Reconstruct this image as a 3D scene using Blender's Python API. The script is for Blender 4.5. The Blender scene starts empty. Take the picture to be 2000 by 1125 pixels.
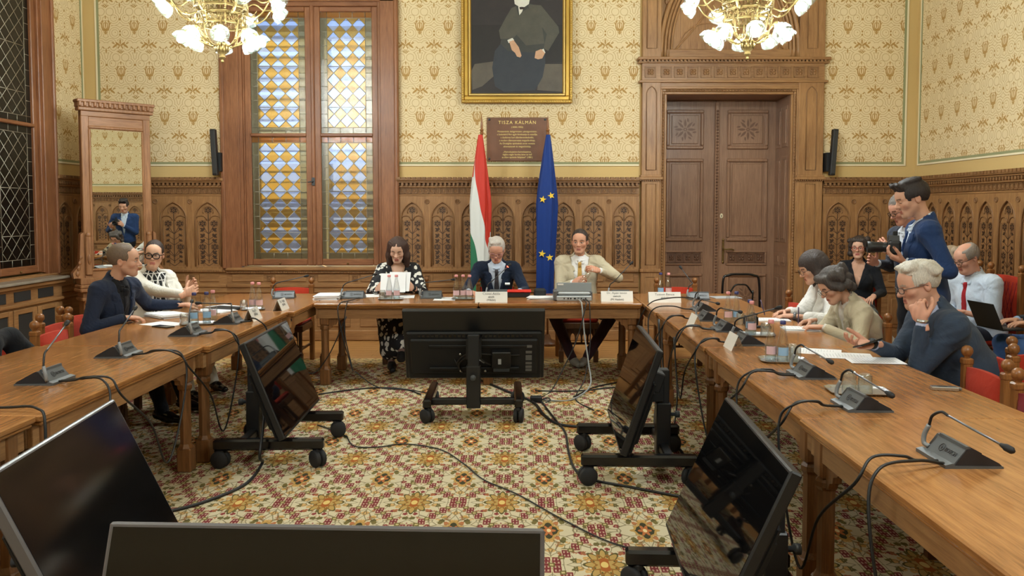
import bpy, math, random
import numpy as np
from mathutils import Vector, Matrix, Euler
random.seed(7); RNG = np.random.default_rng(7)
SC = bpy.context.scene; COL = SC.collection; PI = math.pi
# ------------------------------------------------------------------ camera, world, exposure
FPX, PPX, HOR, CAMH = 1610.0, 1015.0, 410.0, 1.63
PITCH = FPX/30000.0
PPY = HOR + FPX*math.tan(PITCH)
cam = bpy.data.cameras.new('camera'); camo = bpy.data.objects.new('camera', cam); COL.objects.link(camo)
cam.sensor_width = 36.0; cam.lens = 36.0*FPX/2000.0
cam.shift_x = -(PPX-1000.0)/2000.0; cam.shift_y = -(562.5-PPY)/2000.0
cam.clip_start = 0.05
camo.location = (0, 0, CAMH); camo.rotation_euler = (PI/2-PITCH, 0, 0)
SC.camera = camo
w = bpy.data.worlds.new('world'); SC.world = w; w.use_nodes = True
bg = w.node_tree.nodes['Background']; bg.inputs[0].default_value = (0.62, 0.78, 1.0, 1); bg.inputs[1].default_value = 1.9
sun = bpy.data.lights.new('sun', 'SUN'); sun.energy = 4.5; sun.angle = 0.02; sun.color = (1.0, 0.86, 0.6)
suno = bpy.data.objects.new('sun', sun); COL.objects.link(suno)
suno.rotation_euler = Vector((0.30, -0.8, -0.75)).to_track_quat('-Z', 'Y').to_euler()
vs = SC.view_settings; vs.view_transform = 'Standard'; vs.look = 'None'; vs.gamma = 1.0; vs.use_curve_mapping = False
vs.exposure = 0.38
BULB_W = 215.0
SC.cycles.max_bounces = 6; SC.cycles.diffuse_bounces = 3; SC.cycles.glossy_bounces = 3
SC.cycles.transparent_max_bounces = 12; SC.cycles.transmission_bounces = 4
SC.cycles.use_adaptive_sampling = True; SC.cycles.adaptive_threshold = 0.06; SC.cycles.use_light_tree = True
SC.cycles.sample_clamp_indirect = 4.0; SC.cycles.caustics_reflective = False; SC.cycles.caustics_refractive = False
SC.cycles.use_denoising = True

# ------------------------------------------------------------------ mesh helpers
def link(o, parent=None):
    COL.objects.link(o)
    if parent is not None: o.parent = parent
    return o
def tag(o, label=None, cat=None, group=None, kind=None):
    if label: o['label'] = label
    if cat: o['category'] = cat
    if group: o['group'] = group
    if kind: o['kind'] = kind
    return o
def empty(name, loc=(0,0,0), rz=0.0, label=None, cat=None, group=None, kind=None, parent=None):
    o = bpy.data.objects.new(name, None); link(o, parent); o.location = loc; o.rotation_euler = (0,0,rz)
    o.empty_display_size = 0.1
    return tag(o, label, cat, group, kind)
class MB:
    def __init__(s): s.v=[]; s.f=[]; s.m=[]; s.sm=[]; s.mi=0; s.smooth=False
    def add(s, vs, fs):
        b=len(s.v); s.v.extend([tuple(p) for p in vs])
        for f in fs: s.f.append(tuple(i+b for i in f)); s.m.append(s.mi); s.sm.append(s.smooth)
        return s
    def box(s, x0,x1,y0,y1,z0,z1):
        return s.add([(x0,y0,z0),(x1,y0,z0),(x1,y1,z0),(x0,y1,z0),(x0,y0,z1),(x1,y0,z1),(x1,y1,z1),(x0,y1,z1)],
              [(0,3,2,1),(4,5,6,7),(0,1,5,4),(1,2,6,5),(2,3,7,6),(3,0,4,7)])
    def cbox(s, c, d): return s.box(c[0]-d[0]/2,c[0]+d[0]/2,c[1]-d[1]/2,c[1]+d[1]/2,c[2]-d[2]/2,c[2]+d[2]/2)
    def bbox(s, x0,x1,y0,y1,z0,z1,b=0.005):
        # chamfered box (all edges)
        b=min(b,(x1-x0)/2.01,(y1-y0)/2.01,(z1-z0)/2.01)
        vs=[];idx={}
        for ix,x in enumerate((x0,x1)):
            for iy,y in enumerate((y0,y1)):
                for iz,z in enumerate((z0,z1)):
                    sx=b if ix==0 else -b; sy=b if iy==0 else -b; sz=b if iz==0 else -b
                    idx[(ix,iy,iz)]=len(vs)
                    vs+= [(x,y+sy,z+sz),(x+sx,y,z+sz),(x+sx,y+sy,z)]
        I=lambda a,k: idx[a]+k
        fs=[]
        for a in (0,1):
            q=[(a,0,0),(a,1,0),(a,1,1),(a,0,1)]; q=q if a else q[::-1]; fs.append([I(c,0) for c in q])
            q=[(0,a,0),(0,a,1),(1,a,1),(1,a,0)]; q=q if a else q[::-1]; fs.append([I(c,1) for c in q])
            q=[(0,0,a),(1,0,a),(1,1,a),(0,1,a)]; q=q if a else q[::-1]; fs.append([I(c,2) for c in q])
        for a in (0,1):
            for c in (0,1):
                fs.append([I((a,c,0),0),I((a,c,1),0),I((a,c,1),1),I((a,c,0),1)])
                fs.append([I((a,0,c),0),I((a,1,c),0),I((a,1,c),2),I((a,0,c),2)])
                fs.append([I((0,a,c),1),I((1,a,c),1),I((1,a,c),2),I((0,a,c),2)])
        for k in idx: fs.append([I(k,0),I(k,1),I(k,2)])
        return s.add(vs,fs)
    def prism(s, poly, y0, y1, plane='xz'):
        # polygon (2d, ccw) extruded; plane 'xz' extrudes along y, 'xy' along z, 'yz' along x
        n=len(poly)
        def P(p,t):
            return (p[0],t,p[1]) if plane=='xz' else ((p[0],p[1],t) if plane=='xy' else (t,p[0],p[1]))
        vs=[P(p,y0) for p in poly]+[P(p,y1) for p in poly]
        fs=[tuple(range(n)),tuple(range(2*n-1,n-1,-1))]+[(i,i+n,(i+1)%n+n,(i+1)%n) for i in range(n)]
        return s.add(vs,fs)
    def tube(s, pts, r, n=8, caps=True, closed=False):
        pts=[Vector(p) for p in pts]; N=len(pts); rs=r if isinstance(r,(list,tuple)) else [r]*N
        vs=[]; up=None
        for i,p in enumerate(pts):
            a=pts[i-1] if (i>0 or closed) else p; b=pts[(i+1)%N] if (i<N-1 or closed) else p
            t=(b-a); t=t.normalized() if t.length>1e-9 else Vector((0,0,1))
            if up is None:
                up=Vector((0,0,1)) if abs(t.z)<.9 else Vector((1,0,0))
            x=up-t*up.dot(t)
            if x.length<1e-6: x=Vector((1,0,0))-t*t.x
            x.normalize(); y=t.cross(x); up=x
            for k in range(n):
                an=2*PI*k/n; vs.append(p+(x*math.cos(an)+y*math.sin(an))*rs[i])
        fs=[]
        for i in range(N if closed else N-1):
            j=(i+1)%N
            for k in range(n):
                k2=(k+1)%n; fs.append((i*n+k,i*n+k2,j*n+k2,j*n+k))
        if caps and not closed: fs+= [tuple(range(n-1,-1,-1)), tuple((N-1)*n+k for k in range(n))]
        o=s.smooth; s.smooth=True; s.add(vs,fs); s.smooth=o; return s
    def lathe(s, prof, n=16, c=(0,0,0), axis='z', smooth=True, M=None):
        vs=[]
        for r,z in prof:
            for k in range(n):
                a=2*PI*k/n; p=(r*math.cos(a),r*math.sin(a),z)
                if axis=='x': p=(p[2],p[0],p[1])
                elif axis=='y': p=(p[1],p[2],p[0])
                if M is not None: p=M@Vector(p)
                vs.append((p[0]+c[0],p[1]+c[1],p[2]+c[2]))
        fs=[]
        for i in range(len(prof)-1):
            for k in range(n): fs.append((i*n+k,i*n+(k+1)%n,(i+1)*n+(k+1)%n,(i+1)*n+k))
        if prof[0][0]>1e-6: fs.append(tuple(range(n-1,-1,-1)))
        if prof[-1][0]>1e-6: fs.append(tuple((len(prof)-1)*n+k for k in range(n)))
        o=s.smooth; s.smooth=smooth; s.add(vs,fs); s.smooth=o; return s
    def ball(s, c, r, n=12, m=8, sc=(1,1,1)):
        prof=[(math.sin(PI*i/m)*1.0,-math.cos(PI*i/m)) for i in range(m+1)]
        vs=[];
        for rr,z in prof:
            for k in range(n):
                a=2*PI*k/n; vs.append((c[0]+r*sc[0]*rr*math.cos(a),c[1]+r*sc[1]*rr*math.sin(a),c[2]+r*sc[2]*z))
        fs=[(i*n+k,i*n+(k+1)%n,(i+1)*n+(k+1)%n,(i+1)*n+k) for i in range(m) for k in range(n)]
        o=s.smooth; s.smooth=True; s.add(vs,fs); s.smooth=o; return s
    def grid(s, pts, smooth=True):
        # pts: 2D list rows of points
        R=len(pts); C=len(pts[0]); vs=[p for r in pts for p in r]
        fs=[(i*C+j,i*C+j+1,(i+1)*C+j+1,(i+1)*C+j) for i in range(R-1) for j in range(C-1)]
        o=s.smooth; s.smooth=smooth; s.add(vs,fs); s.smooth=o; return s
    def xf(s, M, start=0):
        for i in range(start,len(s.v)): s.v[i]=tuple(M@Vector(s.v[i]))
        return s
    def mesh(s, name, mats):
        me=bpy.data.meshes.new(name); me.from_pydata(s.v,[],s.f)
        if not isinstance(mats,(list,tuple)): mats=[mats]
        for m in mats: me.materials.append(m)
        if len(mats)>1: me.polygons.foreach_set('material_index', s.m)
        me.polygons.foreach_set('use_smooth', s.sm); me.update()
        return me
    def build(s, name, mats, parent=None, loc=None, rot=None):
        o=bpy.data.objects.new(name, s.mesh(name,mats)); link(o,parent)
        if loc is not None: o.location=loc
        if rot is not None: o.rotation_euler=rot
        return o
def build_each(b, name, mat, parent=None):
    """one object for every separate piece of the builder"""
    p=list(range(len(b.v)))
    def find(i):
        while p[i]!=i: p[i]=p[p[i]]; i=p[i]
        return i
    for f in b.f:
        for i in f[1:]: p[find(i)]=find(f[0])
    groups={}
    for k,f in enumerate(b.f): groups.setdefault(find(f[0]),[]).append(k)
    for ks in groups.values():
        ids=sorted({i for k in ks for i in b.f[k]}); mp={i:j for j,i in enumerate(ids)}; q=MB()
        q.v=[b.v[i] for i in ids]; q.f=[tuple(mp[i] for i in b.f[k]) for k in ks]; q.m=[0]*len(ks); q.sm=[b.sm[k] for k in ks]; q.build(name,mat,parent)
def inst(name, me, parent=None, loc=(0,0,0), rot=(0,0,0), sc=None):
    o=bpy.data.objects.new(name, me); link(o,parent); o.location=loc; o.rotation_euler=rot
    if sc: o.scale=sc
    return o
def spline(pts, n=8):
    P=[Vector(p) for p in pts]; out=[]
    for i in range(len(P)-1):
        p0=P[i-1] if i>0 else P[i]*2-P[i+1]; p1=P[i]; p2=P[i+1]; p3=P[i+2] if i+2<len(P) else P[i+1]*2-P[i]
        for k in range(n):
            t=k/n; out.append(0.5*((2*p1)+(p2-p0)*t+(2*p0-5*p1+4*p2-p3)*t*t+(3*p1-p0-3*p2+p3)*t**3))
    out.append(P[-1]); return out
def text_obj(name, body, size, mat, parent=None, loc=(0,0,0), rot=(0,0,0), align='CENTER', ext=0.0008, sx=1.0, space=1.0):
    cu=bpy.data.curves.new(name,'FONT'); cu.body=body; cu.size=size; cu.align_x=align; cu.align_y='CENTER'; cu.extrude=ext
    cu.space_character=space; cu.resolution_u=3
    t=bpy.data.objects.new(name,cu); COL.objects.link(t); me=bpy.data.meshes.new_from_object(t); bpy.data.objects.remove(t)
    me.materials.clear(); me.materials.append(mat)
    o=bpy.data.objects.new(name,me); link(o,parent); o.location=loc; o.rotation_euler=rot; o.scale=(sx,1,1)
    return o
def copy_tree(o, parent=None):
    c=o.copy(); COL.objects.link(c)
    if parent is not None: c.parent=parent
    for ch in list(o.children): copy_tree(ch,c)
    return c

# ------------------------------------------------------------------ shader node helpers
def srgb(r,g,b):
    f=lambda c: (c/255/12.92 if c/255<=0.04045 else ((c/255+0.055)/1.055)**2.4)
    return (f(r),f(g),f(b),1.0)
class E_:
    """wrapper of a scalar socket, so that node maths reads as an expression"""
    def __init__(s, nt, sock): s.nt=nt; s.k=sock
    def _op(s, op, o=None, c=None, rev=False):
        n=s.nt.nodes.new('ShaderNodeMath'); n.operation=op
        a=[s,o,c] if not rev else [o,s,c]
        for i,x in enumerate(a):
            if x is None: continue
            if isinstance(x,E_): s.nt.links.new(x.k,n.inputs[i])
            else: n.inputs[i].default_value=float(x)
        return E_(s.nt,n.outputs[0])
    def __add__(s,o): return s._op('ADD',o)
    __radd__=__add__
    def __mul__(s,o): return s._op('MULTIPLY',o)
    __rmul__=__mul__
    def __sub__(s,o): return s._op('SUBTRACT',o)
    def __rsub__(s,o): return s._op('SUBTRACT',o,rev=True)
    def __truediv__(s,o): return s._op('DIVIDE',o)
    def __neg__(s): return s*-1.0
    def sin(s): return s._op('SINE')
    def cos(s): return s._op('COSINE')
    def abs(s): return s._op('ABSOLUTE')
    def floor(s): return s._op('FLOOR')
    def frac(s): return s._op('FRACT')
    def sqrt(s): return s._op('SQRT')
    def lt(s,o): return s._op('LESS_THAN',o)
    def gt(s,o): return s._op('GREATER_THAN',o)
    def min(s,o): return s._op('MINIMUM',o)
    def max(s,o): return s._op('MAXIMUM',o)
    def atan2(s,o): return s._op('ARCTAN2',o)
    def step(s, a, b):   # smoothstep a..b -> 0..1
        n=s.nt.nodes.new('ShaderNodeMapRange'); n.interpolation_type='SMOOTHSTEP'
        s.nt.links.new(s.k,n.inputs[0]); n.inputs[1].default_value=a; n.inputs[2].default_value=b
        return E_(s.nt,n.outputs[0])
class Mat:
    def __init__(s, name):
        s.m=bpy.data.materials.new(name); s.m.use_nodes=True; s.nt=s.m.node_tree; s.p=s.nt.nodes['Principled BSDF']; s.out=s.nt.nodes['Material Output']
        s._c=None
    def coord(s, kind='Object'):
        n=s.nt.nodes.new('ShaderNodeTexCoord'); return n.outputs[kind]
    def xyz(s, kind='Object'):
        n=s.nt.nodes.new('ShaderNodeSeparateXYZ'); s.nt.links.new(s.coord(kind),n.inputs[0])
        return [E_(s.nt,n.outputs[i]) for i in range(3)]
    def comb(s,x,y,z=0.0):
        n=s.nt.nodes.new('ShaderNodeCombineXYZ')
        for i,q in enumerate((x,y,z)):
            if isinstance(q,E_): s.nt.links.new(q.k,n.inputs[i])
            else: n.inputs[i].default_value=q
        return n.outputs[0]
    def mapping(s, scale=(1,1,1), rot=(0,0,0), src=None):
        n=s.nt.nodes.new('ShaderNodeMapping'); s.nt.links.new(src or s.coord(),n.inputs[0]); n.inputs[3].default_value=scale; n.inputs[2].default_value=rot
        return n.outputs[0]
    def noise(s, vec, scale=5, detail=4, rough=.55, out=0, dist=0.0):
        n=s.nt.nodes.new('ShaderNodeTexNoise'); s.nt.links.new(vec,n.inputs['Vector']); n.inputs['Scale'].default_value=scale
        n.inputs['Detail'].default_value=detail; n.inputs['Roughness'].default_value=rough; n.inputs['Distortion'].default_value=dist
        return E_(s.nt,n.outputs[out])
    def voro(s, vec, scale, out='Distance', rnd=1.0, feature='F1'):
        n=s.nt.nodes.new('ShaderNodeTexVoronoi'); s.nt.links.new(vec,n.inputs['Vector']); n.inputs['Scale'].default_value=scale; n.feature=feature
        n.inputs['Randomness'].default_value=rnd
        return n
    def mix(s, fac, a, b):
        n=s.nt.nodes.new('ShaderNodeMix'); n.data_type='RGBA'
        def put(x,i):
            if isinstance(x,E_): s.nt.links.new(x.k,n.inputs[i])
            elif hasattr(x,'is_linked'): s.nt.links.new(x,n.inputs[i])
            else: n.inputs[i].default_value=x
        put(fac,0); put(a,6); put(b,7); return n.outputs[2]
    def ramp(s, fac, stops):
        n=s.nt.nodes.new('ShaderNodeValToRGB'); s.nt.links.new(fac.k,n.inputs[0]); e=n.color_ramp.elements
        while len(e)<len(stops): e.new(0.5)
        for i,(p,c) in enumerate(stops): e[i].position=p; e[i].color=c
        return n.outputs[0]
    def bump(s, h, strength=.3, dist=.01):
        n=s.nt.nodes.new('ShaderNodeBump'); s.nt.links.new(h.k,n.inputs['Height']); n.inputs['Strength'].default_value=strength; n.inputs['Distance'].default_value=dist
        s.nt.links.new(n.outputs[0],s.p.inputs['Normal']); return s
    def base(s, c):
        if hasattr(c,'is_linked'): s.nt.links.new(c,s.p.inputs['Base Color'])
        else: s.p.inputs['Base Color'].default_value=c
        return s
    def set(s, **k):
        for a,v in k.items():
            i=s.p.inputs[a.replace('_',' ')]
            if isinstance(v,E_): s.nt.links.new(v.k,i)
            else: i.default_value=v
        return s
def plain(name, c, rough=.5, metal=0.0, spec=.5, bump=0.0, bs=60, var=0.0):
    m=Mat(name); m.set(Roughness=rough, Metallic=metal); m.p.inputs['Specular IOR Level'].default_value=spec
    if var>0:
        n=m.noise(m.coord(),6,3); d=tuple(x*(1-var) for x in c[:3])+(1,); l=tuple(min(1,x*(1+var)) for x in c[:3])+(1,)
        m.base(m.mix(n,d,l))
    else: m.base(c)
    if bump>0: m.bump(m.noise(m.coord(),bs,3),bump,.004)
    return m.m
def wood(name, light, dark, rough=.4, scale=1.0, axis=2, grain=1.0, coat=0.0, bump=.12):
    m=Mat(name); sc=[14*scale]*3; sc[axis]=1.1*scale
    v=m.mapping(tuple(sc)); n1=m.noise(v,3.0,5,.6,dist=.6)
    sc2=[70*scale]*3; sc2[axis]=3.0*scale
    n2=m.noise(m.mapping(tuple(sc2)),3.0,3,.6); n3=m.noise(m.coord(),1.3*scale,2)
    f=(n1*.55+n2*.45*grain+(n3-.5)*.5-.5*.45*(grain-1))
    m.base(m.ramp(f,[(.30,dark),(.52,tuple((a+b)/2 for a,b in zip(light,dark))),(.72,light)]))
    m.set(Roughness=(n2*.18+(rough-.08)) if bump>0 else rough)
    if bump>0: m.bump(n2,bump,.002)
    if coat: m.set(Coat_Weight=coat, Coat_Roughness=.12)
    return m.m
def fabric(name, c, rough=.85, scale=700, amp=.25, var=.12, sheen=.15):
    m=Mat(name); n=m.noise(m.coord(),scale,2); n2=m.noise(m.coord(),8,4,.5,dist=1.2); 
    d=tuple(x*(1-var*1.6) for x in c[:3])+(1,); l=tuple(min(1,x*(1+var)) for x in c[:3])+(1,)
    m.base(m.mix(n*.5+n2*.5,d,l)); m.set(Roughness=rough); m.p.inputs['Specular IOR Level'].default_value=.2
    m.p.inputs['Sheen Weight'].default_value=sheen
    m.bump(n2+n*.06,amp*2,.03)
    return m.m
def glassy(name, tint=(1,1,1,1), alpha=.25, rough=.02, ior=1.5):
    """clear thin glass: transparent film with fresnel reflection"""
    m=Mat(name); nt=m.nt; t=nt.nodes.new('ShaderNodeBsdfTransparent'); t.inputs[0].default_value=tint
    g=nt.nodes.new('ShaderNodeBsdfGlossy'); g.inputs['Roughness'].default_value=rough
    lw=nt.nodes.new('ShaderNodeLayerWeight'); lw.inputs[0].default_value=.35
    f=E_(nt,lw.outputs['Facing']); f=f*f*(1-alpha)*.8+alpha
    mx=nt.nodes.new('ShaderNodeMixShader'); nt.links.new(f.k,mx.inputs[0]); nt.links.new(t.outputs[0],mx.inputs[1]); nt.links.new(g.outputs[0],mx.inputs[2])
    nt.links.new(mx.outputs[0],m.out.inputs[0]); return m.m
def emit(name, c, strength):
    m=Mat(name); m.p.inputs['Base Color'].default_value=c; m.p.inputs['Emission Color'].default_value=c; m.p.inputs['Emission Strength'].default_value=strength; return m.m

# ------------------------------------------------------------------ materials
M={}
OAK_L,OAK_D=srgb(184,138,90),srgb(126,86,52)
M['oak']=wood('oak_panelling',OAK_L,OAK_D,.42)
M['oak_h']=wood('oak_panelling_horizontal',OAK_L,OAK_D,.42,axis=0)
M['oak_y']=wood('oak_panelling_deep',OAK_L,OAK_D,.42,axis=1)
M['oak_carved']=wood('oak_carved',srgb(168,124,80),srgb(106,70,42),.5,scale=1.6)
M['inlay']=plain('dark_inlay',srgb(68,46,30),.55,var=.15)
M['walnut']=wood('window_wood',srgb(168,112,74),srgb(112,68,42),.4)
M['walnut_h']=wood('window_wood_horizontal',srgb(168,112,74),srgb(112,68,42),.4,axis=0)
M['doorwood']=wood('door_wood',srgb(164,126,100),srgb(116,84,64),.38)
M['doorwood_h']=wood('door_wood_horizontal',srgb(164,126,100),srgb(116,84,64),.38,axis=0)
M['doorcarved']=wood('door_carved',srgb(124,86,62),srgb(76,50,34),.5,scale=2)
M['mirrorwood']=wood('mirror_frame_wood',srgb(184,132,88),srgb(122,78,46),.4)
M['tabletop']=wood('table_top_oak',srgb(194,136,80),srgb(126,80,42),.20,axis=1,scale=.9,coat=.1,bump=.0)
M['tabletop_x']=wood('table_top_oak_across',srgb(194,136,80),srgb(126,80,42),.20,axis=0,scale=.9,coat=.1,bump=.0)
M['tableleg']=wood('table_leg_oak_shaded',srgb(160,110,66),srgb(102,66,36),.35)  # oak darkened so that the shade under the tables sits in the colour
M['chairwood']=wood('chair_oak',srgb(170,112,60),srgb(104,62,30),.3)
M['chairdark']=wood('chair_dark_oak',srgb(112,70,38),srgb(62,38,22),.35)
M['red']=fabric('red_velvet',srgb(184,54,32),.8,400,.1,.2,.08)
M['darkred']=fabric('dark_red_velvet',srgb(130,24,30),.8,400,.1,.2,.08)
M['plaster']=plain('ochre_plaster',srgb(214,182,122),.85,bump=.05,bs=200)
M['green']=plain('green_stripe',srgb(152,152,112),.85)
M['cream']=plain('cream_moulding',srgb(240,226,192),.7)
M['ceiling']=plain('ceiling_plaster',srgb(236,226,205),.9)
M['black']=plain('black_plastic',srgb(24,25,27),.42,bump=.05,bs=600)
M['blackm']=plain('black_matte',srgb(17,18,20),.65)
M['blackgloss']=plain('black_gloss_lacquer',srgb(16,16,18),.18)
M['bezel']=plain('grey_bezel',srgb(112,110,112),.35,.3)
M['grey']=plain('grey_metal',srgb(120,122,126),.35,.6)
M['silver']=plain('silver_metal',srgb(190,192,194),.25,.9)
M['lightgrey']=plain('light_grey_plastic',srgb(176,180,182),.4)
M['darkgrey']=plain('dark_grey_plastic',srgb(66,70,74),.4)
M['rubber']=plain('rubber',srgb(30,30,32),.7)
M['brass']=plain('brass',srgb(128,104,62),.4,.8,var=.25)
M['gold']=plain('gilt',srgb(206,168,84),.35,.75,var=.2)
M['goldlight']=plain('gilt_light',srgb(226,196,122),.4,.6,var=.12)
M['goldtext']=plain('gilt_letters',srgb(246,220,140),.35,.4)
M['lead']=plain('lead_came',srgb(168,164,148),.45,.5)
M['paper']=plain('paper',srgb(236,236,238),.7)
M['card']=plain('white_card',srgb(228,224,216),.6)
M['ink']=plain('ink',srgb(60,58,58),.7)
M['greyink']=plain('grey_ink',srgb(120,118,116),.7)
M['pinkcap']=plain('pink_cap',srgb(226,150,150),.4)
M['bluecap']=plain('blue_cap',srgb(48,52,110),.4)
M['bluelabel']=plain('blue_label',srgb(150,190,226),.5)
M['pinklabel']=plain('pink_label',srgb(226,190,196),.5)
M['glass']=glassy('clear_glass',(.93,.95,.96,1),.17)
M['screen']=plain('black_screen',srgb(10,10,12),.03,spec=.6)
M['screenm']=plain('dark_matte_screen',srgb(17,16,17),.10,spec=.42)
M['mirror']=plain('mirror_silver',(.74,.75,.70,1),.0,1.0)
M['marble']=plain('grey_marble',srgb(150,140,126),.3,var=.3)
M['plaque']=plain('brown_marble',srgb(120,82,62),.35,var=.35)
M['redplastic']=plain('red_plastic',srgb(224,52,40),.45)
M['cord']=plain('black_cord',srgb(26,26,27),.5)
M['greycord']=plain('grey_cord',srgb(150,152,150),.5)
# ------------------------------------------------------------------ patterned surfaces
def wallpaper(name, ax, ou=0.0):
    m=Mat(name); q=m.xyz(); u=q[ax]; v=q[2]
    wv=m.noise(m.coord(),9,2)
    u=u+(wv-.5)*.006+ou
    P,Q=.351,1.11
    def motif(ox,oy):
        x=((u/P+ox).frac()-.5)*P; y=((v/Q+oy).frac()-.5)*Q; ax_=x.abs()
        def ell(cx,cy,rx,ry,co=1.0,si=0.0):
            dx=ax_-cx; dy=y-cy
            if si==0: a=dx/rx; b=dy/ry
            else: a=(dx*co+dy*si)/rx; b=(dy*co-dx*si)/ry
            return (a*a+b*b).sqrt()
        # flame palmette inside a bulb
        f=ell(0,.020,.008,.050).lt(1.0).max((ell(0,.018,.047,.072)-1.0).abs().lt(.14)*y.lt(.070)).max((ell(0,.010,.026,.050)-1.0).abs().lt(.17)*y.lt(.045)).max(ell(.058,.030,.005,.020,.80,-.60).lt(1))
        f=f.max(ell(0,-.046,.046,.009).lt(1)).max(ell(0,-.080,.009,.022).lt(1)).max(ell(.016,-.078,.005,.014,.7,-.7).lt(1)).max(ell(0,.108,.006,.022).lt(1))
        # spreading leaves and bud
        f=f.max(ell(.030,.338,.011,.036,.60,-.80).lt(1)).max(ell(.062,.318,.012,.042,.62,.78).lt(1)).max(ell(0,.365,.009,.032).lt(1)).max(ell(.088,.350,.007,.020,.45,-.89).lt(1)).max(ell(.020,.300,.007,.022,.80,.60).lt(1))
        f=f.max(ell(0,.245,.034,.024).lt(1)*((x*230).sin()*(y*230).sin()).gt(.0))
        # vertical ladder and small buds
        f=f.max(ax_.lt(.010)*(y.abs()-.47).abs().lt(.03)*((y*130).sin().gt(-.2))).max(ell(0,-.30,.008,.026).lt(1)).max(ell(.034,-.262,.006,.016,.7,-.7).lt(1)).max(ell(.115,.105,.007,.007).lt(1)).max(ell(.118,-.075,.006,.006).lt(1))
        # lobed outlines
        d=ell(0,.0,.80,1.05)
        for (cx,cy,k) in ((.100,.098,1.0),(.112,-.082,1.0),(0,.300,.85),(.085,.300,1.0),(0,-.235,1.0),(.06,-.215,1.0),(.055,.175,1.15)):
            d=d.min(ell(cx,cy,k,k))
        return f,d
    a1,d1=motif(0,0); a2,d2=motif(.5,.5)
    fill=a1.max(a2); dd=d1.min(d2)
    line=((dd/.026).frac()-.5).abs().lt(.11)*dd.gt(.018)
    g=m.noise(m.coord(),420,2); big=m.noise(m.coord(),.7,2)
    ground=m.mix(big,srgb(228,206,162),srgb(236,216,176))
    c=m.mix(line*.66,ground,srgb(178,140,80)); c=m.mix(fill*.9,c,srgb(176,132,64))
    m.base(c).set(Roughness=.7); m.p.inputs['Specular IOR Level'].default_value=.3
    m.bump(g,.06,.002); return m.m
M['wp_x']=wallpaper('damask_wallpaper',0); M['wp_y']=wallpaper('damask_wallpaper_side',1)
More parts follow.
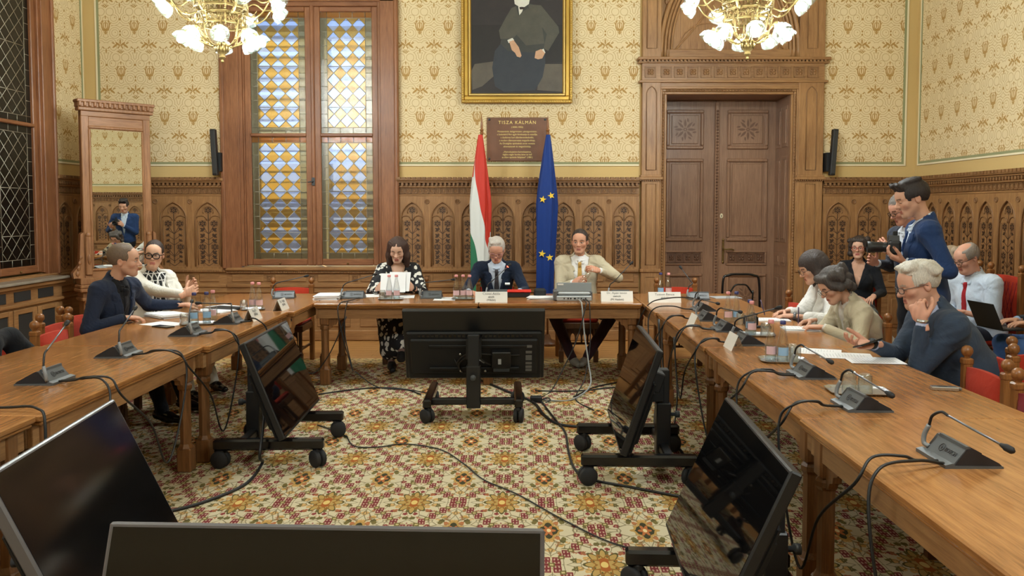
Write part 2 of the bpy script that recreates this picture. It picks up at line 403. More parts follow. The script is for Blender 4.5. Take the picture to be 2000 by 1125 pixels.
def carpet_mat():
    m=Mat('carpet_pattern'); q=m.xyz(); wv=m.noise(m.coord(),14,2); wv2=m.noise(m.mapping((1,1,1),(0,0,1)),14,2)
    X=q[0]+(wv-.5)*.012; Y=q[1]+(wv2-.5)*.012; PX_,PY_=.49,.81
    def cell(ou,ov):
        u=((X/PX_+ou+.2).frac()-.5); v=((Y/PY_+ov-.58).frac()-.5); return u*PX_,v*PY_,u.abs(),v.abs()
    gx,gy,gu,gv=cell(.5,.5); ex,ey,eu,ev=cell(0,0)
    cream=m.mix(m.noise(m.coord(),3,2),srgb(208,194,160),srgb(220,208,178))
    # small scattered flowers and leaves, mirrored about the medallion axes
    vec=m.comb(gx.abs()*1.0,gy.abs()*.72,(X/PX_+.5).floor()*0.0)
    v1=m.voro(vec,25); d1=E_(m.nt,v1.outputs['Distance']); cr=m.nt.nodes.new('ShaderNodeSeparateColor'); m.nt.links.new(v1.outputs['Color'],cr.inputs[0])
    rr=E_(m.nt,cr.outputs[0]); ang=E_(m.nt,cr.outputs[1])
    flor=m.ramp(rr,[(0.0,srgb(190,124,76)),(.30,srgb(172,100,70)),(.31,srgb(120,108,62)),(.50,srgb(98,92,54)),(.53,srgb(128,52,56)),(.74,srgb(140,60,62)),(.75,srgb(206,160,92)),(1.0,srgb(214,170,110))])
    wob=m.noise(m.comb(gx.abs(),gy.abs()*.72,0.0),60,2)
    c=m.mix((d1+(wob-.5)*.75).lt(.44),cream,flor)
    c=m.mix(d1.lt(.10)*.8,c,srgb(226,200,150))
    # dark outlines of tendrils
    v2=m.voro(vec,17,feature='DISTANCE_TO_EDGE'); e2=E_(m.nt,v2.outputs['Distance'])
    c=m.mix(e2.lt(.035)*.75,c,srgb(110,98,66))
    # maroon chain lattice between the medallions
    nz=10.0; cu=(gu*nz).frac(); su=(gu*nz).floor()/nz+.05; s=(su+gv-.5).abs(); cc=(cu-.5).abs()
    band=s.lt(.052)*cc.lt(.40); edge=s.lt(.066)*cc.lt(.47)
    c=m.mix(edge,c,srgb(214,198,160)); c=m.mix(band,c,srgb(122,40,50)); c=m.mix(s.lt(.036)*cc.lt(.26),c,srgb(196,160,140)); c=m.mix(s.lt(.034)*cc.lt(.10)+s.lt(.010)*cc.lt(.26),c,srgb(122,40,50))
    kn=((cu-.02).abs()*.05*PX_)
    s2=((gu*nz+.5).floor()/nz+gv-.5).abs(); c2=((gu*nz+.5).frac()-.5).abs()
    c=m.mix(s2.lt(.026)*c2.lt(.30),c,srgb(110,98,52)); c=m.mix(s2.lt(.012)*c2.lt(.16),c,srgb(196,180,128))
    # gold star flower
    def polar(x,y,ky=1.0):
        yy=y*ky; return (x*x+yy*yy).sqrt(), yy.atan2(x)
    r,a=polar(gx,gy,.56); pet=(a*8.0).cos()*.022
    c=m.mix((r-pet).lt(.080),c,srgb(88,82,46)); c=m.mix((r-pet).lt(.068),c,srgb(188,154,90)); c=m.mix(((r-(a*8.0+PI).cos()*.012)-.050).abs().lt(.007),c,srgb(150,104,48))
    c=m.mix(r.lt(.040)*gx.abs().lt(.022),c,srgb(168,92,40)); c=m.mix(r.lt(.018),c,srgb(228,196,120))
    # green lozenge with orange centre
    l=ex.abs()*1.28+ey.abs()*.62; zz=((ey.abs()*.6-ex.abs())*110).sin()*.008
    c=m.mix((l+zz).lt(.092),c,srgb(190,150,84)); c=m.mix((l+zz*.6).lt(.070),c,srgb(58,60,42))
    r2,a2=polar(ex*1.1,ey,.55); c=m.mix((r2-(a2*6.0).cos()*.010).lt(.030),c,srgb(190,112,64)); c=m.mix(r2.lt(.012),c,srgb(236,214,160))
    pile=m.noise(m.coord(),260,3); fade=m.mix(pile*.22,c,srgb(120,100,74))
    m.base(fade).set(Roughness=.95); m.p.inputs['Specular IOR Level'].default_value=.1
    m.bump(pile,.5,.006); return m.m
M['carpet']=carpet_mat()
def border_mat():
    m=Mat('carpet_border'); q=m.xyz(); z=(((q[0]/.22).frac()-.5).abs()*.22-( (q[1]).abs()*0)); 
    v=m.voro(m.coord(),26); d=E_(m.nt,v.outputs['Distance']); cr=m.nt.nodes.new('ShaderNodeSeparateColor'); m.nt.links.new(v.outputs['Color'],cr.inputs[0])
    f=m.ramp(E_(m.nt,cr.outputs[0]),[(0,srgb(150,110,60)),(.4,srgb(70,84,50)),(.7,srgb(140,54,54)),(1,srgb(214,190,140))])
    m.base(m.mix(d.lt(.42),srgb(206,178,120),f)).set(Roughness=.95); return m.m
M['carpet_border']=border_mat()
def parquet():
    m=Mat('oak_parquet_stain'); n=m.noise(m.mapping((3,40,3)),2,4); m.base(m.ramp(n,[(.3,srgb(176,124,66)),(.7,srgb(212,160,96))])).set(Roughness=.3); return m.m
M['parquet']=parquet()

# ------------------------------------------------------------------ room dimensions
YB,XL,XR,YF,ZC=10.27,-5.36,4.90,-3.2,5.6
WX0,WX1=-3.65,-1.52      # window portal on the back wall
DX0,DX1=1.48,3.75        # door portal
WZ0,WZ1=.93,4.30
def structure(o): o['kind']='structure'; return o
# floor: parquet boards as far as they show, carpet on top
fl=MB().box(XL-.4,XR+.4,YF-.3,YB+.7,-.12,-.016).build('floor',M['parquet']); structure(fl)
bw=.14; me_b=MB().bbox(0,1.2,0,bw-.004,-.016,-.004,.002).mesh('plank',M['parquet'])
for r in range(9):
    y=YB-(r+1)*bw
    for k in range(9):
        inst('plank',me_b,fl,(XL+k*1.2+(.6 if r%2 else 0)-.5,y,0))
MB().box(XL,XR,YF,YB-9*bw,-.016,-.010).build('underlay',M['parquet'],fl)
cp=MB().box(XL+.5,XR-.5,YF+.3,8.70,-.008,.0).build('carpet',M['carpet'])
tag(cp,'cream carpet with maroon lattice and gold flower medallions covering the floor','carpet')
MB().box(XL+.5,XR-.5,8.70,8.98,-.008,.0005).build('border',M['carpet_border'],cp)
ce=MB().box(XL-.4,XR+.4,YF-.3,YB+.8,ZC,ZC+.1).build('ceiling',M['ceiling']); structure(ce)

def paper_panel(par, x0,x1,z0,z1, mat, sides, M4=None):
    """wallpaper field with green stripe and cream moulding; local front = -y at y=0"""
    parts=[('wallpaper',mat,[(x0,x1,z0,z1,.004)])]
    g,c=.028,.02
    gs=[(x0,x1,z0,z0+g,.006)]; cs=[(x0-(c if 'l' in sides else 0),x1+(c if 'r' in sides else 0),z0-c,z0,.012)]
    if 'l' in sides: gs.append((x0,x0+g,z0+g,z1,.006)); cs.append((x0-c,x0,z0,z1,.012))
    if 'r' in sides: gs.append((x1-g,x1,z0+g,z1,.006)); cs.append((x1,x1+c,z0,z1,.012))
    for nm,mt,l in parts+[('green_stripe',M['green'],gs),('cream_moulding',M['cream'],cs)]:
        b=MB()
        for (a,bb,d,e,t) in l: b.box(a,bb,-t,0.001,d,e)
        o=b.build(nm,mt,par)
# back wall
wb=MB()
for (x0,x1,z0,z1) in ((XL-.4,WX0+.15,0,ZC),(WX1-.15,DX0+.2,0,ZC),(DX1-.2,XR+.4,0,ZC),(WX0+.15,WX1-.15,0,WZ0-.02),(WX0+.15,WX1-.15,WZ1,ZC),(DX0+.2,DX1-.2,3.15,ZC)):
    wb.box(x0,x1,0,.62,z0,z1)
WB=wb.build('wall_back',M['plaster'],None,(0,YB,0)); structure(WB)
for x0,x1,sd in ((-5.20,WX0,'l'),(WX1,DX0,''),(DX1,4.76,'r')): paper_panel(WB,x0,x1,2.195,ZC-.3,M['wp_x'],sd)
WR=MB().box(YF-.3,YB+.6,-.3,0,0,ZC).xf(Matrix(((0,-1,0,0),(1,0,0,0),(0,0,1,0),(0,0,0,1)))).build('wall_right',M['plaster'],None,(XR,0,0)); structure(WR)
def side_panel(par,y0,y1,z0,z1,mat,sgn,sides):
    g,c=.028,.02
    for nm,mt,l in (('wallpaper',mat,[(y0,y1,z0,z1,.004)]),('green_stripe',M['green'],[(y0,y1,z0,z0+g,.006)]+([(y1-g,y1,z0+g,z1,.006)] if 'b' in sides else [])),
                    ('cream_moulding',M['cream'],[(y0,y1+c,z0-c,z0,.012)]+([(y1,y1+c,z0,z1,.012)] if 'b' in sides else []))):
        b=MB()
        for (a,bb,d,e,t) in l: b.box(min(0,sgn*t),max(0,sgn*t),a,bb,d,e)
        b.build(nm,mt,par)
side_panel(WR,YF,YB-.10,2.195,ZC-.3,M['wp_y'],-1,'b')
wl=MB()
LY0,LY1=7.25,9.42
for (y0,y1,z0,z1) in ((YF-.3,LY0+.2,0,ZC),(LY1-.2,YB+.6,0,ZC),(LY0+.2,LY1-.2,0,.80),(LY0+.2,LY1-.2,WZ1,ZC)): wl.box(-.62,0,y0,y1,z0,z1)
WL=wl.build('wall_left',M['plaster'],None,(XL,0,0)); structure(WL)
side_panel(WL,LY1,YB-.07,2.195,ZC-.3,M['wp_y'],1,'b'); side_panel(WL,YF,LY0,2.195,ZC-.3,M['wp_y'],1,'')
WF=MB().box(XL-.4,XR+.4,YF-.3,YF,0,ZC).build('wall_front',M['plaster']); structure(WF)
MB().box(XL+.1,XR-.1,YF-.01,YF+.004,2.2,ZC-.3).build('wallpaper',M['wp_x'],WF)
MB().box(XL,XR,YF-.01,YF+.04,0,2.0).build('panelling',M['oak'],WF)

# ------------------------------------------------------------------ wainscot
def arch_pts(wd, z0, zs, zt, n=9):
    """pointed arch outline: half width wd, base z0, spring zs, tip zt; from left base over the tip to right base"""
    h=zt-zs; R=(wd*wd+h*h)/(2*wd); pts=[(-wd,z0),(-wd,zs)]
    a1=math.atan2(h, R-wd)
    for i in range(1,n+1):
        a=a1*i/n; pts.append((R-wd-R*math.cos(a), zs+R*math.sin(a)))
    pts[-1]=(0,zt)
    return pts+[(-x,z) for x,z in pts[-2::-1]]
BAY=.367; ZB0,ZB1=.90,1.80
def bay_mesh():
    b=MB(); wd=.135; ap=arch_pts(wd,.925,1.52,1.725); d=.022; hw=BAY/2
    b.box(-hw,-wd,-d,0,ZB0,ZB1); b.box(wd,hw,-d,0,ZB0,ZB1); b.box(-wd,wd,-d,0,ZB0,.925)
    for (x0,z0),(x1,z1) in zip(ap[1:-2],ap[2:-1]):
        b.add([(x0,-d,z0),(x1,-d,z1),(x1,-d,ZB1),(x0,-d,ZB1)],[(0,1,2,3)])
        b.add([(x0,-d,z0),(x1,-d,z1),(x1,0,z1),(x0,0,z0)],[(0,1,2,3)])
    b.box(-wd,wd,-.002,.02,.92,1.74)
    return b.mesh('arched_panel',M['oak'])
def mould_mesh():
    b=MB(); ap=arch_pts(.137,.927,1.52,1.727)
    b.tube([(x,-.022,z) for x,z in ap],.0085,6)
    ap2=arch_pts(.112,.95,1.50,1.60)
    b.tube([(x,-.006,z) for x,z in ap2[:2]],.005,5); b.tube([(x,-.006,z) for x,z in ap2[-2:]],.005,5)
    for s in (-1,1):
        c=(s*.075,1.50); b.tube([(c[0]+.062*math.cos(t),-.008,c[1]+.060*math.sin(t)) for t in [PI*k/8 for k in range(9)]],.0065,5)
    b.tube([(.058*math.cos(t),-.008,1.615+.058*math.sin(t)) for t in [-.5+(PI+1.0)*k/12 for k in range(13)]],.0065,5)
    return b.mesh('arch_moulding',M['oak_carved'])
def leafpoly(x,z,a,L,Wd,n=6):
    ca,sa=math.cos(a),math.sin(a); out=[]
    for t in [i/n for i in range(n+1)]: out.append((t*L, Wd*math.sin(PI*t**.8)))
    for t in [i/n for i in range(n-1,0,-1)]: out.append((t*L,-Wd*math.sin(PI*t**.8)))
    return [(x+p*ca-q*sa, z+p*sa+q*ca) for p,q in out]
def inlay_mesh(kind):
    b=MB(); y=-.0045
    def poly(pts): b.add([(p[0],y,p[1]) for p in pts],[tuple(range(len(pts)))])
    def strip(pts,wd):
        for (x0,z0),(x1,z1) in zip(pts[:-1],pts[1:]):
            dx,dz=x1-x0,z1-z0; l=math.hypot(dx,dz) or 1; nx,nz=-dz/l*wd,dx/l*wd
            poly([(x0-nx,z0-nz),(x1-nx,z1-nz),(x1+nx,z1+nz),(x0+nx,z0+nz)])
    def flower(x,z,r=.038):
        for k in range(6):
            a=2*PI*k/6+.5; cx,cz=x+r*.62*math.cos(a),z+r*.62*math.sin(a)
            poly([(cx+r*.33*math.cos(t),cz+r*.33*math.sin(t)) for t in [2*PI*i/7 for i in range(7)]])
        poly([(x+r*.22*math.cos(t),z+r*.22*math.sin(t)) for t in [2*PI*i/6 for i in range(6)]])
        rp=[(x+r*1.05*math.cos(t),z+r*1.05*math.sin(t)) for t in [2*PI*i/14 for i in range(15)]]; strip(rp,.002)
    strip([(0,.97),(0,1.58)],.0042); flower(0,1.625); 
    for s in (-1,1):
        flower(s*.062,1.46); flower(s*.066,1.17)
        for z0,z1,x1 in ((1.33,1.43,.055),(1.06,1.14,.055)): strip([(0,z0),(s*x1*.5,(z0+z1)/2-.005),(s*x1,z1)],.003)
        for z in (1.385,1.31,1.245,1.10,1.045,.985):
            strip([(0,z-.05),(s*.03,z-.028),(s*.062,z)],.003)
            if kind==0:
                for a in (.2,.95,1.7): 
                    aa=a if s>0 else PI-a; poly(leafpoly(s*.060,z-.004,aa,.034,.0085))
            else:
                for a,L in ((-.35,.045),(.6,.05),(1.6,.035)):
                    aa=a if s>0 else PI-a; poly(leafpoly(s*.050,z-.006,aa,L,.0125))
    return b.mesh('floral_inlay',M['inlay'])
def tile_mesh(mat,s=.033):
    b=MB(); b.box(-s,s,-.004,0,-s,s)
    for x0,x1,z0,z1 in ((-s,s,s*.78,s),(-s,s,-s,-s*.78),(-s,-s*.78,-s,s),(s*.78,s,-s,s)): b.box(x0,x1,-.014,0,z0,z1)
    for k in range(4):
        a=PI/2*k+PI/4; b.ball((s*.36*math.cos(a),-.005,s*.36*math.sin(a)),s*.30,6,4,(1,.4,1))
    b.ball((0,-.008,0),s*.2,6,4,(1,.5,1))
    return b.mesh('frieze_tile',mat)
def roundel_mesh():
    b=MB(); b.lathe([(.030,0),(.030,.012),(.024,.014),(.022,.008),(0,.008)],14,axis='y'); 
    b.xf(Matrix.Diagonal((1,-1,1,1)))
    for k in range(4):
        a=PI/2*k; b.ball((.011*math.cos(a),-.010,.011*math.sin(a)),.008,6,4,(1,.5,1))
    return b.mesh('roundel',M['oak_carved'])
ME_BAY,ME_MLD,ME_INL,ME_TILE,ME_RND=bay_mesh(),mould_mesh(),[inlay_mesh(0),inlay_mesh(1)],tile_mesh(M['oak_carved']),roundel_mesh()
def lower_mesh(L,mat):
    b=MB()
    b.box(0,L,-.03,0,0,.90); b.bbox(0,L,-.055,0,0,.13,.01)
    b.bbox(0,L,-.060,0,.855,.90,.008); b.bbox(0,L,-.045,0,.665,.71,.008); b.bbox(0,L,-.05,0,.60,.62,.004)
    return b
def wainscot(name, par_loc, rz, L, n, wood_h, phase=0, bays=True):
    e=empty(name,par_loc,rz,kind='structure')
    b=lower_mesh(L,wood_h); b.build('lower_rail',wood_h,e)
    b=MB(); b.box(0,L,-.035,0,ZB1,2.0); b.bbox(0,L,-.055,0,1.80,1.822,.006); b.bbox(0,L,-.06,0,1.905,1.93,.006)
    b.bbox(0,L,-.115,0,1.985,2.02,.008); b.bbox(0,L,-.09,0,1.965,1.985,.004); b.build('cornice',wood_h,e)
    b=MB(); k=0
    x=.01
    while x<L-.05: b.box(x,x+.045,-.125,-.02,2.000,2.032); x+=.0625
    x=.01
    while x<L-.03: b.prism([(x,1.962),(x,1.935),(x+.013,1.925),(x+.026,1.935),(x+.026,1.962)],-.085,-.03); x+=.0525
    x=.005
    while x<L-.015: b.box(x,x+.013,-.068,-.05,.862,.882); x+=.024
    o=b.build('dentil_row',M['oak_carved'],e); o['kind']='stuff'
    nt=int(L/.0735); x0=(L-nt*.0735)/2+.0735/2
    for i in range(nt): inst('frieze_tile',ME_TILE,e,(x0+i*.0735,-.035,1.8635))
    if bays:
        bw_=L/n
        for i in range(n):
            p=inst('arched_panel',ME_BAY,e,((i+.5)*bw_,-.03,0),sc=(bw_/BAY,1,1))
            inst('arch_moulding',ME_MLD,p); inst('floral_inlay',ME_INL[(i+phase)%2],p)
            if i: inst('roundel',ME_RND,e,(i*bw_,-.05,1.735))
        # lower coffered panels
        lp=MB().bbox(-.12,.12,-.012,0,.16,.57,.008).bbox(-.085,.085,-.022,0,.20,.53,.012).mesh('lower_panel',M['oak'])
        sp=MB().bbox(-.125,.125,-.012,0,.735,.835,.008).mesh('small_panel',wood_h)
        for i in range(n):
            inst('lower_panel',lp,e,((i+.5)*bw_,-.03,0)); inst('small_panel',sp,e,((i+.5)*bw_,-.03,0))
            if i: inst('frieze_tile',ME_TILE,e,(i*bw_,-.03,.785))
    return e
wainscot('trim_1',(XL,YB,0),0,WX0-XL,4,M['oak_h'])
wainscot('trim_2',(WX1,YB,0),0,DX0-WX1,8,M['oak_h'])
wainscot('trim_3',(DX1,YB,0),0,XR-DX1,3,M['oak_h'],1)
wainscot('trim_4',(XR,YB,0),-PI/2,YB-YF,36,M['oak_h'],1)
wainscot('trim_5',(XL,LY1,0),PI/2,YB-LY1,2,M['oak_h'])
wainscot('trim_6',(XL,YF,0),PI/2,LY0-YF,28,M['oak_h'])
# ------------------------------------------------------------------ stained glass windows
def stained(name, col, thr=.55, rough=.12, bump=.6):
    """coloured cathedral glass: lets light and view through, tinted, with a rippled surface sheen"""
    m=Mat(name); nt=m.nt; t=nt.nodes.new('ShaderNodeBsdfTransparent'); t.inputs[0].default_value=col
    tl=nt.nodes.new('ShaderNodeBsdfTranslucent'); tl.inputs[0].default_value=col
    g=nt.nodes.new('ShaderNodeBsdfGlossy'); g.inputs['Roughness'].default_value=rough
    n=m.noise(m.coord(),90,3); bp=nt.nodes.new('ShaderNodeBump'); nt.links.new(n.k,bp.inputs['Height']); bp.inputs['Strength'].default_value=bump; bp.inputs['Distance'].default_value=.004
    nt.links.new(bp.outputs[0],g.inputs['Normal']); nt.links.new(bp.outputs[0],tl.inputs['Normal'])
    a=nt.nodes.new('ShaderNodeMixShader'); a.inputs[0].default_value=1-thr; nt.links.new(t.outputs[0],a.inputs[1]); nt.links.new(tl.outputs[0],a.inputs[2])
    b=nt.nodes.new('ShaderNodeMixShader'); b.inputs[0].default_value=.10; nt.links.new(a.outputs[0],b.inputs[1]); nt.links.new(g.outputs[0],b.inputs[2])
    nt.links.new(b.outputs[0],m.out.inputs[0]); return m.m
M['sg_blue']=stained('pale_blue_glass',(.68,.78,1.0,1),.62)
M['sg_amber']=stained('amber_glass',(.74,.58,.26,1),.5)
M['sg_pale']=stained('pale_green_glass',(.52,.50,.38,1),.5)
M['sg_orange']=stained('orange_glass',(.60,.34,.08,1),.5)
M['sg_dark']=stained('smoky_glass',(.32,.33,.35,1),.5)
def leaded(par, x0,x1,z0,z1, bcol, cols, rows_dz, y, diam=('sg_blue','sg_amber','sg_pale')):
    """leaded light between the given edges: border panes and a diamond field, lead cames between"""
    bw=.082; ix0,ix1,iz0,iz1=x0+bw,x1-bw,z0+bw*.9,z1-bw*.9
    lead=MB(); r=.0042
    def bar(a,b): lead.tube([(a[0],y,a[1]),(b[0],y,b[1])],r,5)
    for x in (ix0,ix1): bar((x,z0),(x,z1))
    for z in (iz0,iz1): bar((x0,z),(x1,z))
    nb=max(2,int(round((z1-z0)/.175))); dz=(iz1-iz0)/nb
    pane=lambda pts,mt,nm: MB().add([(p[0],y-.0015,p[1]) for p in pts]+[(p[0],y+.0015,p[1]) for p in pts],[tuple(range(len(pts))),tuple(range(2*len(pts)-1,len(pts)-1,-1))]).build(nm,M[mt],par)
    for k in range(nb):
        a,b=iz0+k*dz,iz0+(k+1)*dz
        for xa,xb in ((x0,ix0),(ix1,x1)):
            pane([(xa,a),(xb,a),(xb,b),(xa,b)],bcol,'border_pane'); 
            if k: bar((xa,a),(xb,a))
    nc=cols; dx=(ix1-ix0)/nc
    for k in range(-1,nc+1):
        a=max(x0,ix0+k*dx); b=min(x1,ix0+(k+1)*dx)
        for za,zb,mt in ((z0,iz0,bcol),(iz1,z1,'sg_orange')):
            pane([(a,za),(b,za),(b,zb),(a,zb)],mt if diam[0]!='sg_dark' else bcol,'border_pane')
            if k>-1: bar((a,za),(a,zb))
    nr=max(1,int(round((iz1-iz0)/rows_dz))); h=(iz1-iz0)/nr
    cl=lambda p: (min(max(p[0],ix0),ix1),min(max(p[1],iz0),iz1))
    def clip(poly):
        out=poly
        for ax,lim,sg in ((0,ix0,1),(0,ix1,-1),(1,iz0,1),(1,iz1,-1)):
            res=[]
            for i in range(len(out)):
                p,q=out[i],out[(i+1)%len(out)]; ip=(p[ax]-lim)*sg>=-1e-9; iq=(q[ax]-lim)*sg>=-1e-9
                if ip: res.append(p)
                if ip!=iq:
                    t=(lim-p[ax])/(q[ax]-p[ax]); res.append((p[0]+(q[0]-p[0])*t,p[1]+(q[1]-p[1])*t))
            out=res
            if len(out)<3: return None
        return out
    for j in range(0,2*nr+1):
        for i in range(-1,nc+1):
            cx=ix0+(i+.5)*dx+(dx/2 if j%2==0 else 0); cz=iz0+j*h/2
            P=clip([(cx-dx/2,cz),(cx,cz-h/2),(cx+dx/2,cz),(cx,cz+h/2)])
            if P: pane(P,diam[0] if j%2 else diam[1],'pane')
    for s in (1,-1):
        for i in range(-2*nr-2,nc+2*nr+2):
            # diagonals
            a=(ix0+(i+.5)*dx,iz0); b=(ix0+(i+.5)*dx+s*nr*dx,iz1)
            t0,t1=0.0,1.0; ddx=b[0]-a[0]
            ta=(ix0-a[0])/ddx; tb=(ix1-a[0])/ddx; t0=max(t0,min(ta,tb)); t1=min(t1,max(ta,tb))
            if t1-t0>1e-3: bar((a[0]+ddx*t0,a[1]+(b[1]-a[1])*t0),(a[0]+ddx*t1,a[1]+(b[1]-a[1])*t1))
    for k in range(2,nr,3): bar((ix0,iz0+k*h-h/2),(ix1,iz0+k*h-h/2))
    lead.build('lead_came',M['lead'],par)
def window(name, loc, rz, x0, x1, diam, bcol):
    """local x along the wall, front -y"""
    W=empty(name,loc,rz,kind='structure'); xm=(x0+x1)/2+.035; A,Bh=M['walnut'],M['walnut_h']
    b=MB()
    b.bbox(x0,x0+.20,-.075,.05,.90,WZ1+.35,.006); b.bbox(x1-.19,x1,-.075,.05,.90,WZ1+.35,.006)
    b.bbox(x0+.19,x0+.235,-.05,.05,.93,WZ1,.006); b.bbox(x1-.225,x1-.18,-.05,.05,.93,WZ1,.006)
    b.bbox(x0-.03,x0+.02,-.10,.05,.90,WZ1+.35,.012); b.bbox(x1-.02,x1+.03,-.10,.05,.90,WZ1+.35,.012)
    b.bbox(x0+.235,x0+.255,-.025,.05,.93,WZ1,.004)
    build_each(b,'jamb',A,W)
    b=MB(); b.bbox(x0,x1,-.075,.05,4.17,WZ1+.35,.006); b.bbox(x0+.2,x1-.2,-.04,.05,4.12,4.18,.006); b.build('head',Bh,W)
    b=MB(); b.box(x0,x1,-.03,0,0,.92); b.bbox(x0,x1,-.055,0,0,.13,.01); b.bbox(x0,x1,-.085,.05,.875,.915,.01); b.bbox(x0,x1,-.06,0,.845,.872,.006); b.bbox(x0,x1,-.05,0,.665,.71,.008); b.bbox(x0,x1,-.05,0,.60,.62,.004)
    b.build('apron',M['oak_h'],W)
    b=MB(); x=x0+.01
    while x<x1-.02: b.box(x,x+.013,-.07,-.05,.850,.868); x+=.024
    o=b.build('dentil_row',M['oak_carved'],W); o['kind']='stuff'
    n=4; bw_=(x1-x0)/n; sp=MB().bbox(-bw_/2+.07,bw_/2-.07,-.012,0,.735,.83,.008).mesh('small_panel',M['oak_h']); lp=MB().bbox(-bw_/2+.06,bw_/2-.06,-.012,0,.17,.57,.01).mesh('lower_panel',M['oak_h'])
    for i in range(n):
        inst('small_panel',sp,W,(x0+(i+.5)*bw_,-.03,0)); inst('lower_panel',lp,W,(x0+(i+.5)*bw_,-.03,0))
        if i: inst('frieze_tile',ME_TILE,W,(x0+i*bw_,-.03,.78))
    for s,(a,c) in enumerate(((x0+.255,xm-.018),(xm+.018,x1-.225))):
        S=empty('sash',parent=W); fw=.075
        b=MB(); y0,y1=-.02,.04
        b.bbox(a,a+fw,y0,y1,.94,4.12,.008); b.bbox(c-fw,c,y0,y1,.94,4.12,.008); build_each(b,'stile',A,S)
        b=MB(); b.bbox(a+fw,c-fw,y0,y1,.94,1.02,.008); b.bbox(a+fw,c-fw,y0,y1,4.06,4.12,.008); b.bbox(a+fw-.01,c-fw+.01,y0-.012,y1,2.535,2.575,.01); build_each(b,'rail',Bh,S)
        leaded(S,a+fw,c-fw,2.575,4.06,bcol,3,.178,.012,diam); leaded(S,a+fw,c-fw,1.02,2.535,bcol,3,.178,.012,diam)
        MB().ball(((a+c)/2,-.03,.965),.012,8,6).build('knob',M['brass'],S)
    b=MB(); b.bbox(xm-.024,xm+.024,-.045,.04,.94,4.14,.012); b.build('mullion',A,W)
    b=MB(); b.bbox(xm-.02,xm+.02,-.06,-.04,1.93,2.03,.004); b.tube([(xm,-.06,1.98),(xm,-.085,1.98),(xm-.06,-.09,1.97)],.008,6); b.build('latch',M['darkgrey'],W)
    return W
W1=window('window_1',(0,YB,0),0,WX0,WX1,('sg_blue','sg_amber','sg_pale'),'sg_pale')
# louvred shutter outside the window
sh=empty('louvred_shutter',(0,YB+.50,.95)); tag(sh,'pale louvred shutter outside the stained glass window, seen through the panes','shutter')
M['louvre']=plain('pale_grey_paint',srgb(214,206,186),.6)
for xa,xb in ((WX0+.2,-2.60),(-2.56,WX1-.2)):
    build_each(MB().box(xa,xa+.05,-.02,.02,0,3.25).box(xb-.05,xb,-.02,.02,0,3.25),'shutter_stile',M['louvre'],sh)
    ml=MB().box(xa+.05,xb-.05,-.006,.006,-.062,.062).mesh('slat',M['louvre'])
    for k in range(25):
        
        inst('slat',ml,sh,(0,0,.07+k*.128),(-(.25 if k<10 else (.80 if xa<-3 else .95))+.05*math.sin(k*1.7),0,0))
W2=window('window_2',(XL,0,0),PI/2,LY0,LY1,('sg_dark','sg_dark','sg_dark'),'sg_dark')
sh2=MB().box(-.50,-.46,LY0+.21,LY1-.21,.81,4.29).build('shutter',M['blackm'],None,(XL,0,0)); tag(sh2,'closed dark shutter outside the leaded window at the left edge','shutter')
# deep sill and radiator cabinet under the left window
sl=MB().bbox(0,.30,LY0-.05,LY1-.16,.865,.895,.006).build('marble_sill',M['marble'],None,(XL,0,0)); tag(sl,'grey marble window sill above the radiator cabinet at the left','window sill')
rc=empty('radiator_cabinet',(XL,0,0)); tag(rc,'oak radiator cabinet with dark grille doors under the left window','cabinet')
b=MB(); b.box(.03,.22,LY0,LY1-.2,0,.86); b.bbox(.03,.27,LY0,LY1-.2,.82,.862,.008); b.bbox(.03,.25,LY0,LY1-.2,.63,.665,.008); b.bbox(.03,.245,LY0,LY1-.2,0,.10,.006); b.build('body',M['oak_y'],rc)
M['grille']=plain('woven_wire_grille',srgb(46,46,46),.6,bump=.6,bs=400)
yg=LY1-.32
for k in range(5):
    y1=yg-k*.42; y0=y1-.36
    MB().box(.215,.228,y0+.02,y1-.06,.69,.79).build('vent_grille',M['grille'],rc)
    d=MB(); d.bbox(.22,.245,y0-.02,y0+.05,.12,.61,.004); d.bbox(.22,.245,y1-.05,y1+.02,.12,.61,.004); d.bbox(.22,.245,y0+.05,y1-.05,.12,.18,.004); d.bbox(.22,.245,y0+.05,y1-.05,.56,.61,.004)
    dd=d.build('door',M['oak_y'],rc); MB().box(.222,.230,y0+.05,y1-.05,.18,.56).build('grille',M['grille'],dd)
    if k%2==0: MB().ball((.25,y0+.01,.38),.01,8,6).build('knob',M['blackm'],dd)

M['incised']=plain('incised_line',srgb(112,80,60),.5)
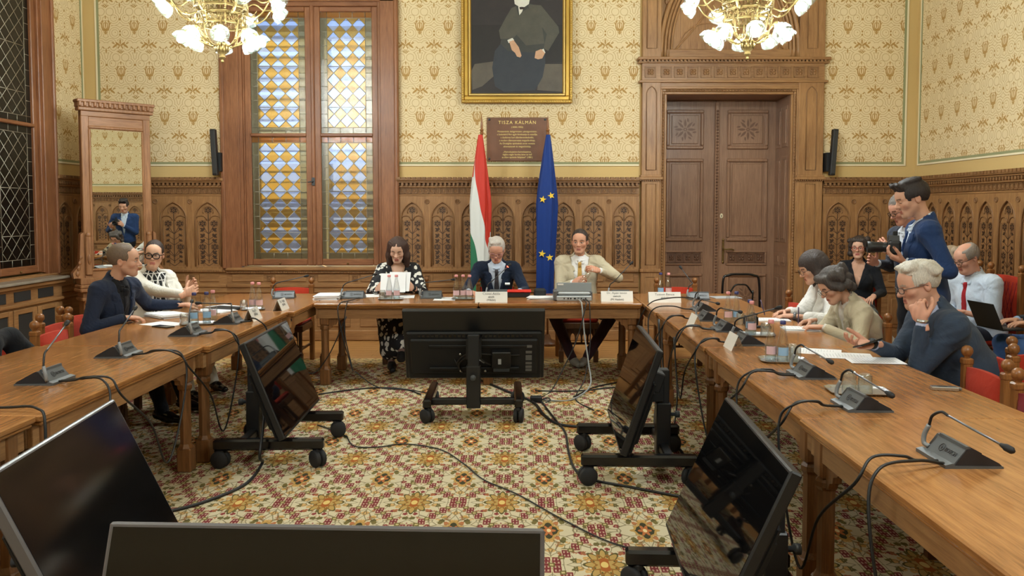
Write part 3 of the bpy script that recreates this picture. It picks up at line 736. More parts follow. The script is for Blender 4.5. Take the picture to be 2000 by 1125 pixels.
# ------------------------------------------------------------------ door portal
D=empty('door_1',(0,YB,0),kind='structure')
OX0,OX1,OZ=1.81,3.34,3.05
b=MB()
for x0,x1 in ((DX0+.02,1.73),(3.42,DX1-.02)):
    b.bbox(x0,x1,-.09,0,0,3.20,.006)
    b.bbox(x0-.03,x1+.03,-.125,0,2.00,2.035,.006); b.bbox(x0-.015,x1+.015,-.11,0,2.035,2.06,.004); b.bbox(x0-.015,x1+.015,-.11,0,.86,.90,.006); b.bbox(x0-.02,x1+.02,-.12,0,0,.16,.008)
    b.bbox(x0,x1,-.09,0,3.47,4.9,.006)
b.build('pilaster',M['oak'],D)
for x0,x1 in ((DX0+.02,1.73),(3.42,DX1-.02)):
    xm=(x0+x1)/2; p=MB()
    for za,zb in ((2.12,3.14),(3.6,4.7)):
        ap=arch_pts(.062,za,zb-.1,zb); p.tube([(xm+x,-.092,z) for x,z in ap]+[(xm-.062,-.092,za)],.007,5)
    for za,zb in ((.20,.80),(.95,1.95)): p.tube([(xm-.06,-.092,za),(xm-.06,-.092,zb),(xm+.06,-.092,zb),(xm+.06,-.092,za)],.007,5,closed=True)
    p.build('sunk_panel_moulding',M['oak_carved'],D)
    d=MB(); x=x0-.02
    while x<x1+.01: d.box(x,x+.014,-.115,-.08,1.985,2.0); x+=.026
    o=d.build('dentil_row',M['oak_carved'],D); o['kind']='stuff'
b=MB()  # casing
for k,(o_,y) in enumerate(((.09,-.075),(.06,-.06),(.03,-.045))):
    b.bbox(OX0-o_,OX0-o_+.03,y,.0,0,OZ+o_-.03,.006); b.bbox(OX1+o_-.03,OX1+o_,y,.0,0,OZ+o_-.03,.006)
b.build('casing',M['oak'],D)
b=MB()
for k,(o_,y) in enumerate(((.09,-.075),(.06,-.06),(.03,-.045))): b.bbox(OX0-o_,OX1+o_,y,0,OZ+o_-.03,OZ+o_,.006)
b.box(DX0+.02,DX1-.02,-.07,0,OZ+.09,3.22); b.build('lintel',M['oak_h'],D)
b=MB(); z=.3
while z<OZ: b.ball((OX0-.045,-.062,z),.012,6,4,(1,.8,1.6)); b.ball((OX1+.045,-.062,z),.012,6,4,(1,.8,1.6)); z+=.037
x=OX0
while x<OX1: b.ball((x,-.062,OZ+.045),.012,6,4,(1.6,.8,1)); x+=.037
o=b.build('rope_carving',M['oak_carved'],D); o['kind']='stuff'
b=MB(); b.box(DX0+.02,DX1-.02,-.08,0,3.20,3.46); b.bbox(DX0-.02,DX1+.02,-.11,0,3.185,3.215,.006); b.bbox(DX0-.04,DX1+.04,-.15,0,3.455,3.49,.008); b.bbox(DX0-.03,DX1+.03,-.12,0,3.42,3.44,.004)
b.build('frieze',M['oak_h'],D)
b=MB(); x=DX0-.02
while x<DX1: b.box(x,x+.026,-.135,-.08,3.432,3.456); x+=.045
o=b.build('dentil_row',M['oak_carved'],D); o['kind']='stuff'
ME_T2=tile_mesh(M['oak_carved'],.068)
xs=[1.60]+[1.795+i*.1625 for i in range(11)]+[3.59]
for x in xs: inst('carved_tile',ME_T2,D,(x,-.08,3.315))
# tympanum with pointed arch
b=MB(); b.box(1.73,3.42,-.022,.0,3.45,5.2); b.build('tympanum',M['oak'],D)
b=MB(); b.bbox(1.73,3.42,-.05,.03,3.49,3.60,.01); b.build('tympanum_ledge',M['oak_h'],D)
b=MB()
for wd,yy,r in ((.84,-.06,.03),(.79,-.045,.022),(.75,-.035,.02),(.71,-.03,.014)): b.tube([(2.575+x,yy,z) for x,z in arch_pts(wd,3.49,3.60,4.95+(wd-.84),12)],r,6)
for s in (-1,1):
    b.tube([(2.575+s*(.66-.60*math.sin(t)*1.0),-.024,3.60+.62*math.sin(t*1.0)+.25*(1-math.cos(t))) for t in [PI/2*k/10 for k in range(11)]],.012,5)
    b.tube([(2.575+s*(.62-.36*(1-math.cos(t))),-.024,3.62+.30*math.sin(t)) for t in [PI*k/10 for k in range(11)]],.010,5)
b.build('arch_moulding',M['oak'],D)
for s in (-1,1):
    c=MB()
    for k in range(5):
        a=PI/2+s*(.4+.35*k); c.ball((2.575+s*(.80)+.05*math.cos(a),-.06,4.12+.06*math.sin(a)+.03*k),.035,8,6,(.6,.6,1.2))
    c.build('carved_leaf',M['oak_carved'],D)
bp=MB()
for k in range(-2,3): bp.box(2.575+k*.30-.0025,2.575+k*.30+.0025,-.0235,-.02,3.60,4.9)
bp.build('board_joint',M['doorcarved'],D)
# recess, soffit and the leaves
RY=.55
b=MB(); b.box(OX0-.06,OX0,0,RY+.06,0,OZ+.1); b.box(OX1,OX1+.06,0,RY+.06,0,OZ+.1); b.build('reveal',M['doorwood'],D)
MB().box(OX0-.06,OX1+.06,0,RY+.06,OZ,OZ+.1).build('soffit',M['doorwood_h'],D)
MB().box(OX0-.2,OX1+.2,RY+.06,RY+.16,-.1,OZ+.2).build('light_stop_board',M['doorwood'],D)  # unseen board added behind the leaves to keep outside light from leaking in
for x,s in ((OX0,1),(OX1,-1)):
    for za,zb in ((2.42,2.93),(1.22,2.30),(.92,1.08),(.15,.80)):
        for ya,yb in ((.06,.26),(.30,.50)):
            q=MB(); q.bbox(min(x,x+s*.008),max(x,x+s*.008),ya,yb,za,zb,.003); q.bbox(min(x,x+s*.016),max(x,x+s*.016),ya+.04,yb-.04,za+.04,zb-.04,.006); q.build('reveal_panel',M['doorwood'],D)
def frame_ring(b,x0,x1,z0,z1,w,y0,y1,ch=.006):
    b.bbox(x0,x1,y0,y1,z0,z0+w,ch); b.bbox(x0,x1,y0,y1,z1-w,z1,ch); b.bbox(x0,x0+w,y0,y1,z0+w,z1-w,ch); b.bbox(x1-w,x1,y0,y1,z0+w,z1-w,ch)
ME_T3=tile_mesh(M['doorcarved'],.066)
for li,(x0,x1) in enumerate(((OX0,2.56),(2.565,OX1))):
    L=empty('door_leaf',parent=D)
    MB().box(x0,x1,RY,RY+.05,.01,OZ).build('leaf_board',M['doorwood'],L)
    pa,pb=(x0+.10,x1-.16) if li==0 else (x0+.14,x1-.10)
    for za,zb in ((2.42,2.93),(1.22,2.30),(.15,.80)):
        f=MB(); frame_ring(f,pa,pb,za,zb,.045,RY-.03,RY+.01,.012); f.bbox(pa+.07,pb-.07,RY-.014,RY+.01,za+.07,zb-.07,.006); f.build('panel',M['doorwood'],L)
    for za,zb in ((2.50,2.85),(.24,.71)):
        c=MB(); cx,cz=(pa+pb)/2,(za+zb)/2
        for k in range(8):
            a=PI/4*k; R=.11
            c.add([(p[0],RY-.0165,p[1]) for p in leafpoly(cx+.03*math.cos(a),cz+.03*math.sin(a),a,R,.016)],[tuple(range(12))])
            c.add([(p[0],RY-.0165,p[1]) for p in leafpoly(cx+.10*math.cos(a+.4),cz+.10*math.sin(a+.4),a+.9,.06,.012)],[tuple(range(12))])
        for k in range(6):
            a=PI/3*k; c.add([(cx+.018*math.cos(a)+.01*math.cos(t),RY-.017,cz+.018*math.sin(a)+.01*math.sin(t)) for t in [PI/3*i for i in range(6)]],[tuple(range(6))])
        c.build('incised_ornament',M['incised'],L)
    f=MB(); frame_ring(f,pa,pb,.905,1.095,.025,RY-.02,RY+.01,.006); f.build('carved_panel_frame',M['doorwood_h'],L)
    for k in range(4): inst('carved_tile',ME_T3,L,(pa+.025+(pb-pa-.05)*(k+.5)/4,RY-.003,1.0),sc=((pb-pa-.05)/4/.134,1,1))
b=MB(); b.bbox(2.54,2.60,RY-.045,RY,.02,OZ-.02,.01); b.build('astragal',M['doorwood'],D)
b=MB(); z=.15
while z<2.95: b.ball((2.57,RY-.045,z),.016,6,4,(1,.5,1.1)); z+=.040
o=b.build('astragal_carving',M['doorcarved'],D); o['kind']='stuff'
h=MB(); h.bbox(2.655,2.685,RY-.012,RY,.95,1.22,.004); h.ball((2.67,RY-.01,1.235),.016,8,6,(1,.5,1.3)); h.ball((2.67,RY-.01,.945),.016,8,6,(1,.5,1.3)); h.tube(spline([(2.67,RY-.01,1.12),(2.67,RY-.06,1.12),(2.70,RY-.07,1.115),(2.76,RY-.07,1.118),(2.80,RY-.065,1.105)],5),.011,8)
h.build('door_handle',M['brass'],D)
k=MB(); k.lathe([(.026,0),(.026,.008),(.018,.011),(0,.011)],14,axis='y'); k.xf(Matrix.Translation((2.645,RY,1.55))@Matrix.Diagonal((.8,-1,1.3,1))); k.build('keyhole_plate',M['cream'],D)
MB().box(2.641,2.649,RY-.0125,RY-.011,1.535,1.565).build('keyhole',M['blackm'],D)

# ------------------------------------------------------------------ picture, plaque
P=empty('portrait_painting',(0,YB-.03,2.94)); tag(P,'gilt framed oil portrait of a seated bearded man in a grey suit','painting')
px0,px1,pz=-.715,.646,2.0
b=MB()
for (i0,i1,y0,y1) in ((0,.035,-.06,0),(.035,.085,-.045,0),(.085,.12,-.03,0)):
    for q in (0,):
        b.mi=0; frame_ring(b,px0+i0,px1-i0,i0,pz-i0,i1-i0,y0,y1,.008)
b.build('frame',M['gold'],P)
b=MB(); frame_ring(b,px0+.09,px1-.09,.09,pz-.09,.02,-.052,-.01,.004); b.build('inner_fillet',M['goldlight'],P)
b=MB(); x=px0+.02
while x<px1-.02: b.ball((x,-.062,.018),.010,6,4); x+=.028
z=.02
while z<pz: b.ball((px0+.018,-.062,z),.010,6,4); b.ball((px1-.018,-.062,z),.010,6,4); z+=.028
o=b.build('beading',M['goldlight'],P); o['kind']='stuff'
def paint(name,c,d,sc=5): 
    m=Mat(name); n=m.noise(m.coord(),sc,5,.65); n2=m.noise(m.mapping((1,1,6)),300,2); m.base(m.mix(n,c,d)).set(Roughness=.55); m.bump(n2,.15,.002); return m.m
pm={'bg':paint('paint_background',srgb(28,28,34),srgb(58,50,50)),'suit':paint('paint_suit',srgb(66,66,60),srgb(92,88,78),9),'suit2':paint('paint_suit_dark',srgb(46,48,50),srgb(70,70,66),9),'lap':paint('paint_trousers',srgb(36,42,56),srgb(60,64,70),8),
    'skin':paint('paint_flesh',srgb(188,142,112),srgb(214,172,140),20),'white':paint('paint_white',srgb(206,202,192),srgb(232,228,216),20),'desk':paint('paint_ledge',srgb(26,24,28),srgb(44,40,40)),'rug':paint('paint_cloth',srgb(70,66,64),srgb(112,102,88),6),'chair':paint('paint_chair',srgb(34,28,28),srgb(60,46,40))}
MB().box(px0+.11,px1-.11,-.02,-.012,.11,pz-.11).build('canvas',pm['bg'],P)
PXC=lambda X:( (800+X/2.8133)-1015)/1610*10.2
PZC=lambda Yp:(1.63+(410-Yp/2.8125)*10.2/1610)-2.94
fig=MB(); keys=list(pm); lay=[0]
def stroke(k,pts):
    lay[0]+=1; n=len(pts); y=-.0205-.0004*lay[0]; fig.mi=keys.index(k)
    P2=[(min(max(PXC(a),px0+.11),px1-.11),min(max(PZC(bb),.11),pz-.11)) for a,bb in pts]
    fig.add([(a,y,c) for a,c in P2]+[(a,-.019,c) for a,c in P2],[tuple(range(n))]+[(i,(i+1)%n,(i+1)%n+n,i+n) for i in range(n)])
stroke('desk',[(340,150),(500,150),(840,150),(840,350),(340,380)])
stroke('rug',[(340,400),(360,360),(470,345),(470,420),(400,480),(345,500)])
stroke('rug',[(720,360),(838,360),(838,510),(700,500)])
stroke('chair',[(700,150),(745,140),(765,220),(740,300),(705,300)])
stroke('lap',[(470,290),(510,240),(640,225),(740,270),(745,350),(730,430),(690,500),(520,510),(470,480),(455,380)])
stroke('suit2',[(560,60),(590,45),(660,35),(730,60),(750,130),(755,250),(715,300),(540,290),(500,250),(520,150)])
stroke('suit',[(560,60),(585,50),(600,110),(590,200),(560,235),(545,225),(500,225),(492,180),(530,110)])
stroke('suit',[(650,40),(720,45),(745,75),(815,160),(820,190),(760,290),(735,275),(752,200),(720,150),(670,120)])
stroke('suit',[(600,95),(650,60),(720,120),(740,250),(640,260),(590,205)])
stroke('white',[(597,50),(628,48),(618,80),(603,98)]); stroke('chair',[(603,55),(632,52),(630,66),(606,68)])
stroke('skin',[(585,-55),(655,-55),(662,0),(650,25),(590,25),(577,0)])
stroke('white',[(574,5),(600,0),(640,0),(660,10),(655,38),(630,55),(600,52),(578,38)])
stroke('skin',[(590,2),(645,2),(640,10),(595,10)])
stroke('white',[(538,232),(565,220),(575,232),(545,248)]); stroke('skin',[(548,240),(572,232),(600,270),(615,315),(608,325),(590,320),(580,300),(562,285)])
stroke('white',[(722,285),(735,278),(745,300),(735,305)]); stroke('skin',[(692,292),(722,280),(742,302),(728,330),(705,335),(686,328)])
fig.build('painted_figure',[pm[k] for k in keys],P)
PL=empty('memorial_plaque',(0,YB-.004,0)); tag(PL,'brown marble memorial plaque with gilt lettering under the portrait','plaque')
MB().bbox(-.405,.343,-.024,0,2.233,2.77,.004).build('slab',M['plaque'],PL)
for x in (-.375,.313):
    for z in (2.262,2.742): MB().lathe([(.014,0),(.014,.008),(.006,.014),(0,.014)],10,axis='y').xf(Matrix.Translation((x,-.024,z))@Matrix.Diagonal((1,-1,1,1))).build('fixing_bolt',M['darkgrey'],PL)
for t,z,s,sx,sp in (('TISZA KÁLMÁN',2.706,.056,1.0,1.25),('(1830-1902)',2.650,.028,1.0,1.05),('Miniszterelnök, belügyminiszter, pénzügyminiszter,',2.596,.030,.80,1),('a Szabadelvű Párt egyik létrehozója és vezetője,',2.560,.030,.86,1),('a dualizmus kori államberendezkedés,',2.523,.030,.90,1),('a modern államszervezet megszilárdítója.',2.486,.030,.90,1),('Az Országház építésének során nevezte',2.449,.030,.90,1),('elnevezésnek és megvalósítója.',2.412,.030,.92,1),
                     ('„Homokszemre homokszemet,',2.346,.030,.92,1),('téglára téglát hordva lehet és kell',2.313,.030,.90,1),('az állam épületét felépíteni” (1881)',2.279,.030,.90,1)):
    text_obj('inscription',t,s,M['goldtext'],PL,(-.03,-.0245,z),(PI/2,0,0),sx=sx,space=sp)

# ------------------------------------------------------------------ flags
def flag(name,label,x,y,ztop,zbot,kind):
    R=empty(name,(x,y,0)); tag(R,label,'flag')
    b=MB(); b.lathe([(.0,2.77),(.004,2.75),(.012,2.68),(.017,2.62),(.012,2.60),(.024,2.59),(.024,2.58),(.016,2.575),(.022,2.55),(.016,2.525),(.012,2.52)],10)
    b.build('finial',M['chairwood'],R)
    MB().lathe([(.013,.05),(.013,2.53)],10).build('pole',M['chairwood'],R)
    MB().lathe([(.16,0),(.16,.03),(.05,.06),(.03,.12),(.02,.12)],16).build('base',M['chairdark'],R)
    rows=150; cols=110; pts=[]; n=MB()
    def wd(t):   # half width by fraction down from the top
        return .025+.085*min(1,t/.42)**.85+.008*math.sin(t*5)
    for i in range(rows+1):
        t=i/rows; z=ztop+(zbot-ztop)*t; row=[]
        cx=-.015-.02*t if kind=='hu' else .004-.045*t
        for j in range(cols+1):
            a=2*PI*j/cols; w_=wd(t); fold=1+.16*math.sin(a*5+t*2.0)*min(1,t*3)+.07*math.sin(a*9+1.3-t*3)*min(1,t*2)
            row.append((cx+w_*math.cos(a)*fold, .55*w_*math.sin(a)*fold-.01, z+ (.05*math.cos(a) if i==rows else 0)))
        pts.append(row)
    n.grid(pts)
    if kind=='hu':
        k=0
        for i in range(rows):
            for j in range(cols):
                a=2*PI*(j+.5)/cols; t=(i+.5)/rows; s=math.cos(a)*(1 if math.sin(a)<0 else .6)
                tt=t*1.0-.28*s
                k+=1
        o=n.build('cloth',[M['hu']],R); at=o.data.attributes.new('band','FLOAT','POINT')
        at.data.foreach_set('value',[i/rows-.28*math.cos(2*PI*j/cols)*(1 if math.sin(2*PI*j/cols)<0 else .6) for i in range(rows+1) for j in range(cols+1)])
    else:
        n.build('cloth',[M['eu_b']],R)
        for (dx,zz,rot,s) in ((-.062,1.755,.2,.045),(.040,1.80,-.3,.045),(-.070,1.105,.15,.046),(.022,1.06,-.1,.048)):
            t=(zz-ztop)/(zbot-ztop); w_=wd(t)*.55*1.18+.012; q=math.sqrt(max(.1,1-((dx+.045*t)/(wd(t)*1.15))**2))
            pl=[(dx+ (s if k%2==0 else s*.4)*math.sin(rot+PI*k/5), -w_*q-.004, zz+(s if k%2==0 else s*.4)*math.cos(rot+PI*k/5)) for k in range(10)]
            st=MB(); st.add(pl+[(a,bb+.012,c) for a,bb,c in pl],[tuple(range(9,-1,-1))]+[(i,(i+1)%10,(i+1)%10+10,i+10) for i in range(10)])
            st.build('star',M['eu_y'],R)
    return R
M['hu_r']=fabric('flag_red',srgb(206,52,36),.6,500,.05,.06,.1); M['hu_w']=fabric('flag_white',srgb(226,228,226),.6,500,.05,.04,.1); M['hu_g']=fabric('flag_green',srgb(44,118,84),.6,500,.05,.06,.1)
def tricolour():
    m=Mat('tricolour_cloth'); a=m.nt.nodes.new('ShaderNodeAttribute'); a.attribute_name='band'; n=m.noise(m.coord(),6,3)
    c=m.ramp(E_(m.nt,a.outputs['Fac']),[(0,srgb(206,52,36)),(.42,srgb(226,228,226)),(.82,srgb(44,118,84))]); m.nt.nodes[-1] if False else None
    for q in m.nt.nodes:
        if q.type=='VALTORGB': q.color_ramp.interpolation='CONSTANT'
    m.base(c).set(Roughness=.6); m.bump(n,.2,.01); return m.m
M['hu']=tricolour()
M['eu_b']=fabric('flag_blue',srgb(26,58,132),.5,500,.05,.08,.1); M['eu_y']=plain('flag_star_yellow',srgb(244,206,60),.6)
flag('national_flag','red white and green tricolour flag hanging from an indoor pole',-.455,9.95,2.53,.55,'hu')
flag('european_flag','blue flag with yellow stars hanging from an indoor pole',.338,9.95,2.53,.55,'eu')

# ------------------------------------------------------------------ column loudspeakers
for x,tilt,lb in ((-3.70,.045,'black column loudspeaker leaning on the wall left of the stained glass window'),(3.80,-.06,'black column loudspeaker on the wall right of the door portal')):
    R=empty('column_speaker',(x,YB-.19,2.05)); tag(R,lb,'loudspeaker',group='wall loudspeakers'); 
    o=MB().bbox(-.03,.03,-.04,.04,0,.56,.006).build('cabinet',M['black'],R); o.rotation_euler=(0,-tilt,0)
    g=MB().bbox(-.024,.024,-.046,-.038,.02,.54,.003).build('grille',M['grille'],R); g.rotation_euler=(0,-tilt,0)
    MB().bbox(-.02+(.03 if x<0 else -.03),.02+(.03 if x<0 else -.03),.03,.20,.05,.28,.004).build('wall_bracket',M['blackm'],R)

# ------------------------------------------------------------------ pier mirror in the corner
ml,mr=Vector((-4.88,9.20,0)),Vector((-4.35,9.73,0)); ev=(mr-ml); mw=ev.length; 
R=empty('pier_mirror',ml,math.atan2(ev.y,ev.x)); tag(R,'tall oak pier mirror with carved cornice standing across the left corner','mirror')
b=MB(); b.bbox(0,.085,-.04,.04,.86,2.75,.008); b.bbox(mw-.085,mw,-.04,.04,.86,2.75,.008); b.build('stile',M['mirrorwood'],R)
b=MB(); b.bbox(.08,mw-.08,-.035,.04,2.49,2.67,.006); b.bbox(.08,mw-.08,-.035,.04,.86,.97,.006); b.bbox(0,mw,-.045,.04,2.67,2.73,.006); build_each(b,'rail',wood('mirror_rail_wood',srgb(184,132,88),srgb(122,78,46),.4,axis=0),R)
b=MB(); frame_ring(b,.07,mw-.07,.94,2.57,.035,-.05,-.02,.012); b.build('inner_moulding',M['mirrorwood'],R)
b=MB(); b.bbox(-.03,mw+.03,-.07,.05,2.73,2.77,.008); b.bbox(-.045,mw+.045,-.09,.06,2.82,2.855,.008); b.bbox(-.035,mw+.035,-.075,.05,2.77,2.82,.004)
x=-.03
while x<mw: b.bbox(x,x+.032,-.095,-.06,2.775,2.83,.008); x+=.052
b.build('cornice',M['mirrorwood'],R)
g=MB().box(.09,mw-.09,-.040,-.028,.96,2.53).build('mirror_glass',M['mirror'],R)
b=MB(); b.bbox(-.05,mw+.05,-.14,.06,.0,.10,.01); b.bbox(-.04,mw+.04,-.11,.06,.10,.62,.006); b.bbox(-.07,mw+.07,-.16,.06,.62,.66,.01); b.bbox(-.09,mw+.09,-.18,.06,.72,.76,.01); b.bbox(-.05,mw+.05,-.13,.06,.66,.72,.004); b.bbox(-.08,mw+.08,-.15,.06,.76,.80,.01); b.bbox(-.06,mw+.06,-.10,.06,.80,.87,.006)
b.build('plinth',M['mirrorwood'],R)
for s,x in ((-1,-.005),(1,mw+.005)):
    sc=MB(); sc.prism([(x,.87),(x+s*.11,.87),(x+s*.12,.93),(x+s*.05,1.02),(x+s*.04,1.20),(x+s*.03,1.36),(x,1.38)] if s>0 else [(x,.87),(x,1.38),(x-.03,1.36),(x-.04,1.20),(x-.05,1.02),(x-.12,.93),(x-.11,.87)],-.05,.03)
    for k in range(4): sc.ball((x+s*(.07-.012*k),-.052,.92+.06*k),.022-.002*k,8,6,(1,.4,1.3))
    sc.build('side_scroll',M['mirrorwood'],R)
    f=MB(); xx=.045 if s<0 else mw-.045; f.bbox(xx-.035,xx+.035,-.065,-.03,.90,1.34,.01); f.ball((xx,-.05,1.35),.034,10,6,(1,.6,1)); f.ball((xx,-.068,1.08),.02,8,6,(1,.4,3)); f.build('post_ornament',M['mirrorwood'],R)
# ------------------------------------------------------------------ chandeliers
def clear_shade():
    m=Mat('frosted_glass_shade'); nt=m.nt; t=nt.nodes.new('ShaderNodeBsdfTransparent'); t.inputs[0].default_value=(.90,.96,.93,1)
    tl=nt.nodes.new('ShaderNodeBsdfTranslucent'); tl.inputs[0].default_value=(.80,.95,.88,1)
    g=nt.nodes.new('ShaderNodeBsdfGlossy'); g.inputs['Roughness'].default_value=.12
    lw=nt.nodes.new('ShaderNodeLayerWeight'); lw.inputs[0].default_value=.4; f=E_(nt,lw.outputs['Facing'])
    a=nt.nodes.new('ShaderNodeMixShader'); nt.links.new((f*f*.035+.006).k,a.inputs[0]); nt.links.new(t.outputs[0],a.inputs[1]); nt.links.new(tl.outputs[0],a.inputs[2])
    b=nt.nodes.new('ShaderNodeMixShader'); nt.links.new((f*f*.10+.012).k,b.inputs[0]); nt.links.new(a.outputs[0],b.inputs[1]); nt.links.new(g.outputs[0],b.inputs[2])
    nt.links.new(b.outputs[0],m.out.inputs[0]); return m.m
def opal():
    m=Mat('opal_glass'); nt=m.nt; t=nt.nodes.new('ShaderNodeBsdfTransparent'); t.inputs[0].default_value=(.9,.95,.93,1)
    tl=nt.nodes.new('ShaderNodeBsdfTranslucent'); tl.inputs[0].default_value=(.86,.92,.90,1)
    g=nt.nodes.new('ShaderNodeBsdfPrincipled'); g.inputs['Base Color'].default_value=(.82,.88,.85,1); g.inputs['Roughness'].default_value=.15
    a=nt.nodes.new('ShaderNodeMixShader'); a.inputs[0].default_value=.6; nt.links.new(t.outputs[0],a.inputs[1]); nt.links.new(tl.outputs[0],a.inputs[2])
    b=nt.nodes.new('ShaderNodeMixShader'); b.inputs[0].default_value=.35; nt.links.new(a.outputs[0],b.inputs[1]); nt.links.new(g.outputs[0],b.inputs[2])
    nt.links.new(b.outputs[0],m.out.inputs[0]); return m.m
M['opal']=clear_shade(); M['bulb']=emit('lit_bulb',(.965,1.0,1.03,1),BULB_W)
ME_SHADE=MB().lathe([(.022,.0),(.030,-.012),(.055,-.030),(.072,-.055),(.079,-.085),(.078,-.105),(.074,-.106),(.074,-.085),(.067,-.056),(.050,-.034),(.026,-.018)],20).mesh('shade',M['opal'])
ME_BULB=MB().ball((0,0,-.075),.036,12,8,(1,1,1.15)).mesh('bulb',M['bulb'])
ME_GALL=MB().lathe([(.0,.03),(.026,.028),(.030,.01),(.024,-.014),(.0,-.016)],12).mesh('shade_holder',M['brass'])
def gallery(R,r,z0,z1,n=8):
    b=MB(); per=[(r*math.cos(2*PI*(k+.5)/n),r*math.sin(2*PI*(k+.5)/n)) for k in range(n)]
    for z,t in ((z0,.009),(z1,.009),(z0+.012,.005),(z1-.012,.005)): b.tube([(x,y,z) for x,y in per],t,6,closed=True)
    for x,y in per: b.tube([(x,y,z0-.012),(x,y,z1+.012)],.008,6); b.ball((x,y,z1+.02),.011,6,4); b.ball((x,y,z0-.018),.009,6,4)
    b.build('gallery_ring',M['brass'],R)
    f=MB(); h=z1-z0-.03; zc=(z0+z1)/2
    for k in range(n):
        p,q=Vector((*per[k],0)),Vector((*per[(k+1)%n],0)); L=(q-p).length; e=(q-p)/L; m=2
        for j in range(m):
            c=p+e*L*(j+.5)/m; hw=L/m/2*.95
            W=lambda s,t: (c.x+e.x*s*hw, c.y+e.y*s*hw, zc+t*h/2)
            f.tube([W(-1,-1),W(0,1),W(1,-1)],.0035,4); f.tube([W(-1,1),W(0,-1),W(1,1)],.0035,4)
            f.tube([W(0,-1),W(0,1)],.0035,4); f.tube([W(math.cos(t)*.8,-1+math.sin(t)*1.0) for t in [PI*i/6 for i in range(7)]],.0035,4); f.tube([W(-1,-1),W(-1,1)],.0035,4)
    f.build('pierced_gallery',M['brass'],R)
def chandelier(x,y,z,label,rot=0.0):
    R=empty('chandelier',(x,y,z),rot); tag(R,label,'chandelier',group='brass chandeliers')
    b=MB(); b.lathe([(0,0),(.010,.006),(.014,.018),(.008,.03),(.020,.042),(.030,.055),(.022,.072),(.040,.09),(.050,.12),(.048,.155),(.056,.165),(.040,.18),(.026,.2),(.018,.215),(.022,.235),(.016,.25),(.014,.30),(.020,.31),(.014,.32),(.013,.62),(.024,.64),(.014,.66),(.012,1.6)],14)
    b.build('stem',M['brass'],R)
    b=MB()
    for k in range(10):
        a=2*PI*k/10; b.tube([(.052*math.cos(a),.052*math.sin(a),.10),(.058*math.cos(a),.058*math.sin(a),.13),(.052*math.cos(a),.052*math.sin(a),.165)],.007,5)
    b.build('hub_ribs',M['brass'],R)
    gallery(R,.205,.33,.425); gallery(R,.225,.475,.58)
    for tier,(n,rr,zz,ph) in enumerate(((8,.34,.22,.2),(8,.53,.50,.55))):
        for k in range(n):
            a=2*PI*k/n+ph; ca,sa=math.cos(a),math.sin(a); t_=-.72 if tier==0 else -.98
            A=empty('lamp_arm',(0,0,0),a,parent=R)
            if tier==0: pts=[(.03,0,.17),(.09,0,.145),(.16,0,.20),(.20,0,.32),(.21,0,.36)]; e0=[(.12,0,.155),(.18,0,.19),(rr-.08,0,zz+.05),(rr-.055,0,zz+.04)]
            else: pts=[(.21,0,.42),(.30,0,.39),(.38,0,.43),(rr-.09,0,zz+.02)]; e0=[(.22,0,.52),(.30,0,.56),(.38,0,.52),(rr-.08,0,zz+.03)]
            m=MB(); m.tube(spline(pts,6),.008,6); m.tube(spline(e0,6),.008,6)
            m.ball((.30 if tier else .17,0,.40 if tier else .20),.016,8,6); m.tube([(.30 if tier else .16,0,.40),(.33 if tier else .19,.0,.45 if tier else .26)],.004,4)
            m.build('arm',M['brass'],A)
            H_=inst('shade_holder',ME_GALL,A,(rr-.055,0,zz+.035),(0,t_,0)); 
            inst('shade',ME_SHADE,A,(rr-.055,0,zz+.035),(0,t_,0)); inst('bulb',ME_BULB,A,(rr-.055,0,zz+.035),(0,t_,0))
    b=MB()
    for k in range(8):
        a=2*PI*(k+.5)/8; b.tube(spline([(.205*math.cos(a),.205*math.sin(a),.58),(.16*math.cos(a),.16*math.sin(a),.80),(.02*math.cos(a),.02*math.sin(a),1.25)],6),.006,5)
    b.build('suspension_rod',M['brass'],R)
    MB().lathe([(.0,ZC-z-.12),(.05,ZC-z-.10),(.09,ZC-z-.02),(.09,ZC-z)],14).build('ceiling_rose',M['brass'],R)
    MB().lathe([(.012,1.5),(.012,ZC-z-.1)],8).build('ceiling_rod',M['brass'],R)
chandelier(-2.64,7.4,2.93,'brass chandelier with lit glass shades hanging in front of the stained glass window',.1)
chandelier(1.98,7.25,2.93,'brass chandelier with lit glass shades hanging in front of the door portal',.5)
chandelier(-2.64,1.6,2.93,'brass chandelier with lit glass shades hanging above the left tables, nearer',.3)
chandelier(1.98,1.6,2.93,'brass chandelier with lit glass shades hanging above the right tables, nearer',.7)

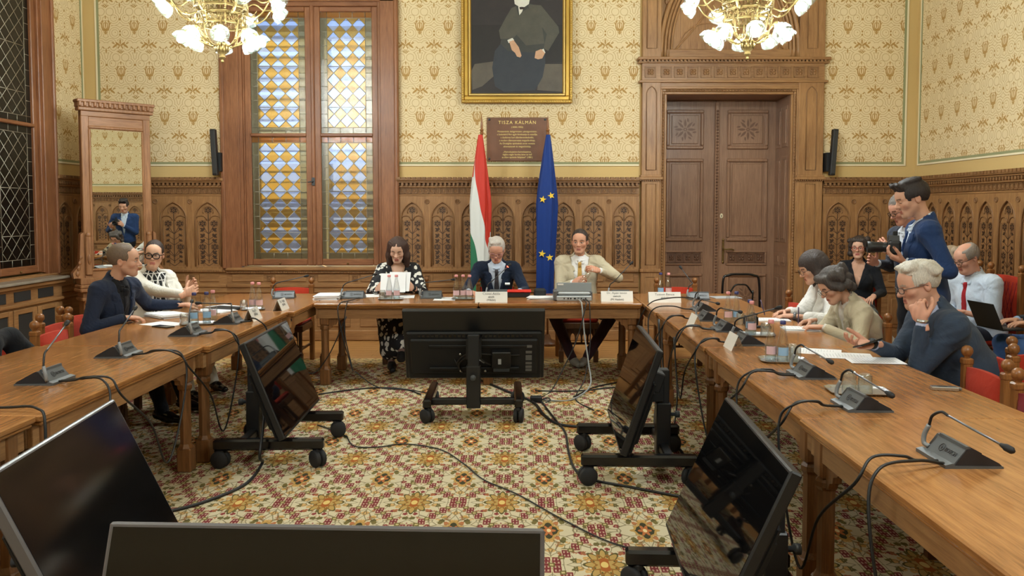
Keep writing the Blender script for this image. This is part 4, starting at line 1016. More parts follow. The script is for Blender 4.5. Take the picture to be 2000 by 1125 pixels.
# ------------------------------------------------------------------ tables
TZ=.77
def leg_mesh():
    b=MB(); oc=lambda r,z0,z1:[b.lathe([(r,z0),(r,z1)],8,smooth=False)]
    b.bbox(-.045,.045,-.045,.045,0,.15,.008); b.lathe([(.050,.15),(.036,.175)],8,smooth=False); oc(.036,.17,.52); b.lathe([(.036,.51),(.046,.525),(.046,.545),(.036,.56)],8,smooth=False); b.bbox(-.042,.042,-.042,.042,.56,.74,.01)
    return b.mesh('leg',M['tableleg'])
ME_LEG=leg_mesh()
def table(x0,x1,y0,y1,label,along='y',brackets=True):
    cx,cy=(x0+x1)/2,(y0+y1)/2; R=empty('conference_table',(cx,cy,0)); tag(R,label,'table',group='oak conference tables in a horseshoe')
    hx,hy=(x1-x0)/2,(y1-y0)/2; g=.0025
    b=MB(); b.bbox(-hx+g,hx-g,-hy+g,hy-g,TZ-.030,TZ,.006); b.bbox(-hx+.012,hx-.012,-hy+.012 if along=='y' else -hy+.012,hy-.012,TZ-.048,TZ-.028,.008)
    b.build('table_top',M['tabletop'] if along=='y' else M['tabletop_x'],R)
    a=MB(); i,j=(.05,.012) if along=='y' else (.012,.05)
    a.bbox(-hx+i,-hx+i+.025,-hy+j,hy-j,TZ-.145,TZ-.046,.003); a.bbox(hx-i-.025,hx-i,-hy+j,hy-j,TZ-.145,TZ-.046,.003)
    a.bbox(-hx+i+.025,hx-i-.025,-hy+j,-hy+j+.025,TZ-.145,TZ-.046,.003); a.bbox(-hx+i+.025,hx-i-.025,hy-j-.025,hy-j,TZ-.145,TZ-.046,.003)
    build_each(a,'apron',M['oak_y'] if along=='y' else M['oak_h'],R)
    for sx in (-1,1):
        for sy in (-1,1):
            inst('leg',ME_LEG,R,(sx*(hx-.085),sy*(hy-.10),0))
            k=MB(); 
            pr=[(0,TZ-.145),(0,TZ-.25),(.02,TZ-.24),(.035,TZ-.215),(.065,TZ-.205),(.07,TZ-.18),(.11,TZ-.165),(.13,TZ-.145)]
            if along=='y': k.prism([(sy*(hy-.14-p),z) for p,z in pr],sx*(hx-.085)-.018,sx*(hx-.085)+.018,'yz')
            else: k.prism([(sx*(hx-.125-p),z) for p,z in pr],sy*(hy-.10)-.018,sy*(hy-.10)+.018,'xz')
            k.build('carved_bracket',M['tableleg'],R)
    return R
table(-1.90,-.38,7.54,8.46,'oak conference table at the back wall, half with the patterned-dress woman','x')
table(-.38,1.13,7.54,8.46,'oak conference table at the back wall, half with the projector','x')
table(1.135,2.13,6.90,8.46,'oak corner table at the back right, in front of the door')
table(1.15,2.14,5.13,6.90,'oak conference table on the right where the two women write')
table(1.16,2.15,3.36,5.13,'oak conference table on the right where the grey-haired man leans')
table(1.15,2.15,1.59,3.36,'oak conference table nearest on the right with a single microphone')
table(-2.98,-1.905,6.95,8.46,'oak corner table at the back left, beside the window')
table(-3.03,-1.96,5.18,6.95,'oak conference table on the left where the man in navy sits')
table(-3.07,-2.00,3.41,5.18,'oak conference table on the left with two microphones and no people')
table(-3.08,-2.02,1.64,3.41,'oak conference table nearest on the left, behind the tilted screen')

# ------------------------------------------------------------------ chairs
def chair(x,y,rz,label,zf=.80,wd=.44,fab='red',tall=False,group='red upholstered chairs with ball finials'):
    """armless oak chair, faces local -y, origin at the floor centre of the seat"""
    R=empty('upholstered_chair',(x,y,0),rz); tag(R,label,'chair',group=group); h=wd/2; zt=zf
    MB().bbox(-h,h,-.23,.20,.36,.43,.008).build('seat_frame',M['chairdark'],R)
    MB().bbox(-h+.01,h-.01,-.225,.19,.43,.485,.022).build('seat',M[fab],R)
    for sx in (-1,1):
        lg=MB(); lg.bbox(-.026,.026,-.026,.026,0,.13,.005); lg.lathe([(.026,.13),(.020,.15),(.020,.36)],8,smooth=False); lg.build('front_leg',M['chairdark'],R,(sx*(h-.035),-.19,0))
        p=MB(); p.bbox(-.024,.024,-.024,.024,0,zt,.005); p.bbox(-.028,.028,-.028,.028,zt-.01,zt+.028,.008); p.build('back_post',M['chairwood'],R,(sx*(h-.012),.205,0))
        f=MB(); f.lathe([(.018,0),(.014,.006),(.020,.012),(.029,.026),(.031,.040),(.026,.056),(.012,.067),(0,.069)],14); f.build('ball_finial',M['chairwood'],R,(sx*(h-.012),.205,zt+.027))
    rows=[]
    for i in range(9):
        z=.53+(zt-.02-.53)*i/8; row=[]
        for j in range(13):
            u=-1+2*j/12; row.append((u*(h-.030),.205-.030*(1-u**4)*(1-(2*i/8-1)**4)-.012,z+.012*(1-u*u) if i==8 else z))
        rows.append(row)
    b=MB(); b.grid(rows); back=[[ (p[0],.41-p[1]+.0,p[2]) for p in r] for r in rows]; b.grid([r[::-1] for r in back])
    b.grid([[rows[8][j],back[8][j]] for j in range(13)]); b.grid([[rows[0][j],back[0][j]] for j in range(13)])
    for jj in (0,12): b.grid([[rows[i][jj],back[i][jj]] for i in range(9)])
    b.build('back_cushion',M[fab],R)
    if tall:
        t=MB(); 
        for k in range(-3,4):
            t.tube([(k*.055-.07,.165,.56),(k*.055+.07,.165,zt-.06)],.004,4); t.tube([(k*.055+.07,.165,.56),(k*.055-.07,.165,zt-.06)],.004,4)
        t.build('quilting',M['darkred'],R)
    a=MB(); n=5; pw=(wd-.12)/n
    for k in range(n):
        xc=-wd/2+.06+(k+.5)*pw; ap=arch_pts(pw*.36,.225,.27,.315,4)
        for (xa,za),(xb,zb) in zip(ap[1:-2],ap[2:-1]): a.add([(xc+xa,-.20,za),(xc+xb,-.20,zb),(xc+xb,-.20,.36),(xc+xa,-.20,.36)],[(0,1,2,3)]); a.add([(xc+xa,-.188,za),(xc+xb,-.188,zb),(xc+xb,-.188,.36),(xc+xa,-.188,.36)],[(0,1,2,3)]); a.add([(xc+xa,-.20,za),(xc+xb,-.20,zb),(xc+xb,-.188,zb),(xc+xa,-.188,za)],[(0,1,2,3)])
        a.box(xc-pw/2,xc-pw*.36,-.20,-.188,.215,.36); a.box(xc+pw*.36,xc+pw/2,-.20,-.188,.215,.36)
    a.build('arcaded_apron',M['chairdark'],R)
    s=MB(); 
    for sx in (-1,1): s.bbox(sx*(h-.035)-.012,sx*(h-.035)+.012,-.17,.19,.16,.185,.004)
    s.bbox(-h+.04,h-.04,-.012,.012,.16,.185,.004); s.build('stretcher',M['chairdark'],R)
    return R
FX,FR=PI/2,-PI/2    # facing +x (left side), facing -x (right side)
chair(-3.02,5.65,FX+.02,'orange-red chair pushed up to the left table, nearest on that side')
chair(-3.22,6.05,FX+.05,'red chair half hidden behind the nearest left chair')
chair(-3.32,6.50,FX,'red chair under the man in the navy suit on the left')
chair(-3.40,7.40,FX,'red chair under the woman in the white blazer')
chair(-3.00,4.92,FX-.05,'red chair at the left edge of the picture with a dark jacket on it')
chair(-2.47,8.72,0,'red chair at the back left corner table, empty')
chair(-1.24,8.85,0,'red chair under the woman in the patterned dress')
chair(-.25,8.90,0,'red chair under the man reading between the flags')
chair(.63,8.95,0,'red chair under the man in the beige jacket')
chair(1.70,8.75,0,'red chair at the back right corner table, empty')
chair(2.30,7.35,FR+.1,'red chair at the right table farthest, empty')
chair(2.42,6.62,FR,'red chair under the woman in the white blouse')
chair(2.42,6.05,FR,'red chair under the woman in the cream jacket')
chair(2.56,5.40,FR+.15,'red chair between the woman in cream and the grey-haired man')
chair(2.52,4.72,FR,'red chair under the grey-haired man at the right table')
chair(2.215,4.25,FR-.06,'bright red chair pushed in at the right table in front of the grey-haired man')
chair(3.08,4.98,PI,'red chair with its back to the camera behind the grey-haired man')
chair(2.12,3.60,FR,'dark red chair cut off by the right edge of the picture',fab='darkred')
chair(4.20,7.45,FR,'tall red wall chair under the man in the white shirt',1.05,.50,'red',True,'tall red chairs along the right wall')
chair(4.25,6.75,FR,'tall red wall chair with quilted back at the right edge of the picture',1.05,.50,'red',True,'tall red chairs along the right wall')
chair(4.25,8.20,FR,'tall red wall chair behind the photographer',1.05,.50,'red',True,'tall red chairs along the right wall')
chair(3.80,9.15,FR*.2,'red chair under the woman in black by the back wall')
# bentwood chair
R=empty('bentwood_chair',(2.58,9.35,0)); tag(R,'black bentwood chair with a looped back standing in front of the door','chair')
lp=lambda w_,zt,zb,dy:[(-w_,dy,zb),(-w_-.015,dy+.01,zb+.22),(-w_-.012,dy+.03,zt-.10),(-w_+.05,dy+.035,zt-.012),(0,dy+.037,zt),(w_-.05,dy+.035,zt-.012),(w_+.012,dy+.03,zt-.10),(w_+.015,dy+.01,zb+.22),(w_,dy,zb)]
MB().tube(spline(lp(.20,.88,.0,.20),7),.014,8).build('back_hoop',M['blackgloss'],R); MB().tube(spline(lp(.12,.76,.46,.20),6),.010,8).build('inner_hoop',M['blackgloss'],R)
MB().lathe([(.0,.46),(.20,.46),(.215,.45),(.21,.42),(.0,.42)],24).build('seat',M['blackgloss'],R)
for sx in (-1,1): MB().tube([(sx*.16,-.15,.44),(sx*.19,-.20,0)],.014,8).build('front_leg',M['blackgloss'],R)
MB().tube([(.16*math.cos(t),.16*math.sin(t),.22) for t in [2*PI*k/20 for k in range(20)]],.009,6,closed=True).build('leg_ring',M['blackgloss'],R)

# ------------------------------------------------------------------ screens on wheeled stands
def caster_mesh():
    b=MB(); 
    for s in (-1,1): b.lathe([(.0,s*.006),(.050,s*.006),(.055,s*.012),(.055,s*.030),(.048,s*.036),(.0,s*.036)],20,axis='x')
    b.lathe([(.012,-.01),(.012,.01)],8,axis='x'); b.xf(Matrix.Translation((0,0,.056))); b.tube([(0,.0,.06),(0,.02,.115)],.016,8); b.bbox(-.018,.018,-.02,.035,.095,.125,.005)
    return b.mesh('caster',M['rubber'])
ME_CAST=caster_mesh()
def screen_cart(x,y,z,yaw,tilt,size,label,scr,stand=True,detail=False,roll=0.0):
    R=empty('screen_stand',(x,y,0),yaw); tag(R,label,'screen',group='flat screens on wheeled stands')
    P=empty('display',(0,0,z),parent=R); P.rotation_euler=(tilt,roll,0); w_,h=size[0]/2,size[1]/2
    MB().bbox(-w_,w_,-.012,.03,-h,h,.006).build('housing',M['bezel'] if scr==M['screenm'] else M['black'],P)
    MB().box(-w_+.012,w_-.012,-.0135,-.010,-h+.018,h-.012).build('panel',scr,P)
    b=MB(); b.bbox(-w_+.02,w_-.02,.03,.055,-h+.01,h*.42,.015); b.bbox(-w_+.05,w_-.05,.05,.075,-h+.07,h*.25,.012); b.build('back_cover',M['blackm'],P)
    b=MB(); 
    for k in range(26): b.box(-w_+.10+k*(2*w_-.2)/26,-w_+.10+(k+.6)*(2*w_-.2)/26,.054,.058,h*.29,h*.36)
    o=b.build('vent_slots',M['blackgloss'],P); o['kind']='stuff'
    if detail:
        b=MB(); b.bbox(-w_+.14,w_-.20,.072,.085,h*.02,h*.10,.004); b.bbox(-.36,.36,.075,.095,-h*.62,-h*.54,.004); b.build('wall_mount_bar',M['blackm'],P)
        b=MB(); b.bbox(-.29,-.14,.075,.125,-.16,-.01,.006); pb=b.build('media_box',M['black'],P)
        MB().box(-.215,-.19,.125,.1265,-.12,-.07).build('sticker',M['lightgrey'],pb); MB().bbox(-.28,-.15,.075,.11,-.205,-.165,.004).build('terminal_block',M['darkgrey'],P)
        lab=MB(); 
        for k,zz in enumerate((.02,-.035,-.075,-.10,-.14,-.175,-.205)): lab.box(-w_+.10,-w_+.15,.076,.078,zz-.014,zz+.010)
        o=lab.build('connector_label',M['grey'],P); o['kind']='stuff'
        for px_,pz_ in ((.11,-.045),(.11,-.205),(-.085,-.205)): MB().lathe([(.012,0),(.010,.012),(0,.012)],8,axis='y').xf(Matrix.Translation((px_,.085,pz_))).build('mount_bolt',M['silver'],P)
        for pts in ([(.12,.09,-.20),(.13,.11,-.10),(.06,.12,-.03),(-.05,.12,-.025),(-.12,.12,-.03),(-.14,.11,-.04)],[(.10,.09,-.22),(.12,.12,-.12),(.05,.13,-.045),(-.03,.13,-.05),(-.08,.13,-.09),(-.13,.12,-.13)],[(-.29,.10,-.05),(-.33,.10,-.05),(-.36,.09,-.055)],[(.16,.08,-.10),(.14,.1,-.13),(.12,.1,-.16)]): MB().tube(spline(pts,6),.006,6).build('video_lead',M['cord'],P)
        MB().tube([(-.02,.13,-.06),(-.08,.13,-.10)],.009,6).build('plug',M['grey'],P); MB().box(w_-.10,w_-.07,.056,.058,-h+.07,-h+.085).build('sticker',M['lightgrey'],P)
    else:
        MB().bbox(-.22,.22,.07,.10,-.22,.10,.006).build('wall_mount_bar',M['blackm'],P); MB().bbox(.10,.24,.075,.14,.04,.16,.006).build('media_box',M['blackm'],P)
    if stand:
        yc=.20
        MB().bbox(-.045,.045,yc-.035,yc+.035,.36,z+.10,.006).build('upper_column',M['blackm'],R)
        MB().bbox(-.055,.055,yc-.045,yc+.045,.09,.42,.006).build('lower_column',M['black'],R)
        MB().bbox(-.06,.06,.06,yc,z-.10,z+.06,.006).build('tilt_head',M['blackm'],R)
        MB().lathe([(.012,0),(.012,.03),(.022,.035),(.022,.06),(.0,.06)],10,axis='y').xf(Matrix.Translation((0,yc+.045,.34))).build('clamp_knob',M['darkgrey'],R)
        MB().bbox(-.33,.33,yc-.03,yc+.03,.115,.165,.008).build('cross_bar',M['black'],R)
        for sx in (-1,1):
            l=MB().bbox(sx*.35-.032,sx*.35+.032,-.33,.36,.115,.185,.012).build('foot_bar',M['blackgloss'],R)
            for yy in (-.29,.32): inst('caster',ME_CAST,R,(sx*.35,yy,0),(0,0,.5*sx+yy))
    return R
dg=math.radians
screen_cart(-.363,6.568,.563,dg(180.9),dg(-24),(1.12,.64),'screen seen from behind with cables, centre of the horseshoe','' or M['screen'],detail=True)
screen_cart(-1.585,5.50,.52,dg(92),dg(-21.6),(1.04,.64),'glossy black screen on wheels beside the left tables, the farther of two',M['screen'])
screen_cart(.705,5.16,.53,dg(-91.9),dg(-18.9),(1.04,.64),'glossy black screen on wheels beside the right tables, the farther of two',M['screen'])
screen_cart(.765,3.09,.51,dg(-92.8),dg(-24),(1.04,.64),'tilted screen on wheels at the near right reflecting the carpet',M['screen'])
screen_cart(-1.56,3.00,.525,dg(96.5),dg(-24.8),(1.04,.64),'matte dark screen filling the lower left corner',M['screenm'])
screen_cart(-.50,1.99,.512,dg(1.0),dg(-20),(1.12,.64),'grey framed screen facing the camera at the bottom edge',M['screenm'],roll=dg(1.35))
# ------------------------------------------------------------------ people: implicit surfaces meshed with surface nets
def v3(p): return np.asarray(p,float)
class Field:
    """signed distance samples on a regular grid; primitives are blended only where they matter"""
    def __init__(s, lo, hi, res):
        s.lo=v3(lo); n=np.maximum(np.ceil((v3(hi)-s.lo)/res).astype(int)+1,4); s.res=res; s.n=n
        s.ax=[s.lo[i]+np.arange(n[i])*res for i in range(3)]
        s.f=np.full(tuple(n),.2,np.float32)
    def block(s, lo, hi):
        a=np.clip(np.floor((v3(lo)-s.lo)/s.res).astype(int),0,s.n); b=np.clip(np.ceil((v3(hi)-s.lo)/s.res).astype(int)+1,0,s.n)
        sl=tuple(slice(int(a[i]),int(b[i])) for i in range(3)); 
        if any(b[i]<=a[i] for i in range(3)): return None,None
        return sl,(s.ax[0][sl[0]][:,None,None],s.ax[1][sl[1]][None,:,None],s.ax[2][sl[2]][None,None,:])
    def put(s, sl, d, k, op):
        a=s.f[sl]
        if op=='u':
            if k>0: h=np.clip(.5+.5*(a-d)/k,0,1); r=a*(1-h)+d*h-k*h*(1-h)
            else: r=np.minimum(a,d)
        else:   # subtract
            d=-d
            if k>0: h=np.clip(.5+.5*(d-a)/k,0,1); r=a*(1-h)+d*h+k*h*(1-h)
            else: r=np.maximum(a,d)
        s.f[sl]=r.astype(np.float32)
    def cone(s,a,b,ra,rb=None,k=.02,op='u',flat=None):
        rb=ra if rb is None else rb; a,b=v3(a),v3(b); m=max(ra,rb)+.06+k
        sl,X=s.block(np.minimum(a,b)-m,np.maximum(a,b)+m)
        if sl is None: return s
        ab=b-a; L=max(ab@ab,1e-12); p=[X[i]-a[i] for i in range(3)]
        t=np.clip((p[0]*ab[0]+p[1]*ab[1]+p[2]*ab[2])/L,0,1)
        q=[p[i]-ab[i]*t for i in range(3)]
        if flat is not None:
            fl=v3(flat[:3]); fl=fl/np.linalg.norm(fl); dd=q[0]*fl[0]+q[1]*fl[1]+q[2]*fl[2]; e=(1/flat[3]-1)
            q=[q[i]+fl[i]*dd*e for i in range(3)]
        d=np.sqrt(q[0]**2+q[1]**2+q[2]**2)-(ra+(rb-ra)*t)
        if flat is not None: d=d*max(flat[3],.6)
        s.put(sl,d,k,op); return s
    def ell(s,c,r,k=.02,op='u',R=None):
        c,r=v3(c),v3(r); m=r.max()+.06+k; sl,X=s.block(c-m,c+m)
        if sl is None: return s
        p=[X[i]-c[i] for i in range(3)]
        if R is not None: p=[R[0,i]*p[0]+R[1,i]*p[1]+R[2,i]*p[2] for i in range(3)]
        k0=np.sqrt((p[0]/r[0])**2+(p[1]/r[1])**2+(p[2]/r[2])**2); k1=np.sqrt((p[0]/r[0]**2)**2+(p[1]/r[1]**2)**2+(p[2]/r[2]**2)**2)+1e-9
        s.put(sl,k0*(k0-1)/k1,k,op); return s
    def box(s,c,h,rd,k=.01,op='u'):
        c,h=v3(c),v3(h); m=h.max()+.06+k; sl,X=s.block(c-m,c+m)
        q=[np.abs(X[i]-c[i])-(h[i]-rd) for i in range(3)]
        d=np.sqrt(sum(np.maximum(x,0)**2 for x in q))+np.minimum(np.maximum(np.maximum(q[0],q[1]),q[2]),0)-rd
        s.put(sl,d,k,op); return s
    def XYZ(s): return s.ax[0][:,None,None],s.ax[1][None,:,None],s.ax[2][None,None,:]
    def cut(s,d): s.f=np.maximum(s.f,np.broadcast_to(d,s.f.shape)).astype(np.float32); return s
    def copy(s):
        o=Field.__new__(Field); o.__dict__.update(s.__dict__); o.f=s.f.copy(); return o
    def mesh(s):
        f=s.f; ins=f<0; nx,ny,nz=f.shape
        c=np.zeros((nx-1,ny-1,nz-1),np.int8)
        for i in (0,1):
            for j in (0,1):
                for k in (0,1): c+=ins[i:nx-1+i,j:ny-1+j,k:nz-1+k]
        act=(c>0)&(c<8); idx=np.argwhere(act)
        if len(idx)==0: return np.zeros((0,3)),np.zeros((0,4),int)
        vid=np.full(act.shape,-1,np.int64); vid[act]=np.arange(len(idx))
        acc=np.zeros((len(idx),3)); cnt=np.zeros(len(idx))
        cor=[(i,j,k) for i in (0,1) for j in (0,1) for k in (0,1)]
        val={q:f[idx[:,0]+q[0],idx[:,1]+q[1],idx[:,2]+q[2]] for q in cor}
        for q in cor:
            for d in range(3):
                if q[d]==0:
                    r=list(q); r[d]=1; r=tuple(r); a,b=val[q],val[r]; m=(a<0)!=(b<0)
                    t=np.where(m,a/np.where(m,a-b,1),0); p=np.tile(np.array(q,float),(len(idx),1)); p[:,d]=t
                    acc+=p*m[:,None]; cnt+=m
        v=(idx+acc/cnt[:,None])*s.res+s.lo
        faces=[]
        for d in range(3):
            e=[1,2,0]; u,w_=[(1,2),(2,0),(0,1)][d]
            sl0=[slice(None)]*3; sl1=[slice(None)]*3; sl0[d]=slice(0,-1); sl1[d]=slice(1,None)
            for ax in (u,w_): sl0[ax]=slice(1,-1); sl1[ax]=slice(1,-1)
            A,B=ins[tuple(sl0)],ins[tuple(sl1)]; m=A!=B; P=np.argwhere(m); flip=A[m]
            if len(P)==0: continue
            P=P.copy(); P[:,u]+=1; P[:,w_]+=1
            def at(du,dw): q=P.copy(); q[:,u]+=du; q[:,w_]+=dw; return vid[q[:,0],q[:,1],q[:,2]]
            F=np.stack([at(-1,-1),at(0,-1),at(0,0),at(-1,0)],1); F[~flip]=F[~flip][:,::-1]; faces.append(F)
        return v,np.concatenate(faces)
def np_mesh(name, parts, mats, parent, col=None, smooth=True):
    """parts: list of (verts, quads, material index); col: optional per-vertex colours (n,3)"""
    V=np.concatenate([p[0] for p in parts]); off=0; F=[]; mi=[]
    for v,f,m in parts: F.append(f+off); mi.append(np.full(len(f),m,np.int32)); off+=len(v)
    F=np.concatenate(F); mi=np.concatenate(mi); me=bpy.data.meshes.new(name)
    me.vertices.add(len(V)); me.vertices.foreach_set('co',V.astype(np.float32).ravel()); me.loops.add(F.size); me.loops.foreach_set('vertex_index',F.ravel().astype(np.int32))
    me.polygons.add(len(F)); me.polygons.foreach_set('loop_start',np.arange(0,F.size,4,dtype=np.int32)); me.polygons.foreach_set('loop_total',np.full(len(F),4,np.int32))
    for m in mats: me.materials.append(m)
    me.polygons.foreach_set('material_index',mi); me.polygons.foreach_set('use_smooth',np.full(len(F),smooth)); me.update(calc_edges=True)
    if col is not None:
        at=me.color_attributes.new('col','FLOAT_COLOR','POINT'); at.data.foreach_set('color',np.concatenate([col,np.ones((len(col),1))],1).astype(np.float32).ravel())
    o=bpy.data.objects.new(name,me); link(o,parent); return o
def apply(Mx,v): A=np.array(Mx); return v@A[:3,:3].T+A[:3,3]
def skin_mat():
    m=Mat('skin'); n=m.nt.nodes.new('ShaderNodeVertexColor'); n.layer_name='col'; m.base(n.outputs[0]).set(Roughness=.5)
    m.p.inputs['Specular IOR Level'].default_value=.35; m.p.inputs['Subsurface Weight'].default_value=.06; m.p.inputs['Subsurface Radius'].default_value=(.01,.004,.002); m.bump(m.noise(m.coord(),140,3),.08,.002); return m.m
M['skin']=skin_mat(); M['eyewhite']=plain('eye_white',srgb(214,206,198),.25); M['iris']=plain('dark_iris',srgb(46,36,30),.2)
M['lens']=glassy('spectacle_lens',(.97,.98,.98,1),.04)
HM={}
def hair_mat(c):
    k=tuple(c)
    if k not in HM:
        m=Mat('hair'); n=m.noise(m.mapping((1,1,.12)),420,3); l=srgb(*[min(255,int(x*1.35+14)) for x in c]); d=srgb(*[int(x*.72) for x in c]); m.base(m.mix(n,d,l)).set(Roughness=.5); m.bump(n,.5,.006); m.p.inputs['Specular IOR Level'].default_value=.4; HM[k]=m.m
    return HM[k]
FM={}
def cloth(c,kind='wool'):
    k=(tuple(c),kind)
    if k not in FM:
        FM[k]=fabric('cloth_'+kind,srgb(*c),.9 if kind=='wool' else .8,900,.22 if kind=='wool' else .3,.10,.08)
    return FM[k]

def hand_mesh(curl=(.4,.5,.55,.6),thumb=.4,spread=.06,side=1,sc=1.0):
    """local: wrist at origin, fingers along -y, palm facing -z, thumb to +x*side"""
    F=Field((-.085,-.215,-.10),(.085,.045,.05),.0045)
    F.cone((-.022*side,-.035,0),(-.026*side,-.085,0),.0165,.0155,.012,flat=(0,0,1,.72)); F.cone((.018*side,-.03,0),(.024*side,-.085,0),.018,.016,.014,flat=(0,0,1,.72)); F.cone((0,.03,0),(0,-.06,0),.025,.024,.014,flat=(0,0,1,.66))
    for i,(x,l,r) in enumerate(((.030,.070,.0088),(.0105,.078,.0092),(-.0095,.073,.0088),(-.029,.058,.0078))):
        p=np.array([x*side,-.092+abs(i-1)*.004,.0]); a=0.0; dx=(1.5-i)*spread*side
        for j,fr in enumerate((.45,.31,.24)):
            a+=curl[i]*(.85 if j==0 else 1.0); d=np.array([dx*math.cos(a),-math.cos(a),-math.sin(a)]); q=p+d*l*fr*1.02
            F.cone(p,q,r*(1-.06*j),r*(1-.06*(j+1)),.004); p=q
    p=np.array([.030*side,-.030,-.006])
    for j,(L,r) in enumerate(((.042,.0125),(.032,.0105),(.026,.0092))):
        aa=.85-thumb*(.25+.35*j); d=np.array([math.sin(aa)*side,-math.cos(aa),-.25-.35*thumb]); d/=np.linalg.norm(d); q=p+d*L; F.cone(p,q,r,r*.9,.006); p=q
    v,f=F.mesh(); return v*sc,f

def head_field(neck_pt, P, res=.0042):
    wd=P.get('w',1.0); jaw=P.get('jaw',1.0); nose=P.get('nose',1.0); fat=P.get('fat',0.0)
    npt=v3(neck_pt); lo=np.minimum(v3((-.11,-.15,-.15)),npt-.08); hi=np.maximum(v3((.11,.13,.14)),npt+.08)
    F=Field(lo,hi,res)
    F.ell((0,.012,.035),(.074*wd,.096,.088),.0); F.ell((0,-.030,-.032),(.056*wd+fat,.064,.078),.035); F.ell((0,-.055,.035),(.058*wd,.042,.055),.03)
    F.cone((-.010*jaw,-.074,-.099),(.010*jaw,-.074,-.099),.017*jaw,.017*jaw,.030); 
    for s in (-1,1):
        F.cone((s*.047*wd,-.002,-.048),(s*.024,-.060,-.092),.015*jaw+fat*.5,.015*jaw,.03); F.ell((s*.043*wd,-.062,-.022),(.022+fat*.4,.022,.020),.022)
        F.cone((s*.012,-.087,.017),(s*.048*wd,-.072,.019),.0095,.008,.012)
        F.ell((s*.031*wd,-.096,.001),(.017,.014,.0105),.008,'s')
        F.ell((s*.031*wd,-.080,.0005),(.0145,.013,.012),.002)          # lids closed over the ball
        F.ell((s*.076*wd,.012,-.004),(.009,.019,.031),.006); F.ell((s*.084*wd,.008,.0),(.006,.010,.016),.004,'s')
    F.cone((0,-.088,.012),(0,-.106-.004*nose,-.026),.0075,.0115*nose,.010); F.ell((0,-.103-.006*nose,-.029),(.0125*nose,.012*nose,.0105),.006)
    for s in (-1,1): F.ell((s*.0125*nose,-.096,-.031),(.008,.010,.0075),.006)
    F.cone((-.017,-.089,-.0585),(.017,-.089,-.0585),.0055,.0055,.006); F.cone((0,-.094,-.0575),(0,-.094,-.0575),.0055,.0055,.006); F.cone((-.014,-.089,-.0705),(.014,-.089,-.0705),.0068,.0068,.007)
    F.cone((-.022,-.101,-.0645),(.022,-.101,-.0645),.0045,.0045,.004,'s')
    F.cone((0,.022,-.045),npt,P.get('neckr',.046)+fat*.6,P.get('neckr',.046)+.006+fat*.6,.03)
    if P.get('dchin'): F.ell((0,-.035,-.105),(.045,.04,.03),.04)
    return F
def head_colors(v, P):
    base=np.array(srgb(*P.get('skin',(206,160,132)))[:3]); n=len(v); c=np.tile(base,(n,1))
    x,y,z=v[:,0],v[:,1],v[:,2]; wd=P.get('w',1.0)
    def blend(mask,col,a): 
        m=(np.clip(mask,0,1)*a)[:,None]; c[:]=c*(1-m)+np.array(srgb(*col)[:3])*m
    g=lambda cx,cy,cz,r: np.exp(-(((np.abs(x)-cx)**2+(y-cy)**2+(z-cz)**2)/r**2))
    blend(g(.045,-.07,-.03,.025)+g(0,-.115,-.03,.016)+g(.08,.01,0,.03)*.8,P.get('blush',(204,124,104)),.30)
    if P.get('stubble'): blend(((z<-.045)&(y<.01)&(z>-.125)).astype(float)*np.clip(1-g(0,-.1,-.062,.02)*1.2,0,1),P.get('stubcol',(120,96,84)),P['stubble'])
    lip=P.get('lip',(178,104,92)); blend((np.abs(x)<.021)*(y<-.083)*(z<-.054)*(z>-.077)*1.0,lip,.85)
    bw=P.get('brow',(70,54,44)); zb=.020+.004*np.sin(np.clip(np.abs(x)-.012,0,.04)/.04*PI); blend((np.abs(x)>.012*wd)*(np.abs(x)<.050*wd)*(np.abs(z-zb)<.0052)*(y<-.058)*1.0,bw,P.get('browa',.8))
    eye=((np.abs(x)-.031*wd)/.0150)**2+((z-P.get('lid',0.0))/P.get('eyeh',.0052))**2
    m=(eye<1)&(y<-.07); c[m]=np.array(srgb(200,190,182)[:3]); ir=(((np.abs(x)-.031*wd)-0)**2+(z)**2<.0062**2)&m
    gx=P.get('gaze',0.0); ir=((x-np.sign(x)*.031*wd-gx*.006)**2+z**2<.0060**2)&m; c[ir]=np.array(srgb(52,42,38)[:3])
    lash=(np.abs(np.sqrt(eye)-1.05)<.22)&(z>P.get('lid',0.0)-.001)&(y<-.07); c[lash]=c[lash]*.35
    if P.get('closed'): 
        m2=(eye<1.6)&(y<-.07); c[m2]=base*.92; l2=(np.abs(z+.004)<.0022)&(np.abs(np.abs(x)-.031*wd)<.014)&(y<-.07); c[l2]=base*.35
    blend((np.abs(x)<.018)*(np.abs(z+.0645)<.0018)*(y<-.085)*1.0,(110,56,50),.8)
    return c
